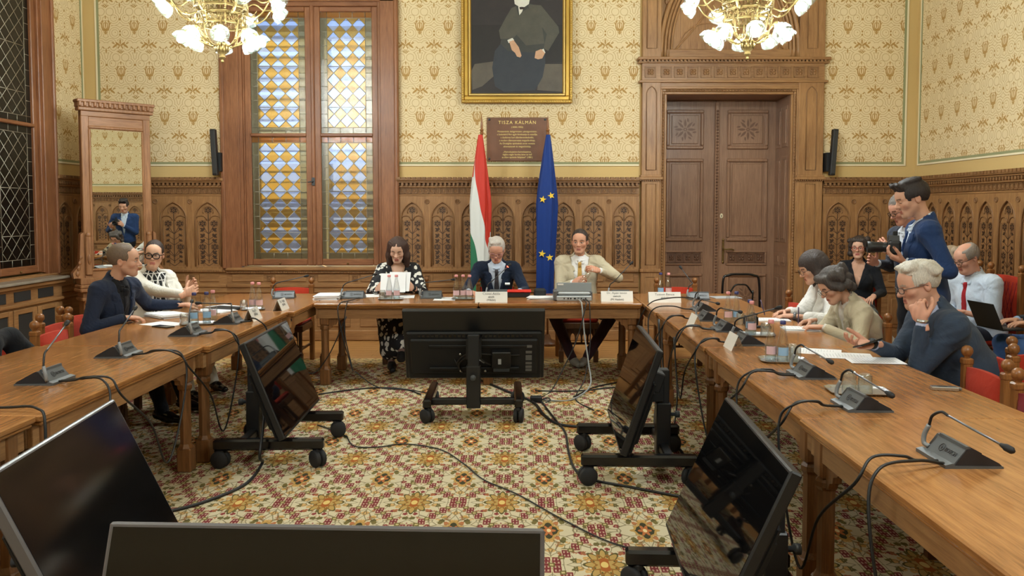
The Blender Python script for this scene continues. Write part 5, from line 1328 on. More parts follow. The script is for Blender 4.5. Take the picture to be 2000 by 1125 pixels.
def hair_mesh(P):
    st=P.get('style','short'); wd=P.get('w',1.0); F=Field((-.17,-.15,-.36 if st in('long','longfringe') else -.16),(.17,.17,.17),.0052)
    off=P.get('vol',.012); X,Y,Z=F.XYZ()
    F.ell((0,.014,.037),(.075*wd+off,.097+off,.088+off),.0); 
    hl=P.get('hairline',.068)                       # height of the hairline at the forehead
    if st in ('short','buzz','bald','grey','quiff','side'):
        # below the ear line hair stops; face window cut away
        F.cut(-(Z-(-.030+np.clip(.06-Y,-.2,.3)*.25)))           # nape / sideburn slope
        face=np.maximum(np.abs(X)-(.060*wd+np.clip(Z-.03,0,1)*.1), Y-(-.030+np.clip(.05-Z,-.02,.1)*.35)); F.cut(-np.maximum(face,Z-hl))
        F.cut(-np.maximum(np.maximum(-.028+.0*X-Y, -1.0),np.maximum(Z-.012,-(Y+.028))*0+np.maximum(Z-.010,Y-.028)))     # clear around the ears
        if st=='quiff': 
            for k in range(7): F.cone((-.045+.015*k,-.055,.095),(-.050+.017*k,-.085-.010*math.sin(k),.118+.008*math.sin(k*2)),.022,.012,.02)
            for k in range(6): F.ell((-.05+.02*k,.02,.118),(.022,.06,.016),.02)
        if st=='grey':
            for k in range(9): F.cone((-.055+.014*k,-.02,.108),(-.060+.015*k,-.062-.006*math.cos(k),.104+.008*math.sin(k*2.3)),.018,.009,.02)
            for k in range(7): F.cone((.062*math.cos(k),.05+.03*math.sin(k*2),.09),(.085*math.cos(k),.08+.03*math.sin(k*2),.055),.025,.015,.02)
        if st=='side':
            for k in range(6): F.cone((.03-.012*k,-.05+.01*k,.112),(-.045-.004*k,-.055+.02*k,.105),.018,.013,.02)
        if st=='bald': F.ell((0,-.015,.125),(.062,.085,.055),.02,'s')
    elif st=='bun':
        F.cut(-(Z-(-.035+np.clip(.08-Y,-.2,.3)*.45))); face=np.maximum(np.abs(X)-.066*wd,Y-(-.028+np.clip(.05-Z,-.02,.1)*.5)); F.cut(-np.maximum(face,Z-hl)); F.ell((0,.115,-.01),(.04,.035,.05),.02)
        F.cut(-np.maximum(Z-.012,np.maximum(Y-.03,-.03-Y)))
    elif st in ('long','longfringe'):
        for s in (-1,1):
            F.cone((s*.062,.01,.06),(s*.085,.0,-.06),.040,.036,.03); F.cone((s*.085,.0,-.06),(s*.095,.005,-P.get('len',.24)),.034,.022,.03); F.cone((s*.05,.06,.0),(s*.06,.065,-P.get('len',.24)),.05,.03,.04)
        F.cone((0,.07,.0),(0,.075,-P.get('len',.24)),.055,.035,.04)
        face=np.maximum(np.abs(X)-(.052*wd-.10*np.clip(Z-.02,0,.1)*(1 if st=='long' else 0)),Y+.035); F.cut(-np.maximum(face,Z-(hl if st=='long' else .040)))
        if st=='long': F.cut(-np.maximum(np.maximum(np.abs(X)-.005,Y+.05),Z-.098)*1.0)
    elif st=='bob':
        rng=np.random.default_rng(5)
        for k in range(26):
            a=rng.uniform(-.4,PI+.4); zz=rng.uniform(-.075,.10); r=.088*math.cos((zz-.02)*5.0)+.008; F.ell((r*math.cos(a),.015+r*1.05*math.sin(a),zz),(.03,.03,.032),.014)
        for s in (-1,1): F.cone((s*.05,-.06,.085),(s*.078,-.04,.02),.026,.024,.02)
        F.cone((-.05,-.062,.088),(.045,-.068,.085),.024,.022,.02)
        face=np.maximum(np.abs(X)-.054*wd,Y+.030); F.cut(-np.maximum(face,Z-hl))
    v,f=F.mesh()
    nz=P.get('noise',.0022); a=np.arctan2(v[:,0],v[:,1]+.001)
    d=np.sin(a*47+v[:,2]*30)*.5+np.sin(a*83-v[:,2]*45+1)*.35+np.sin(v[:,0]*420+v[:,1]*300)*.3
    nrm=v-np.array([0,.012,.02]); nrm/=np.linalg.norm(nrm,axis=1)[:,None]+1e-9
    return v+nrm*(d*nz)[:,None],f
def glasses(P, parent, Mx):
    g=P['glasses']; wd=P.get('w',1.0); r=g.get('r',.0022); b=MB(); hw,hh=g.get('hw',.024),g.get('hh',.019); y0=-.108
    def ring(cx):
        pts=[]
        for k in range(18):
            t=2*PI*k/18; c,s=math.cos(t),math.sin(t); pts.append((cx+hw*np.sign(c)*abs(c)**.7,y0+abs(cx+hw*c)*.18-.006,-.002+hh*np.sign(s)*abs(s)**.75))
        return pts
    for s in (-1,1):
        rg=ring(s*.031*wd); b.tube(rg,r,5,closed=True); 
        b.tube([(s*(.031*wd+hw),y0+.006,.006),(s*.074*wd,-.07,.006),(s*.080*wd,.0,.006),(s*.078*wd,.03,-.012)],r*.9,5)
    b.tube([(-.008,y0-.004,.003),(0,y0-.007,.006),(.008,y0-.004,.003)],r,5)
    b.xf(Mx); b.build('glasses',g['mat'],parent)
    l=MB()
    for s in (-1,1):
        rg=ring(s*.031*wd); l.add(rg,[tuple(range(18))])
    l.xf(Mx); l.build('lenses',M['lens'],parent)

def wrinkle(v,f,arm,amp):
    """cloth folds: creases gathered round each elbow, drag lines from the shoulders, soft drape on the trunk"""
    n=np.zeros_like(v); fn=np.cross(v[f[:,2]]-v[f[:,0]],v[f[:,3]]-v[f[:,1]])
    for k in range(4): np.add.at(n,f[:,k],fn)
    n/=np.linalg.norm(n,axis=1)[:,None]+1e-12; d=np.zeros(len(v))
    for key in arm:
        s,sh,el,wr,a=arm[key]; bi=(sh-el)/np.linalg.norm(sh-el)+(wr-el)/np.linalg.norm(wr-el); bi/=np.linalg.norm(bi)+1e-9
        for p,q,sg in ((el,sh,1.0),(el,wr,.9)):
            ax=(q-p); L=np.linalg.norm(ax); ax/=L; r=v-p; t=r@ax; rad=r-t[:,None]*ax; rd=np.linalg.norm(rad,axis=1); w_=np.exp(-(t/.13)**2)*(t>-.03)*(rd<.10)
            side=(rad@bi)/(rd+1e-6); ph=(t+.018*np.sin(side*2.5))*2*PI/.042
            d+=amp*sg*w_*(np.abs(np.sin(ph))*1.4-.8)*np.clip(.45+.55*side,.1,1)
        r=v-sh; dist=np.linalg.norm(r,axis=1); d+=.5*amp*np.exp(-((dist-.13)/.08)**2)*np.sin(np.arctan2(r[:,0]*s,-r[:,2]+.001)*9)
    d+=.5*amp*np.sin(v[:,0]*38+np.sin(v[:,2]*14)*1.5)*np.clip((.30-v[:,2])/.2,0,1)*np.clip((v[:,2]+.1)/.1,0,1)
    return v+n*d[:,None]
def ik(sh, wr, l1, l2, hint):
    d=wr-sh; L=np.linalg.norm(d); L2=min(L,(l1+l2)*.999); d=d/L; a=(l1*l1-l2*l2+L2*L2)/(2*L2); h=math.sqrt(max(l1*l1-a*a,1e-6))
    hv=v3(hint); hv=hv-d*(hv@d); hv/=np.linalg.norm(hv)+1e-9
    return sh+d*a+hv*h
def frame(fy,nz):
    """matrix columns for a hand: local -y along fy (fingers), local -z along the palm normal nz"""
    y=-v3(fy)/np.linalg.norm(fy); z=-v3(nz); z=z-y*(z@y); z/=np.linalg.norm(z); x=np.cross(y,z); return np.stack([x,y,z],1)
def person(label, pos, yaw, lean=.1, side=0.0, sc=1.0, head={}, arms={}, top={}, legs=None, build={}, twist=0.0):
    """pos: hip centre in the room; the torso frame leans forward (local -y is the front)"""
    R=empty('person',(pos[0],pos[1],0)); tag(R,label,'person')
    Tw=Matrix.Translation((0,0,pos[2]))@Matrix.Rotation(yaw,4,'Z')            # hips
    T=Tw@Matrix.Rotation(side,4,'Y')@Matrix.Rotation(lean,4,'X')@Matrix.Scale(sc,4)
    Ti=T.inverted(); toL=lambda p: v3(Ti@(Vector(p)-Vector((pos[0],pos[1],0))))
    fat=build.get('fat',0.0); bust=build.get('bust',0.0); sw=build.get('sw',.178); belly=build.get('belly',0.0); hunch=build.get('hunch',0.0)
    S={s: v3((s*sw,.0-hunch,.462)) for s in (-1,1)}; arm={}
    for s,key in ((-1,'R'),(1,'L')):      # facing -y: the person's right hand is at local -x
        a=arms.get(key)
        if a is None: a={'to':None}
        wr=toL(a['to']) if a.get('to') is not None else v3((s*.26,-.05,.0))
        hint=v3(a.get('hint',(s*.6,.4,-1)));
        d=wr-S[s]; L=np.linalg.norm(d)
        if L>.545: wr=S[s]+d/L*.545
        el=ik(S[s],wr,.29,.26,hint); arm[key]=(s,S[s],el,wr,a)
    # ---- torso volume
    def torso(F,g):
        F.ell((0,.01,.02),(.165+fat+g,.118+fat+g,.12),.0); F.ell((0,.0-belly*.5,.15),(.142+fat+g,.108+fat+belly+g,.15),.08); F.ell((0,.0-hunch*.6,.33),(.155+fat*.7+g,.112+fat*.6+g,.155),.08)
        F.cone((-sw+.03,-hunch,.465),(sw-.03,-hunch,.465),.058+g,.058+g,.06); F.cone((0,.02-hunch,.46),(0,.025-hunch,.55),.075+g,.052+g*.6,.05)
        if bust:
            for s in (-1,1): F.ell((s*.07,-.085,.32),(.07+g,.06+bust+g,.07+g),.05)
        return F
    kind=top.get('kind','suit'); g={'suit':.016,'shirt':.010,'blouse':.014,'dress':.010}.get(kind,.012)+top.get('loose',0.0)
    pts=np.array([p for k in arm for p in arm[k][1:4]]); lo=np.minimum(pts.min(0),v3((-.25,-.22,-.13)))-.09; hi=np.maximum(pts.max(0),v3((.25,.22,.58)))+.09
    G=Field(lo,hi,.0095); torso(G,g)
    sl=top.get('sleeve',1.0); ar=top.get('arm',1.0)
    X,Y,Z=G.XYZ()
    wob=.0022*np.sin(X*31+Z*17+Y*11)*np.sin(Z*23-Y*19); G.f=G.f+wob.astype(np.float32)
    mats=[cloth(top.get('c',(40,46,66)),top.get('fab','wool'))] if 'mat' not in top else [top['mat']]
    if kind=='suit' or top.get('vee'):
        zb=top.get('button',.17); wv=top.get('open',.075)
        wid=np.clip((Z-zb)/(.50-zb),0,1.15)*wv+top.get('gap',0.0)
        wedge=np.maximum(np.abs(X)-wid, Y+.015); wedge=np.maximum(wedge,zb-.22-Z) if top.get('gap') else np.maximum(wedge,zb-Z)
        if kind=='suit':
            lap=np.exp(-((np.abs(X)-wid-.030*np.clip((Z-zb)/.15,0,1))/.024)**4)*(Z>zb)*(Z<.46)*(Y<-.02)*.007
            G.f=G.f-lap.astype(np.float32)
        G.cut(-wedge)
    nd=top.get('neck',.055); G.cut(-(np.sqrt(X**2+(Y-.012+hunch)**2)-nd-(.0)+np.clip(.505-Z,0,1)*3.0))
    for k in arm:
        s,sh,el,wr,a=arm[k]; end=el+(wr-el)*(.87 if sl>=1 else sl)
        G.cone(sh+v3((0,0,-.005)),el,(.060+fat*.3)*ar,.048*ar,.045); G.cone(el,end,.048*ar,(.037 if kind!='blouse' else .042)*ar,.012)
    v,f=G.mesh(); v=wrinkle(v,f,arm,.0045 if kind!='blouse' else .0060); np_mesh(top.get('name','jacket'),[(apply(T,v),f,0)],mats,R)
    if kind=='suit':
        Lp=Field((-.24,-.30,top.get('button',.17)-.02),(.24,.02,.50),.006); torso(Lp,g+.0075); x,y,z=Lp.XYZ(); zb=top.get('button',.17)
        wd_=np.clip((z-zb)/(.50-zb),0,1.15)*top.get('open',.075)+top.get('gap',0.0); lw=.062*np.clip((z-zb)/.16,.08,1)-.030*((z>.385)&(z<.398))
        Lp.cut(np.maximum(np.maximum(wd_-.002-np.abs(x),np.abs(x)-wd_-lw),np.maximum(np.maximum(y+.03,z-.455),zb-z)))
        In=Field((-.24,-.30,zb-.02),(.24,.02,.50),.006); torso(In,g-.004); Lp.cut(-In.f)
        v,f=Lp.mesh()
        for sd in (-1,1):
            m_=(v[f[:,0],0]*sd>0); ff=f[m_]
            if len(ff): ids,iv=np.unique(ff,return_inverse=True); np_mesh('lapel',[(apply(T,v[ids]),iv.reshape(ff.shape),0)],mats,R)
        C=Field((-.14,-.16,.36),(.14,.14,.62),.007); C.cone((-.05,.055-hunch,.50),(.05,.055-hunch,.50),.03,.03,.02)
        for s in (-1,1): C.cone((s*.05,.055-hunch,.50),(s*.078,-.005-hunch,.505),.028,.022,.02,flat=(0,0,1,.9)); C.cone((s*.078,-.005-hunch,.505),(s*.062,-.10-hunch*.6,.40),.020,.016,.02)
        v,f=C.mesh(); np_mesh('collar',[(apply(T,v),f,0)],mats,R)
    # ---- shirt under the jacket
    if 'shirt' in top:
        H=Field((-.22,-.22,.0),(.22,.20,.62),.0085); torso(H,.004+top.get('shirtoff',.0)); x,y,z=H.XYZ()
        if top.get('collar',True):
            for s in (-1,1): H.cone((s*.05,.045-hunch,.538),(s*.057,-.02-hunch,.534),.011,.011,.005); H.cone((s*.057,-.02-hunch,.530),(s*.034,-.088-hunch,.472),.011,.008,.004); H.cone((s*.040,-.066-hunch,.500),(s*.014,-.084-hunch,.498),.009,.007,.004)
            H.cone((-.05,.045-hunch,.535),(.05,.045-hunch,.538),.011,.011,.006)
        H.f=np.where((y>.03)&(z<.515),np.maximum(H.f,.01),H.f).astype(np.float32)
        H.cut(-(np.sqrt(x**2+(y-.010+hunch)**2)-.046+np.clip(.50-z,0,1)*2.0)); 
        if top.get('vneck'): H.cut(-np.maximum(np.maximum(np.abs(x)-np.clip((z-(.5-top['vneck']))*.35,0,.09),y+.01),.5-top['vneck']-z))
        v,f=H.mesh(); np_mesh('shirt',[(apply(T,v),f,0)],[cloth(top['shirt'],'cotton') if 'shirtmat' not in top else top['shirtmat']],R)
    if kind=='shirt':
        C=Field((-.12,-.16,.40),(.12,.12,.64),.006); C.cone((-.045,.05,.535),(.045,.05,.535),.018,.018,.01)
        for s in (-1,1): C.cone((s*.05,.045,.535),(s*.058,-.02,.535),.018,.017,.01); C.cone((s*.058,-.02,.535),(s*.034,-.09,.478),.017,.014,.008)
        v,f=C.mesh(); np_mesh('collar',[(apply(T,v),f,0)],mats,R)
    if 'tie' in top:
        K=Field((-.06,-.24,-.02),(.06,.05,.52),.006); torso(K,.011 if 'shirt' in top else g+.007); K.f=K.f; x,y,z=K.XYZ(); K.cut(np.maximum(np.abs(x)-np.clip(.016+(.47-z)*.055,.016,.042),y+.02)); K.cut(z-.485); K.cone((0,-.098-hunch,.468),(0,-.103-hunch,.450),.019,.015,.008)
        v,f=K.mesh(); np_mesh('tie',[(apply(T,v),f,0)],[cloth(top['tie'],'silk')],R)
    if top.get('pocket'): MB().box(.085,.135,-.138-belly,-.125,.352,.362).xf(T).build('pocket_square',M['paper'],R)
    # ---- head
    hd=dict(head); Hc=v3(hd.get('at',(0,-.035,.685))); Hm=T@Matrix.Translation(Hc)@Matrix.Rotation(hd.get('yaw',0),4,'Z')@Matrix.Rotation(hd.get('pitch',0)-lean*hd.get('level',.8),4,'X')@Matrix.Rotation(hd.get('roll',0),4,'Y')@Matrix.Scale(hd.get('sc',1.0),4)
    nk=v3(Hm.inverted()@(T@Vector((0,.022-hunch,.50))))
    HF=head_field(nk,hd); hv,hf=HF.mesh(); hc=head_colors(hv,hd); parts=[(apply(Hm,hv),hf,0)]; cols=[hc]; base=np.array(srgb(*hd.get('skin',(206,160,132)))[:3])
    # body under the clothes, continuous with neck and arms
    B=Field(lo,hi,.014); torso(B,-.012)
    for k in arm:
        s,sh,el,wr,a=arm[k]; B.cone(sh,el,.042,.036,.03); B.cone(el,el+(wr-el)*.86,.034,.022,.01)
    xx,yy,zz=B.XYZ(); bv,bf=B.mesh(); parts.append((apply(T,bv),bf,0)); cols.append(np.tile(base,(len(bv),1)))
    for k in arm:
        s,sh,el,wr,a=arm[k]
        if a.get('hide'): continue
        fd=a.get('dir'); fd=(wr-el) if fd is None else v3(Ti.to_3x3()@Vector(fd)); pn=a.get('palm',(0,0,-1)); pn=v3(Ti.to_3x3()@Vector(pn))
        hv2,hf2=hand_mesh(a.get('curl',(.35,.42,.48,.55)),a.get('thumb',.4),a.get('spread',.05),side=a.get('mirror',-s if pn[2]<=0 else -s),sc=build.get('hand',1.0))
        Fm=frame(fd,pn); hv2=hv2@Fm.T+wr
        parts.append((apply(T,hv2),hf2,0)); hb=np.tile(base,(len(hv2),1)); hb=hb*(1-.06*np.sin(hv2[:,[0]]*300)); hb[:,1:]*=.95; cols.append(hb)
        if sl>=1 and a.get('cuff',True) and 'shirt' in top:
            u=(wr-el)/np.linalg.norm(wr-el); cf=MB(); cf.tube([el+(wr-el)*.86,el+(wr-el)*1.0],[.031,.030],14,caps=True); cf.xf(T); cf.build('cuff',cloth(top['shirt'],'cotton'),R)
        if a.get('watch'):
            cf=MB(); u=(wr-el); cf.tube([el+u*.99,el+u*1.07],.029,14); cf.xf(T); cf.build('watch_strap',a['watch'],R)
    np_mesh('body',parts,[M['skin']],R,np.concatenate(cols))
    if hd.get('style')!='none':
        v,f=hair_mesh(hd); np_mesh('hair',[(apply(Hm,v),f,0)],[hair_mat(hd.get('hair',(60,46,38)))],R)
    if 'glasses' in hd: glasses(hd,R,Hm)
    # ---- legs: knees and feet in room space relative to the hips
    if legs:
        lg=legs; LT=Tw; pr=[]
        J={}
        for s,key in ((-1,'R'),(1,'L')):
            kn,ft=lg[key]; J[key]=(v3((s*.09,.0,.0)),v3(Tw.inverted()@(Vector(kn)-Vector((pos[0],pos[1],0)))),v3(Tw.inverted()@(Vector(ft)-Vector((pos[0],pos[1],0)))))
        P_=np.array([p for q in J.values() for p in q]); F=Field(P_.min(0)-.16,P_.max(0)+.16,.011)
        r=lg.get('r',1.0); F.ell((0,.01,0),(.172*sc+fat,.13+fat,.12),.0)
        for key in J:
            h,kn,ft=J[key]; F.cone(h,kn,.088*r,.066*r,.05); F.cone(kn,kn+(ft-kn)*lg.get('hem',.92),.064*r,.048*r*lg.get('flare',1.0),.02)
        if lg.get('skirt'):
            for key in J: h,kn,ft=J[key]; F.cone(kn,kn+(ft-kn)*lg['hem'],.085,.10,.06)
            F.cone((J['R'][1]+J['L'][1])/2,(J['R'][1]+(J['R'][2]-J['R'][1])*lg['hem']+J['L'][1]+(J['L'][2]-J['L'][1])*lg['hem'])/2,.09,.11,.05)
        x,y,z=F.XYZ(); F.f=F.f+(.004*np.sin(z*40+x*20)*np.sin(y*25)).astype(np.float32)
        v,f=F.mesh(); np_mesh('skirt' if lg.get('skirt') else 'trousers',[(apply(Tw,v),f,0)],[lg['mat'] if 'mat' in lg else cloth(lg.get('c',(36,38,46)))],R)
        for key in J:
            h,kn,ft=J[key]; fw=v3(lg.get('toe',(0,-1,0))); 
            if isinstance(lg.get('toes'),dict): fw=v3(lg['toes'][key])
            S2=Field(ft-.25,ft+.25,.007); fw=fw/np.linalg.norm(fw); S2.cone(ft+v3((0,0,.01))-fw*.05,ft+fw*.05+v3((0,0,-.005)),.040,.040,.02); S2.cone(ft+fw*.03+v3((0,0,-.012)),ft+fw*.16+v3((0,0,-.022)),.040,.032,.03,flat=(0,0,1,.85))
            xx,yy,zz=S2.XYZ(); S2.cut((ft[2]-.052)-zz)
            v,f=S2.mesh(); np_mesh('shoe',[(apply(Tw,v),f,0)],[lg.get('shoe',M['blackgloss'])],R)
            if lg.get('bare'):
                A=MB(); A.tube([kn+(ft-kn)*.45,kn+(ft-kn)*.75,ft+v3((0,0,.02))],[.050,.042,.032],12); A.xf(Tw); A.build('lower_leg',plain('stocking',srgb(132,104,98),.6),R)
    return R
# ------------------------------------------------------------------ the people
def floral():
    m=Mat('black_white_print'); q=m.coord('Object'); n=m.noise(q,9,1); 
    mp=m.nt.nodes.new('ShaderNodeVectorMath'); mp.operation='ADD'; m.nt.links.new(q,mp.inputs[0])
    cx=m.comb(n*.10,n*.08,n*.06); m.nt.links.new(cx,mp.inputs[1])
    v=m.voro(mp.outputs[0],17); d=E_(m.nt,v.outputs['Distance']); w_=m.noise(q,34,1); f=(d+(w_-.5)*.55).lt(.40)*(((d*9.0)).sin().gt(-.80))
    m.base(m.mix(f,srgb(24,24,30),srgb(232,230,222))).set(Roughness=.75); return m.m
M['print']=floral()
def grid_print():
    m=Mat('black_white_grid'); q=m.xyz(); a=((q[0]*28).frac().lt(.22)).max((q[2]*16).frac().lt(.10)).max((q[1]*28).frac().lt(.2)); m.base(m.mix(a,srgb(22,22,24),srgb(220,218,214))).set(Roughness=.8); return m.m
GL_BLK=M['blackgloss']; GL_MET=plain('gunmetal_frame',srgb(86,80,78),.35,.6); GL_RED=plain('red_frame',srgb(176,60,52),.4); GL_CLR=plain('clear_pink_frame',srgb(168,120,124),.35)
NAVY,NAVY2,BEIGE,WHITE=(38,46,66),(36,46,72),(198,186,160),(228,224,214)
# left table
person('man in a navy suit and dark shirt with cropped hair, sitting at the left table',(-3.22,6.38,.55),dg(76),.20,0,1.04,
  head=dict(yaw=.50,pitch=.02,style='buzz',vol=.006,noise=.001,hair=(92,76,62),skin=(204,158,132),stubble=.25,nose=1.15,hairline=.075),
  arms={'R':dict(to=(-2.99,6.22,.815),dir=(.8,.5,-.1),palm=(.0,0,-1),curl=(.5,.55,.6,.6),hint=(-.8,.5,-.6)),'L':dict(to=(-2.80,6.80,.845),dir=(.5,.85,-.05),palm=(0,0,-1),curl=(.12,.15,.18,.2),hint=(.7,.2,-.6))},
  top=dict(kind='suit',c=NAVY,shirt=(22,22,26),tie=(30,30,36),button=.14),legs=dict(R=((-2.84,6.24,.52),(-2.72,6.22,.06)),L=((-2.86,6.62,.52),(-2.70,6.60,.06)),c=(30,32,40)))
person('woman in a white blazer with large black glasses, sitting at the left table',(-3.34,7.40,.54),dg(52),.10,0,1.02,
  head=dict(yaw=-.62,pitch=.05,style='bun',hair=(44,34,30),vol=.006,neckr=.038,skin=(214,168,140),glasses=dict(mat=GL_BLK,r=.0042,hw=.027,hh=.022),lip=(190,110,100),w=.95,jaw=.9,gaze=-.5),
  arms={'R':dict(to=(-2.86,7.06,.90),cuff=False,dir=(.6,.5,.35),palm=(-.4,.8,0),curl=(.5,.55,.6,.6),hint=(-.5,.5,-1)),'L':dict(to=(-2.92,7.20,.93),cuff=False,dir=(.7,-.1,.5),palm=(-.2,-.9,.0),curl=(.5,.55,.6,.6),hint=(.5,.5,-1))},
  top=dict(kind='suit',c=WHITE,shirt=(24,24,26),shirtmat=grid_print(),collar=False,open=.085,gap=.022,button=.05,loose=.004),build=dict(sw=.160,bust=.01),
  legs=dict(R=((-2.98,7.05,.52),(-2.80,6.95,.06)),L=((-2.90,7.40,.52),(-2.75,7.35,.06)),c=(222,218,206)))
# back table
person('woman in a black and white patterned dress reading papers at the back table',(-1.31,8.92,.53),dg(6),.30,0,1.05,
  head=dict(yaw=-.12,pitch=.30,style='long',hair=(58,40,34),vol=.014,len=.22,neckr=.038,skin=(216,174,150),closed=True,w=.95,jaw=.88,lip=(182,100,92)),
  arms={'R':dict(to=(-1.44,8.33,.835),dir=(.5,-.6,.3),palm=(.8,.3,0),curl=(.5,.55,.6,.6)),'L':dict(to=(-1.08,8.36,.835),dir=(-.5,-.6,.25),palm=(-.8,.3,0),curl=(.5,.55,.6,.6),watch=M['blackm'])},
  top=dict(kind='dress',name='dress_bodice',mat=M['print'],vee=True,open=.07,button=.33,sleeve=.80,arm=1.12,shirt=(206,166,142),collar=False,vneck=.14,shirtoff=-.012),build=dict(sw=.160,bust=.02),
  legs=dict(R=((-1.38,8.42,.55),(-1.30,8.30,.06)),L=((-1.22,8.40,.58),(-1.17,8.10,.20)),mat=M['print'],skirt=True,hem=.72,bare=True,shoe=M['blackm'],toes=dict(R=(.1,-1,0),L=(.0,-.9,-.3))))
person('grey-haired man in a navy suit with a white pocket square reading at the back table',(-.245,8.98,.55),0,.36,0,1.05,
  head=dict(yaw=-.03,pitch=.42,style='side',vol=.010,hair=(176,168,160),skin=(212,158,134),glasses=dict(mat=GL_CLR,r=.0026),closed=True,browa=.4,brow=(150,130,120),lip=(190,120,110)),
  arms={'R':dict(to=(-.52,8.36,.80),dir=(.7,-.6,-.1),palm=(0,0,-1)),'L':dict(to=(.0,8.38,.80),dir=(-.7,-.6,-.1),palm=(0,0,-1))},
  top=dict(kind='suit',c=(32,42,62),shirt=(206,218,236),tie=(62,58,62),button=.16,open=.085,pocket=True),build=dict(sw=.185,belly=.02))
person('man in a beige jacket and gold tie opening a small bottle at the back table',(.655,8.97,.57),dg(-4),.10,0,1.06,
  head=dict(yaw=-.14,pitch=.06,style='short',vol=.007,hair=(50,40,36),skin=(208,154,126),stubble=.15,w=1.03,jaw=1.1,lip=(176,108,96),brow=(56,42,36)),
  arms={'R':dict(to=(.56,8.57,.875),dir=(.75,-.5,.25),palm=(.5,.5,-.3),curl=(.75,.8,.8,.85),thumb=.8),'L':dict(to=(.83,8.56,1.0),dir=(-.9,-.3,.25),palm=(-.2,.6,-.6),curl=(.7,.8,.85,.9),thumb=.9,hint=(.9,.2,-.5))},
  top=dict(kind='suit',c=BEIGE,shirt=(236,234,232),tie=(198,158,88),button=.10,open=.09,loose=.004),build=dict(sw=.195,fat=.012),
  legs=dict(R=((.36,8.42,.54),(.56,8.55,.06)),L=((.94,8.42,.54),(.68,8.50,.07)),c=(58,34,38),shoe=plain('grey_suede',srgb(140,134,122),.8),toes=dict(R=(.35,-1,0),L=(-.2,-1,.05))))
# right table
person('dark-haired woman with a fringe in a white blouse writing at the right table',(2.70,6.72,.51),dg(-92),.38,0,1.04,
  head=dict(yaw=.05,pitch=.30,style='longfringe',hair=(52,44,42),vol=.018,len=.20,neckr=.038,skin=(212,166,140),glasses=dict(mat=GL_MET,r=.0016),closed=True,lip=(176,104,92)),
  arms={'R':dict(to=(2.14,6.62,.81),dir=(-.8,-.4,-.1),palm=(-.2,-.5,-.8),curl=(.6,.75,.8,.85),thumb=.8,hint=(-.6,.2,-.6)),'L':dict(to=(2.16,6.42,.80),dir=(-.8,.3,0),palm=(0,0,-1),watch=M['grey'],hint=(.6,.2,-.6))},
  top=dict(kind='blouse',name='blouse',c=(232,230,226),fab='cotton',sleeve=.62,arm=1.2,loose=.012,vee=True,open=.04,button=.30,shirt=(206,162,136),collar=False,vneck=.1,shirtoff=-.014),build=dict(sw=.168,fat=.018,bust=.025),
  legs=dict(R=((2.28,6.85,.53),(2.34,6.85,.06)),L=((2.28,6.58,.53),(2.36,6.58,.06)),c=(34,34,40)))
person('short-haired woman in a cream jacket bent over her notes at the right table',(2.70,6.04,.49),dg(-88),.54,0,1.03,
  head=dict(yaw=.08,pitch=.42,style='bob',hair=(66,60,58),vol=.016,neckr=.038,skin=(206,160,134),glasses=dict(mat=GL_MET,r=.0018),closed=True,noise=.003),
  arms={'R':dict(to=(2.15,6.05,.81),dir=(-.85,-.3,-.1),palm=(-.2,-.5,-.8),curl=(.6,.75,.8,.85),thumb=.8,hint=(-.6,.2,-.6)),'L':dict(to=(2.15,5.80,.80),dir=(-.9,.3,0),palm=(0,0,-1),hint=(.6,.2,-.6))},
  top=dict(kind='suit',c=(196,184,158),shirt=(220,214,204),collar=False,loose=.006,button=.2,open=.06),build=dict(sw=.165,fat=.006,hunch=.02),
  legs=dict(R=((2.26,6.18,.53),(2.36,6.18,.06)),L=((2.26,5.92,.53),(2.36,5.92,.06)),c=(44,44,50)))
person('grey-haired man in a blue wool jacket resting his cheek on his fist over a phone',(2.68,4.76,.53),dg(-94),.44,0,1.10,
  head=dict(yaw=.02,pitch=.20,style='grey',hair=(180,172,160),vol=.009,noise=.003,skin=(208,158,134),glasses=dict(mat=GL_MET,r=.0022,hw=.025,hh=.015),brow=(150,140,128),closed=True,fat=.006,dchin=True,nose=1.15),
  arms={'R':dict(to=(2.03,4.70,.86),dir=(-.85,-.1,.0),palm=(.0,-.3,.9),curl=(.45,.5,.6,.7),thumb=.8,watch=M['blackm'],hint=(-.5,.2,-.8)),'L':dict(to=(2.25,4.58,1.0),dir=(-.15,.35,.9),palm=(.7,.6,0),curl=(1.2,1.25,1.3,1.3),thumb=1.0,watch=M['silver'],hint=(-.1,-.5,-1.2))},
  top=dict(kind='suit',c=(58,70,88),shirt=(172,178,204),button=.18,open=.07,loose=.006),build=dict(sw=.195,fat=.03,belly=.02,hunch=.03,hand=1.06),
  legs=dict(R=((2.22,4.90,.54),(2.34,4.9,.06)),L=((2.22,4.62,.54),(2.34,4.62,.06)),c=(52,58,72),r=1.08))
person('standing photographer in a blue blazer looking down at his camera',(2.93,5.92,.98),dg(-104),.06,0,1.08,
  head=dict(at=(0,-.06,.68),yaw=.12,pitch=.30,style='quiff',hair=(36,30,30),vol=.012,skin=(210,162,136),nose=1.1,stubble=.12,closed=True),
  arms={'R':dict(to=(2.74,5.97,1.31),dir=(-.7,-.2,.4),palm=(-.2,-.9,.2),curl=(.7,.8,.8,.8),thumb=.7,hint=(-.6,.2,-1)),'L':dict(to=(2.70,5.75,1.265),dir=(-.7,.3,.3),palm=(-.2,.3,.9),curl=(.5,.6,.6,.6),thumb=.5,hint=(.5,.3,-1))},
  top=dict(kind='suit',c=(40,62,104),shirt=(206,218,236),button=.1,open=.06),build=dict(sw=.185),
  legs=dict(R=((2.90,6.02,.52),(2.94,6.04,.06)),L=((2.92,5.82,.52),(2.96,5.80,.06)),c=(28,28,32)))
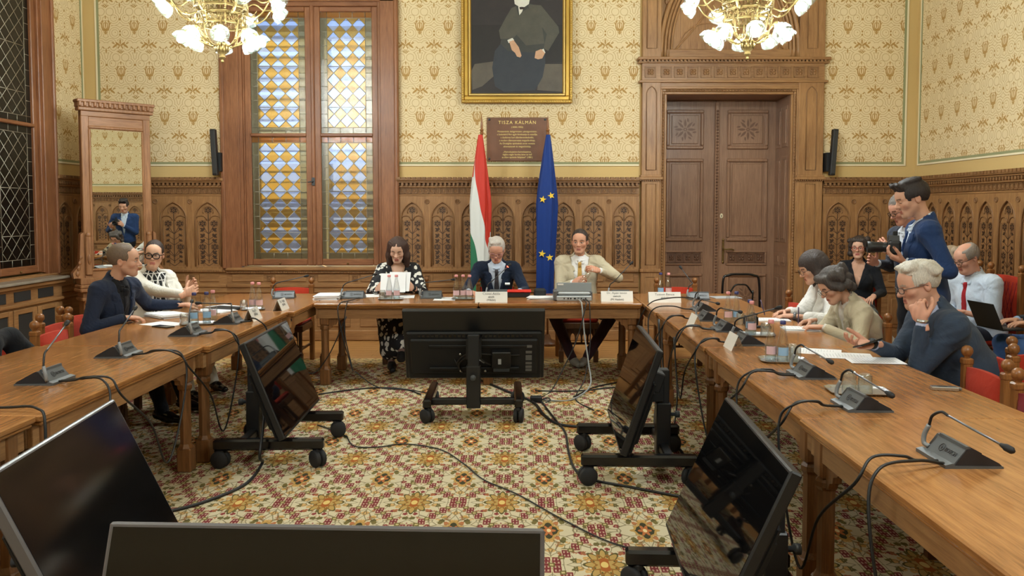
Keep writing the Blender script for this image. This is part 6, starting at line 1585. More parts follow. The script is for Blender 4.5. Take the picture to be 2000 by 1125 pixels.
person('man with glasses standing behind the photographer, head bowed',(3.30,6.85,.95),dg(-80),.14,0,1.02,
  head=dict(yaw=-.1,pitch=.42,style='short',vol=.013,noise=.004,hair=(96,88,82),skin=(206,150,128),glasses=dict(mat=GL_BLK,r=.0022,hw=.024,hh=.016),closed=True,fat=.004),
  arms={'R':dict(to=(3.02,6.95,1.18),dir=(-.7,-.3,.3),palm=(0,-1,0)),'L':dict(to=(3.02,6.72,1.28),dir=(-.5,.2,.7),palm=(0,.8,.3),curl=(.6,.7,.7,.7))},
  top=dict(kind='suit',c=(58,62,74),shirt=(200,204,214)),legs=dict(R=((3.28,6.95,.5),(3.30,6.95,.06)),L=((3.28,6.75,.5),(3.30,6.75,.06)),c=(40,40,46)))
person('curly-haired woman in black with red glasses seated by the back wall',(3.79,9.20,.53),dg(-24),.06,0,1.0,
  head=dict(yaw=-.1,pitch=.02,style='bob',hair=(50,40,36),vol=.012,noise=.004,neckr=.038,skin=(212,166,142),glasses=dict(mat=GL_RED,r=.0024),lip=(178,90,86),w=.95),
  arms={'R':dict(to=(3.62,8.86,.70),dir=(.5,-.5,-.2),palm=(0,0,-1)),'L':dict(to=(3.80,8.82,.70),dir=(-.5,-.5,-.2),palm=(0,0,-1))},
  top=dict(kind='suit',c=(30,31,36),shirt=(210,164,140),collar=False,shirtoff=-.010,button=.24,open=.07),build=dict(sw=.16,bust=.015),
  legs=dict(R=((3.52,8.80,.52),(3.50,8.70,.06)),L=((3.74,8.72,.52),(3.72,8.62,.06)),c=(96,98,96)))
person('woman in a grey jacket seated by the right wall, half hidden',(4.38,8.18,.50),dg(-82),.12,0,.96,
  head=dict(yaw=.1,pitch=.05,style='bob',hair=(150,132,112),vol=.012,neckr=.038,skin=(216,172,150)),arms={'R':dict(to=(3.98,8.28,.68),dir=(-.8,-.3,0)),'L':dict(to=(3.98,8.06,.68),dir=(-.8,.3,0))},
  top=dict(kind='suit',c=(120,120,112),shirt=(226,222,214)),build=dict(sw=.16),legs=dict(R=((3.95,8.28,.5),(3.95,8.28,.06)),L=((3.95,8.08,.5),(3.95,8.08,.06)),c=(60,60,62)))
person('balding man in a white shirt and red tie seated by the right wall',(4.20,7.42,.51),dg(-74),.24,0,1.05,
  head=dict(yaw=-.05,pitch=.34,style='bald',hair=(128,118,110),vol=.010,skin=(212,158,134),glasses=dict(mat=GL_BLK,r=.0022,hw=.024,hh=.015),closed=True,fat=.005,dchin=True),
  arms={'R':dict(to=(3.88,7.45,.74),dir=(-.8,-.2,0),palm=(0,0,-1)),'L':dict(to=(3.86,7.20,.74),dir=(-.8,.2,0),palm=(0,0,-1))},
  top=dict(kind='shirt',name='shirt',c=(206,218,234),fab='cotton',sleeve=.30,arm=1.2,loose=.008,tie=(166,36,44),neck=.058,vee=False),build=dict(sw=.19,fat=.02,belly=.03),
  legs=dict(R=((3.80,7.42,.53),(3.82,7.42,.06)),L=((3.80,7.18,.53),(3.82,7.18,.06)),c=(40,44,56)))
person('person in dark jacket and jeans typing on a laptop, cut off at the right edge',(4.46,6.62,.52),dg(-84),.10,0,1.0,
  head=dict(style='short',hair=(60,50,44)),arms={'R':dict(to=(4.06,6.70,.735),dir=(-1,-.1,-.05),palm=(0,0,-1),curl=(.25,.3,.3,.3)),'L':dict(to=(4.06,6.52,.735),dir=(-1,.1,-.05),palm=(0,0,-1),curl=(.25,.3,.3,.3))},
  top=dict(kind='suit',c=(40,46,56),shirt=(160,186,220)),legs=dict(R=((3.98,6.76,.54),(4.0,6.76,.06)),L=((3.98,6.48,.54),(4.0,6.48,.06)),c=(72,104,160)))
# dark jacket over the chair at the left edge
J=empty('dark_jacket',(-3.19,4.90,0)); tag(J,'black jacket hung over the chair back at the left edge','jacket')
F=Field((-.2,-.4,.3),(.25,.65,1.05),.012); F.cone((.0,-.20,.84),(.0,.20,.84),.055,.055,.0); F.cone((.0,-.2,.80),(.02,-.2,.45),.06,.07,.05); F.cone((.0,.2,.80),(.02,.22,.45),.06,.07,.05); F.cone((0,0,.8),(.02,0,.42),.07,.08,.06); F.cone((.02,.20,.83),(.05,.36,.70),.06,.05,.04); F.cone((.05,.36,.70),(.08,.42,.52),.05,.045,.02)
v,f=F.mesh(); np_mesh('jacket_cloth',[(v,f,0)],[cloth((20,22,28))],J)
# ------------------------------------------------------------------ table-top things
def ground(px,py,z=0.0):
    """room point on the level z that the photograph shows at a pixel (used to measure positions)"""
    c,s=math.cos(PITCH),math.sin(PITCH); u=(px-PPX)/FPX; v=-(py-PPY)/FPX; d=(u,c+v*s,-s+v*c); t=(z-CAMH)/d[2]
    return Vector((d[0]*t,d[1]*t,z))
M['micgrey']=plain('mic_unit_grey',srgb(84,88,91),.42); M['micdark']=plain('mic_unit_black',srgb(36,40,46),.38); M['miclight']=plain('mic_arm_grey',srgb(140,144,147),.35,.2)
def mic_unit_meshes():
    h=.10; d={}
    b=MB(); b.prism([(-.055,.008),(-.012,.066),(.0,.068),(.095,.018),(.105,.008)],-h,h,'yz'); d['wedge_body']=(b,M['micdark'])
    b=MB(); b.prism([(-.085,0),(-.085,.012),(-.060,.018),(-.050,.010),(.108,.008),(.110,0)],-h-.002,h+.002,'yz'); d['base_plate']=(b,M['micgrey'])
    b=MB(); b.prism([(-.058,.012),(-.0165,.064),(-.014,.062),(-.052,.012)],-h*.80,h*.98,'yz'); d['rear_panel']=(b,M['micgrey'])
    b=MB(); b.prism([(-.018,.064),(-.016,.074),(-.006,.074),(.0,.067)],-h*.72,h,'yz'); d['top_ridge']=(b,M['micgrey'])
    b=MB(); b.prism([(.02,.055),(.02,.0605),(.07,.0345),(.07,.030)],-h+.02,h-.06,'yz'); d['button_panel']=(b,M['micdark'])
    b=MB(); b.tube(spline([(-h+.012,-.045,.022),(-h-.006,-.055,.030),(-h-.010,-.052,.060),(-h-.002,-.040,.095)],5),.0085,8); d['mic_bracket']=(b,M['miclight'])
    return {k:v[0].mesh(k,v[1]) for k,v in d.items()}
MICM=mic_unit_meshes()
ME_MT=None
MICS={}
def mic(key,x,y,rz,label,dz=.0,L=.26,sw=.25,lit=False):
    global ME_MT
    R=empty('microphone_unit',(x,y,TZ),rz); tag(R,label,'microphone',group='conference microphone units'); h=.10
    for k,me in MICM.items(): inst(k,me,R)
    if ME_MT is None:
        t=text_obj('maker_mark','⊕ BOSCH',.022,M['ink'],R); ME_MT=t.data
    else: t=inst('maker_mark',ME_MT,R)
    t.location=(.025,-.0385,.0395); t.rotation_euler=(math.atan2(.052,.0415),0,0)
    p0=Vector((-h-.002,-.040,.095)); p1=p0+Vector((.012,.004,.035)); p2=p0+Vector((.045,.018,.058)); dr=Vector((math.cos(sw),math.sin(sw),dz)).normalized(); p3=p2+dr*L
    MB().tube(spline([p0,p1,p2,p2+dr*.03],6),.0052,8).build('gooseneck',M['cord'],R); MB().tube([p2+dr*.02,p3],.0042,8).build('stem',M['grey'] if y<4.3 else M['darkgrey'],R)
    hd=MB(); hd.tube([p3-dr*.008,p3+dr*.004,p3+dr*.012,p3+dr*.034,p3+dr*.042],[.006,.009,.0125,.012,.006],10); hd.build('mic_head',M['rubber'],R)
    if lit: MB().tube([p3-dr*.006,p3-dr*.001],.0105,10).build('light_ring',emit('red_light_ring',(1,.06,.03,1),12),R)
    MICS[key]=(x,y,rz); return R
RT,LT=-PI/2,PI/2
mic('L1',-2.37,4.10,LT,'microphone unit on the left table, nearest to the camera',.45,.26,.1)
mic('L2',-2.36,4.84,LT,'microphone unit on the left table, second from the camera',.40,.26,.1)
mic('L3',-2.28,5.66,LT,'microphone unit on the left table beside the three bottles and tumbler',.25,.22,.3)
mic('L4',-2.20,6.25,LT,'microphone unit behind the nearer name card on the left table',.10,.24,2.4)
mic('L5',-2.30,8.02,.15,'microphone unit on the back left corner table in front of the empty chair',.22,.26,.1)
mic('B1',-1.62,8.02,0,'microphone unit on the back table beside the paper stack',.30,.27,-.1)
mic('B2',-.86,8.02,0,'microphone unit on the back table between two groups of pink-capped bottles',.12,.26,-.1)
mic('B5',-.22,8.15,0,'microphone unit with a lit red ring in front of the grey-haired reader',.9,.22,.2,True)
mic('B3',.98,8.10,0,'microphone unit behind the name card at the right end of the back table',.9,.25,.4)
mic('B4',1.72,7.92,-.05,'microphone unit on the back right corner table beside a name card',.9,.20,2.2)
mic('R1',1.56,7.02,RT,'microphone unit on the right, farthest of that row',-.1,.22,-.2)
mic('R2',1.46,6.42,RT,'microphone unit on the right behind the first tented card',-.02,.22,.3)
mic('R3',1.47,5.86,RT,'microphone unit on the right between two tented cards, farther half',0,.22,.35)
mic('R4',1.45,5.28,RT,'microphone unit on the right just behind the second tented card',.35,.26,.9)
mic('R5',1.50,4.24,RT,'microphone unit on the right beside the loose papers',-.2,.22,.3)
mic('R6',1.48,3.56,RT,'microphone unit on the right in front of the tray of tumblers',-.22,.24,.3)
mic('R7',1.50,2.80,RT,'microphone unit on the right, nearest to the camera',-.22,.25,.35)

# bottles, tumblers, trays
ME_BOT=MB().lathe([(0,.002),(.029,0),(.032,.006),(.032,.095),(.029,.112),(.019,.165),(.0135,.195),(.0125,.212),(.0145,.214),(.0145,.219)],16).mesh('bottle_glass',M['glass'])
M['water']=glassy('water',(.86,.93,.97,1),.05)
ME_WAT=MB().lathe([(0,.004),(.0295,.004),(.0295,.085),(0,.085)],14).mesh('water',M['water'])
ME_CAP={k:MB().lathe([(.0160,.0),(.0165,.004),(.0160,.020),(.013,.022),(0,.022)],14).mesh('cap',M[k]) for k in ('pinkcap','bluecap')}
def label_mesh(mt):
    b=MB(); R_=.0326
    b.grid([[(R_*math.cos(a),R_*math.sin(a),z) for a in [-PI*.85+PI*.7*k/10 for k in range(11)]] for z in (.038,.052,.074,.084)]); return b.mesh('label',M[mt])
ME_LAB={'pinkcap':label_mesh('pinklabel'),'bluecap':label_mesh('bluelabel')}
def bottle(x,y,cap,label,z=TZ,rz=0.0):
    R=empty('water_bottle',(x,y,z),rz); tag(R,label,'bottle',group='glass water bottles on the tables')
    inst('bottle_glass',ME_BOT,R); inst('water',ME_WAT,R); inst('cap',ME_CAP[cap],R,(0,0,.212)); inst('label',ME_LAB[cap],R); return R
ME_TUM=MB().lathe([(0,.006),(.026,.004),(.028,0),(.031,.004),(.034,.085),(.0325,.085),(.029,.010),(0,.010)],18).mesh('tumbler',M['glass'])
def tumbler(x,y,label,z=TZ,up=True):
    o=inst('tumbler',ME_TUM,None,(x,y,z if up else z+.085),(0,0 if up else PI,0)); tag(o,label,'glass',group='drinking glasses on the tables'); return o
def tray(x,y,rz,label,w_=.26,d=.18):
    b=MB(); c=.03; o8=lambda s,z:[((w_/2-(c if k in(1,2,5,6) else 0))*s*(1 if k in(0,1,6,7) else -1)+0,(d/2-(c if k in(0,3,4,7) else 0))*s*(1 if k in(0,1,2,3) else -1),z) for k in (0,1,2,3,4,5,6,7)]
    A,B,C=o8(1,.012),o8(.86,.003),o8(.86,0); n=8
    b.add(A+B+[(p[0]*1.0,p[1],.010) for p in A]+C,[tuple(range(8,16)),tuple(range(31,23,-1))]+[(i,(i+1)%8,(i+1)%8+8,i+8) for i in range(8)]+[(i+16,i+24,(i+1)%8+24,(i+1)%8+16) for i in range(8)]+[(i,i+16,(i+1)%8+16,(i+1)%8) for i in range(8)])
    o=b.build('steel_tray',M['silver'],None,(x,y,TZ),(0,0,rz)); tag(o,label,'tray'); return o
tz=TZ+.004
tray(-2.42,6.18,.2,'steel tray under the bottles on the left table'); bottle(-2.46,6.20,'bluecap','blue-capped bottle on the left tray, nearer the man',tz); bottle(-2.385,6.25,'bluecap','blue-capped bottle on the left tray, nearer the table edge',tz,.5); bottle(-2.40,6.42,'pinkcap','pink-capped bottle behind the two blue-capped ones on the left'); tumbler(-2.50,6.11,'upturned tumbler beside the left bottles',tz,False)
tray(-2.30,7.08,.3,'steel tray at the back left corner table',.2,.16); bottle(-2.31,7.10,'pinkcap','left of the two pink-capped bottles behind the left name cards',tz); bottle(-2.245,7.07,'pinkcap','right of the two pink-capped bottles behind the left name cards',tz,.4); tumbler(-2.36,7.02,'tumbler behind the nearer left name card',tz,False)
tray(-1.24,7.90,0,'steel tray in front of the woman in the patterned dress',.24,.16); bottle(-1.255,7.90,'pinkcap','left bottle on the tray before the patterned-dress woman',tz); bottle(-1.185,7.90,'pinkcap','right bottle on the tray before the patterned-dress woman',tz,.3); tumbler(-1.32,7.90,'upturned tumbler on the tray before the patterned-dress woman',tz,False)
tray(-.545,7.90,0,'steel tray left of the chairman name card',.22,.16); bottle(-.61,7.90,'pinkcap','leftmost of three pink-capped bottles on the back table',tz); bottle(-.545,7.91,'pinkcap','middle of three pink-capped bottles on the back table',tz,.2); bottle(-.482,7.90,'pinkcap','rightmost of three pink-capped bottles on the back table',tz,-.2)
bottle(1.41,8.22,'bluecap','blue-capped bottle behind the name card at the back right corner'); bottle(1.485,8.20,'pinkcap','pink-capped bottle behind the name card at the back right corner')
bottle(1.60,6.30,'pinkcap','pink-capped bottle of the farthest pair on the right table'); bottle(1.67,6.32,'bluecap','blue-capped bottle of the farthest pair on the right table'); tumbler(1.66,6.16,'upturned tumbler beside the farthest bottle pair on the right',TZ,False)
tray(1.63,5.62,-.2,'steel tray in the middle of the right table',.24,.18); bottle(1.59,5.62,'pinkcap','pink-capped bottle of the middle pair on the right table',tz); bottle(1.60,5.70,'bluecap','blue-capped bottle of the middle pair on the right table',tz); tumbler(1.68,5.60,'upturned tumbler beside the middle bottle pair on the right',tz,False)
tray(1.50,4.66,-.15,'steel tray under the nearest bottle pair on the right table',.26,.20); bottle(1.43,4.66,'pinkcap','pink-capped bottle of the nearest pair on the right table',tz); bottle(1.485,4.62,'bluecap','blue-capped bottle of the nearest pair on the right table',tz); tumbler(1.56,4.63,'upturned tumbler beside the nearest bottle pair, in front',tz,False); tumbler(1.57,4.71,'upturned tumbler beside the nearest bottle pair, behind',tz,False)
tray(1.60,3.86,-.1,'empty-looking steel tray with upturned tumblers on the right table',.28,.20); tumbler(1.575,3.90,'tall upturned tumbler at the back of the near right tray',tz,False); tumbler(1.625,3.84,'upturned tumbler at the front of the near right tray',tz,False)
# the bottle in the hands of the man in beige
bh=empty('water_bottle',(.615,8.47,.875)); tag(bh,'small clear bottle held in the hands of the man in the beige jacket','bottle',group='glass water bottles on the tables'); bh.rotation_euler=(.2,.75,0); bh.scale=(.8,.8,.95); inst('bottle_glass',ME_BOT,bh)

# name cards
M['acrylic']=glassy('clear_acrylic',(.95,.96,.96,1),.08)
def card(x,y,rz,lines,label,w_=.30,h=.105,acry=False):
    R=empty('name_card',(x,y,TZ),rz); tag(R,label,'name card'); a=.42; dx=h*math.sin(a); z=h*math.cos(a)
    MB().prism([(-dx,0),(-.001,z),(.001,z),(-dx+.003,0)],-w_/2,w_/2,'yz').build('front_leaf',M['card'],R); MB().prism([(dx,0),(.001,z),(-.001,z),(dx-.003,0)],-w_/2,w_/2,'yz').build('rear_leaf',M['acrylic'] if acry else M['card'],R)
    n=len(lines)
    for i,(t,sz) in enumerate(lines):
        f=.82-.30*i-(0.05 if n<3 else 0); text_obj('lettering',t,sz,M['greyink'] if i==0 else M['ink'],R,(0,-dx*(1-f)-.0016,z*f),(PI/2-a,0,0),ext=.0003)
    return R
card(-.265,7.68,0,[('Csüszi Attila',.032),('elnök',.026),('(TISZA)',.026)],'name card reading elnök in front of the grey-haired reader')
card(.915,7.74,0,[('Dr. Apáti István',.030),('alelnök',.026),('(Mi Hazánk)',.026)],'name card at the right end of the back table with three lines of print')
card(1.35,7.66,0,[('Tuzson Bence',.032),('alelnök',.026)],'name card on the back right corner table with two lines of print')
card(-2.09,6.42,LT,[('Regős',.036),('(TISZA)',.026)],'tented name card on the left table, nearer one',.22)
card(-2.06,7.08,LT,[('Dr. Vajda',.034),('(TISZA)',.026)],'tented name card on the left table, farther one',.22)
card(1.285,6.02,RT,[],'clear-backed tented card on the right table, farther one',.20,.105,True)
card(1.33,5.08,RT,[],'clear-backed blank tented card on the right table, nearer one',.20,.105,True)

# papers, phones and small things
M['palegrey']=plain('pale_print',srgb(170,170,172),.8)
def sheet(x,y,rz,label,n=1,w_=.21,l=.297,z=TZ,th=.0012,mat='paper',name='paper_sheet',lines=0):
    R=empty(name,(x,y,z),rz); tag(R,label,'paper')
    for k in range(n):
        j=MB().bbox(-w_/2,w_/2,-l/2,l/2,k*th*4,k*th*4+(th if n==1 else th*3.2),.0003).build('sheet',M[mat],R); j.rotation_euler=(0,0,(RNG.random()-.5)*(.25 if n>1 else 0)); j.location=((RNG.random()-.5)*.02*(n>1),(RNG.random()-.5)*.02*(n>1),0)
    if lines:
        b=MB(); zt=n*th*4+(.0004 if n>1 else -.0024)
        for k in range(lines): b.box(-w_*.38,w_*(.1+.28*RNG.random()),l*.40-k*l*.8/lines-.0009,l*.40-k*l*.8/lines+.0009,zt,zt+.0003)
        o=b.build('print',M['palegrey'],R); o['kind']='stuff'
    return R
sheet(-2.86,6.62,.9,'pile of papers before the man in navy',6,.21,.30); sheet(-2.60,6.95,1.2,'dark folder with papers between the two people on the left',3,.22,.31); sheet(-2.62,7.30,1.0,'loose sheet in front of the woman in the white blazer',1); sheet(-2.68,6.18,1.1,'sheet beside the dark phone on the left table',1)
sheet(-1.86,7.98,.1,'thick stack of documents at the left end of the back table',9,.23,.31); sheet(-1.50,8.25,.3,'sheet lying behind the left microphone on the back table',1); sheet(-1.15,8.15,.1,'sheet in front of the patterned-dress woman',1,lines=10); sheet(-.26,8.25,0,'sheet read by the grey-haired man',1,.21,.297,lines=10)
sheet(.24,7.98,1.5,'low stack of papers left of the projector',4,.21,.30); sheet(-.72,7.95,0,'sheet half hidden by the bottles on the back table',1)
sheet(1.98,6.40,1.4,'notebook page under the hand of the woman in white',2,.17,.24,lines=9); sheet(2.02,5.90,1.4,'notebook of the woman in the cream jacket',3,.17,.24,lines=9)
sheet(1.80,4.98,1.2,'sheet next to the nearest bottles on the right table',1,lines=14); sheet(1.92,4.82,1.3,'sheet under the phone of the grey-haired man',1,z=TZ+.0016,lines=14); sheet(2.02,4.66,1.45,'front sheet before the grey-haired man',1,z=TZ+.0032,lines=14)
p=sheet(-1.27,8.24,0,'sheet held upright by the woman in the patterned dress',1,.25,.20,TZ+.13); p.rotation_euler=(1.15,0,.05)
p=sheet(-1.21,8.27,0,'second sheet held behind the first by the patterned-dress woman',1,.22,.20,TZ+.14); p.rotation_euler=(1.2,0,-.15)
def slab(name,x,y,z,rz,dim,mat,label,cat,rot=(0,0),front=None):
    R=empty(name,(x,y,z)); R.rotation_euler=(rot[0],rot[1],rz); tag(R,label,cat)
    MB().bbox(-dim[0]/2,dim[0]/2,-dim[1]/2,dim[1]/2,0,dim[2],min(.003,dim[2]*.4)).build('case',M[mat],R)
    if front: MB().box(-dim[0]/2+.003,dim[0]/2-.003,-dim[1]/2+.004,dim[1]/2-.004,dim[2],dim[2]+.0006).build('screen',M[front],R)
    return R
slab('smartphone',-2.62,6.02,TZ,1.1,(.075,.16,.009),'blackgloss','dark phone lying on the left table behind the bottles','phone',front='screen')
slab('smartphone',1.975,4.64,.872,1.9,(.076,.160,.009),'blackgloss','dark phone held by the grey-haired man','phone',rot=(-.20,.30),front='screen')
slab('dark_folder',-2.56,7.12,TZ+.001,1.2,(.22,.30,.014),'blackm','dark folder lying in front of the woman in the white blazer','folder')
slab('tablet',2.02,8.05,TZ,.1,(.27,.19,.008),'lightgrey','grey tablet lying on the back right corner table','tablet')
rec=slab('voice_recorder',2.03,3.90,TZ,1.35,(.045,.12,.018),'silver','silver voice recorder lying near the edge of the right table','recorder'); MB().bbox(-.012,.012,-.075,-.058,.004,.016,.003).build('microphone_capsule',M['grey'],rec); MB().box(-.015,.015,-.01,.03,.018,.0188).build('display',M['blackm'],rec)
bx=empty('red_box',(-.01,8.14,TZ)); tag(bx,'red and black box right of the chairman name card','box'); MB().bbox(-.11,.11,-.07,.07,0,.05,.006).build('case',M['black'],bx); MB().bbox(-.115,.125,-.075,.09,.050,.066,.006).build('red_lid',M['redplastic'],bx)
pc=empty('black_pouch',(.20,8.12,TZ)); tag(pc,'small black cup-shaped pouch right of the red box','pouch'); MB().bbox(-.06,.06,-.05,.05,0,.085,.018).build('case',M['blackm'],pc)
po=empty('black_pouch',(1.72,6.10,TZ)); tag(po,'black pouch among the bottles on the right table','pouch'); MB().bbox(-.05,.05,-.035,.035,0,.075,.012).build('case',M['blackm'],po); MB().tube([(-.03,-.03,.075),(0,-.04,.10),(.04,-.02,.085)],.008,6).build('strap',M['cord'],po)
for (a,b_,lb) in (((1.93,6.45,.80),(1.905,6.49,.92),'purple pen in the hand of the woman in white'),((2.03,5.97,.80),(2.04,6.0,.92),'blue pen in the hand of the woman in the cream jacket')):
    o=MB().tube([a,Vector(a).lerp(Vector(b_),.1),b_],[.001,.005,.005],8).build('pen',plain('pen_purple',srgb(58,36,64),.4)); tag(o,lb,'pen')
o=MB().tube([(1.72,5.95,TZ+.012),(1.82,5.92,TZ+.012)],.010,8).build('marker',M['blackm']); tag(o,'black marker lying near the middle bottles on the right','marker')
# document camera / projector on the back table
pr=empty('projector',(.515,7.84,TZ)); tag(pr,'grey document projector with raised lid on the back table','projector')
MB().bbox(-.165,.165,-.10,.11,.0,.05,.008).build('base',M['lightgrey'],pr); MB().bbox(-.155,.155,-.08,.11,.055,.085,.012).build('roller',M['lightgrey'],pr); MB().bbox(-.195,-.15,-.07,.10,.0,.10,.01).build('side_block',M['grey'],pr); MB().bbox(.145,.175,-.07,.10,.0,.09,.01).build('side_block',M['grey'],pr)
l=MB().bbox(-.165,.165,-.006,.006,.0,.085,.003).build('lid',plain('lid_grey',srgb(136,142,144),.4),pr,(0,-.06,.088)); l.rotation_euler=(-.12,0,0); MB().box(-.155,-.10,-.008,-.006,.06,.075).build('badge',M['card'],l)
for k,(x,wd) in enumerate(((-.10,.010),(-.065,.014),(-.04,.014),(-.005,.02),(.03,.016),(.06,.012),(.10,.014))): MB().box(x,x+wd,-.102,-.099,.018,.032).build('port',M['blackm'],pr)
# photographer's camera, laptop
cm=empty('camera',(2.665,5.86,1.365),dg(-104)); tag(cm,'black camera with a zoom lens held by the photographer','camera')
MB().bbox(-.075,.075,-.035,.035,-.05,.05,.012).build('body',M['black'],cm); MB().bbox(.035,.085,-.05,.03,-.05,.045,.014).build('grip',M['rubber'],cm); MB().prism([(-.03,.05),(.03,.05),(.018,.085),(-.018,.085)],-.04,.03).build('viewfinder_hump',M['black'],cm); MB().bbox(-.012,.012,-.01,.02,.085,.115,.003).build('hot_shoe_adapter',M['blackm'],cm)
MB().lathe([(.034,.0),(.036,.03),(.033,.035),(.038,.05),(.038,.10),(.041,.11),(.041,.145),(.036,.146),(.030,.12),(0,.12)],18,axis='y').xf(Matrix.Translation((0,-.035,0))@Matrix.Diagonal((1,-1,1,1))).build('lens',M['black'],cm)
MB().lathe([(.012,0),(.012,.012),(0,.012)],10).xf(Matrix.Translation((-.05,0,.05))).build('dial',M['grey'],cm)
lpz=empty('laptop',(3.90,6.62,.675),dg(-84)); tag(lpz,'black laptop on the lap of the person at the right edge','laptop')
MB().bbox(-.16,.16,-.11,.11,0,.014,.003).build('keyboard_base',M['blackm'],lpz); s_=MB().bbox(-.16,.16,-.004,.004,0,.22,.003).build('screen_lid',M['blackm'],lpz,(0,-.11,.014)); s_.rotation_euler=(.42,0,0)
MB().box(-.14,.14,-.06,.09,.014,.0155).build('keys',M['darkgrey'],lpz)
lan=MB().tube(spline([(0,.05,.55),(.055,.0,.55),(.05,-.10,.47),(.02,-.145,.33),(0,-.16,.20),(-.02,-.145,.33),(-.05,-.10,.47),(-.055,.0,.55)],5),.006,6)

# ------------------------------------------------------------------ cables
def cable(pts,r,label,mat='cord',name='cable',n=8,group=None):
    o=MB().tube(spline(pts,n),r,6).build(name,M[mat]); tag(o,label,'cable',group=group); return o
def chain(a,b,lab,edge,inward,zl,i):
    """lead from one microphone unit over the table edge, down in a loop and up to the next unit"""
    (x0,y0,_),(x1,y1,_)=MICS[a],MICS[b]; s=inward
    if i%2: y0+=.02; y1+=.02
    pts=[(x0+s*.085,y0-.04,TZ+.012),(x0+s*.17,y0-.06,TZ+.022),((x0+edge)/2+s*.05,y0-.08,TZ+.045),(edge-s*.02,y0-.09,TZ+.035),(edge+s*.04,y0-.06,TZ-.05),(edge+s*.05,y0+(y1-y0)*.22,(TZ+zl)/2-.04),(edge+s*.05,(y0+y1)/2,zl),(edge+s*.05,y1-(y1-y0)*.25,(TZ+zl)/2),(edge+s*.04,y1-.10,TZ-.05),(edge-s*.02,y1-.09,TZ+.035),((x1+edge)/2+s*.05,y1-.09,TZ+.04),(x1+s*.17,y1-.07,TZ+.02),(x1+s*.085,y1-.05,TZ+.012)]
    cable(pts,.0055,lab,name='microphone_cable',group='looped microphone cables')
chain('R6','R7','looped cable between the two nearest right microphone units',1.155,-1,.22,0); chain('R5','R6','looped cable between the tray unit and the unit by the papers on the right',1.16,-1,.30,1); chain('R4','R5','looped cable below the nearest bottles on the right',1.16,-1,.28,0); chain('R3','R4','looped cable below the nearer tented card on the right',1.15,-1,.34,1); chain('R2','R3','looped cable below the farther tented card on the right',1.15,-1,.30,0); chain('R1','R2','looped cable at the far end of the right table',1.14,-1,.40,1)
chain('L2','L1','looped cable between the two nearest left microphone units',-1.99,1,.24,0); chain('L3','L2','looped cable below the middle of the left tables',-1.97,1,.20,1); chain('L4','L3','looped cable beside the left screen',-1.95,1,.32,0)
cable([(-2.28,4.06,TZ+.012),(-2.16,4.02,TZ+.03),(-2.02,3.95,TZ+.04),(-1.96,3.90,TZ-.06),(-1.95,3.70,.45),(-1.96,3.55,.15),(-1.9,3.4,.01)],.0055,'cable dropping from the nearest left microphone unit',name='microphone_cable')
cable([(-2.75,3.55,TZ+.01),(-2.5,3.50,TZ+.012),(-2.2,3.47,TZ+.02),(-2.03,3.42,TZ+.03),(-1.97,3.38,TZ-.05),(-1.95,3.3,.3)],.006,'cable lying across the seam of the nearest left tables',name='microphone_cable')
cable([(1.42,2.72,TZ+.012),(1.30,2.66,TZ+.04),(1.15,2.60,TZ+.03),(1.10,2.55,TZ-.1),(1.12,2.45,.35),(1.2,2.3,.01)],.0055,'cable dropping from the nearest right microphone unit',name='microphone_cable')
cable([(1.70,7.82,TZ+.012),(1.55,7.60,TZ+.05),(1.35,7.45,TZ+.06),(1.17,7.38,TZ+.02),(1.08,7.45,.60),(1.05,7.5,.30),(1.1,7.4,.012)],.0055,'cable crossing in front of the back right name card',name='microphone_cable')
cable([(-1.55,7.93,TZ+.012),(-1.57,7.72,TZ+.015),(-1.59,7.53,TZ-.01),(-1.60,7.49,.50),(-1.52,7.45,.16),(-1.62,7.47,.5),(-1.66,7.50,TZ-.02),(-1.60,7.75,TZ+.01)],.005,'cable looping below the left microphone of the back table',name='microphone_cable')
cable([(-1.58,7.48,.66),(-1.75,7.49,.30),(-1.90,7.45,.14),(-2.0,7.3,.35),(-1.95,7.0,.70)],.005,'cable slung between the back table and the left corner table',name='microphone_cable')
cable([(-1.5,7.44,.16),(-1.3,7.44,.02),(-1.0,7.35,.012),(-.8,7.2,.012)],.005,'cable running over the floor under the back table',name='microphone_cable')
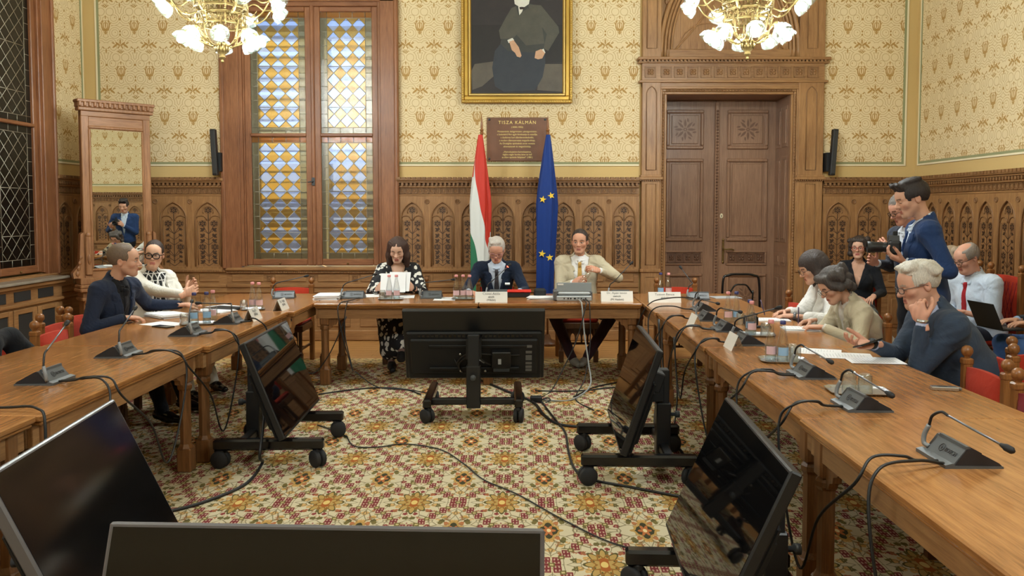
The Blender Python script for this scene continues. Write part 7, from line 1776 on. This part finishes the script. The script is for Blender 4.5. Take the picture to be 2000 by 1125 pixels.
# projector leads
cable([(.55,7.74,TZ+.02),(.56,7.60,TZ+.02),(.57,7.50,TZ-.02),(.59,7.46,.5),(.62,7.36,.25),(.62,7.2,.08),(.45,6.98,.010),(.25,6.95,.010),(.10,7.05,.010)],.007,'grey cable hanging from the projector to the floor','greycord',name='projector_cable')
cable([(.60,7.74,TZ+.02),(.61,7.58,TZ+.015),(.60,7.49,TZ-.03),(.52,7.46,.45),(.40,7.42,.20),(.28,7.3,.012),(.15,7.0,.010)],.0055,'black cable hanging from the projector to the left',name='projector_cable')
cable([(.62,7.74,TZ+.02),(.635,7.58,TZ+.015),(.64,7.49,TZ-.03),(.64,7.45,.40),(.58,7.3,.12),(.48,7.0,.010),(.60,6.6,.010)],.0055,'black cable hanging straight down from the projector',name='projector_cable')
fl_=lambda *ps: [ground(px,py,.008) for px,py in ps]
cable(fl_((676,850),(692,871),(740,873),(790,867),(860,878),(905,905),(945,937),(1010,965),(1100,1015),(1200,1062),(1310,1086)),.0045,'thin black cable snaking diagonally across the carpet',name='floor_cable')
cable([(-1.68,5.35,.45),(-1.62,5.15,.30),(-1.60,5.0,.12)]+fl_((512,905),(480,945),(400,980),(325,1000),(250,1015)),.010,'thick black cable curving from the left screen towards the near left screen',name='floor_cable')
cable(fl_((938,742),(985,762),(1040,785),(1062,810),(1090,828),(1135,834),(1180,836)),.012,'bundle of cables from the central screen to the right screen',name='floor_cable')
cable(fl_((1050,775),(1085,820),(1104,845),(1110,880),(1122,915),(1150,935),(1230,951),(1335,971)),.008,'cable curving round the wheels of the right screen',name='floor_cable')
cable(fl_((622,770),(680,762),(740,757),(790,760),(822,770)),.006,'thin cable arching behind the left screen to the central stand',name='floor_cable')
cable(fl_((1045,763),(1100,764),(1150,762),(1200,757),(1290,762)),.006,'cable lying flat behind the right screen',name='floor_cable')
cable(fl_((1120,775),(1140,765),(1165,755),(1215,745)),.006,'short curl of cable between the projector leads and the right screen',name='floor_cable')
cable(fl_((620,830),(650,840),(676,852)),.005,'short thin cable by the wheel of the left screen',name='floor_cable')
cable([(1.12,6.6,.75),(1.10,6.4,.35),(1.0,6.0,.02)]+fl_((1330,880),(1345,930),(1355,985),(1360,1035)),.009,'tangle of cables under the right tables, thicker strand',name='floor_cable')
cable([(1.13,6.0,.70),(1.12,5.8,.30),(1.05,5.55,.012),(1.10,5.1,.010),(1.25,4.6,.010),(1.3,4.2,.01)],.006,'tangle of cables under the right tables, thinner strand',name='floor_cable')
ad=empty('power_adapter',ground(1047,785,0)); tag(ad,'black power adapter on the carpet beside the central stand','adapter'); MB().bbox(-.05,.05,-.035,.035,0,.05,.008).build('case',M['blackm'],ad); MB().tube(spline([(.05,0,.02),(.10,.02,.03),(.12,-.02,.02),(.08,-.06,.01)],6),.006,6).build('lead',M['cord'],ad)
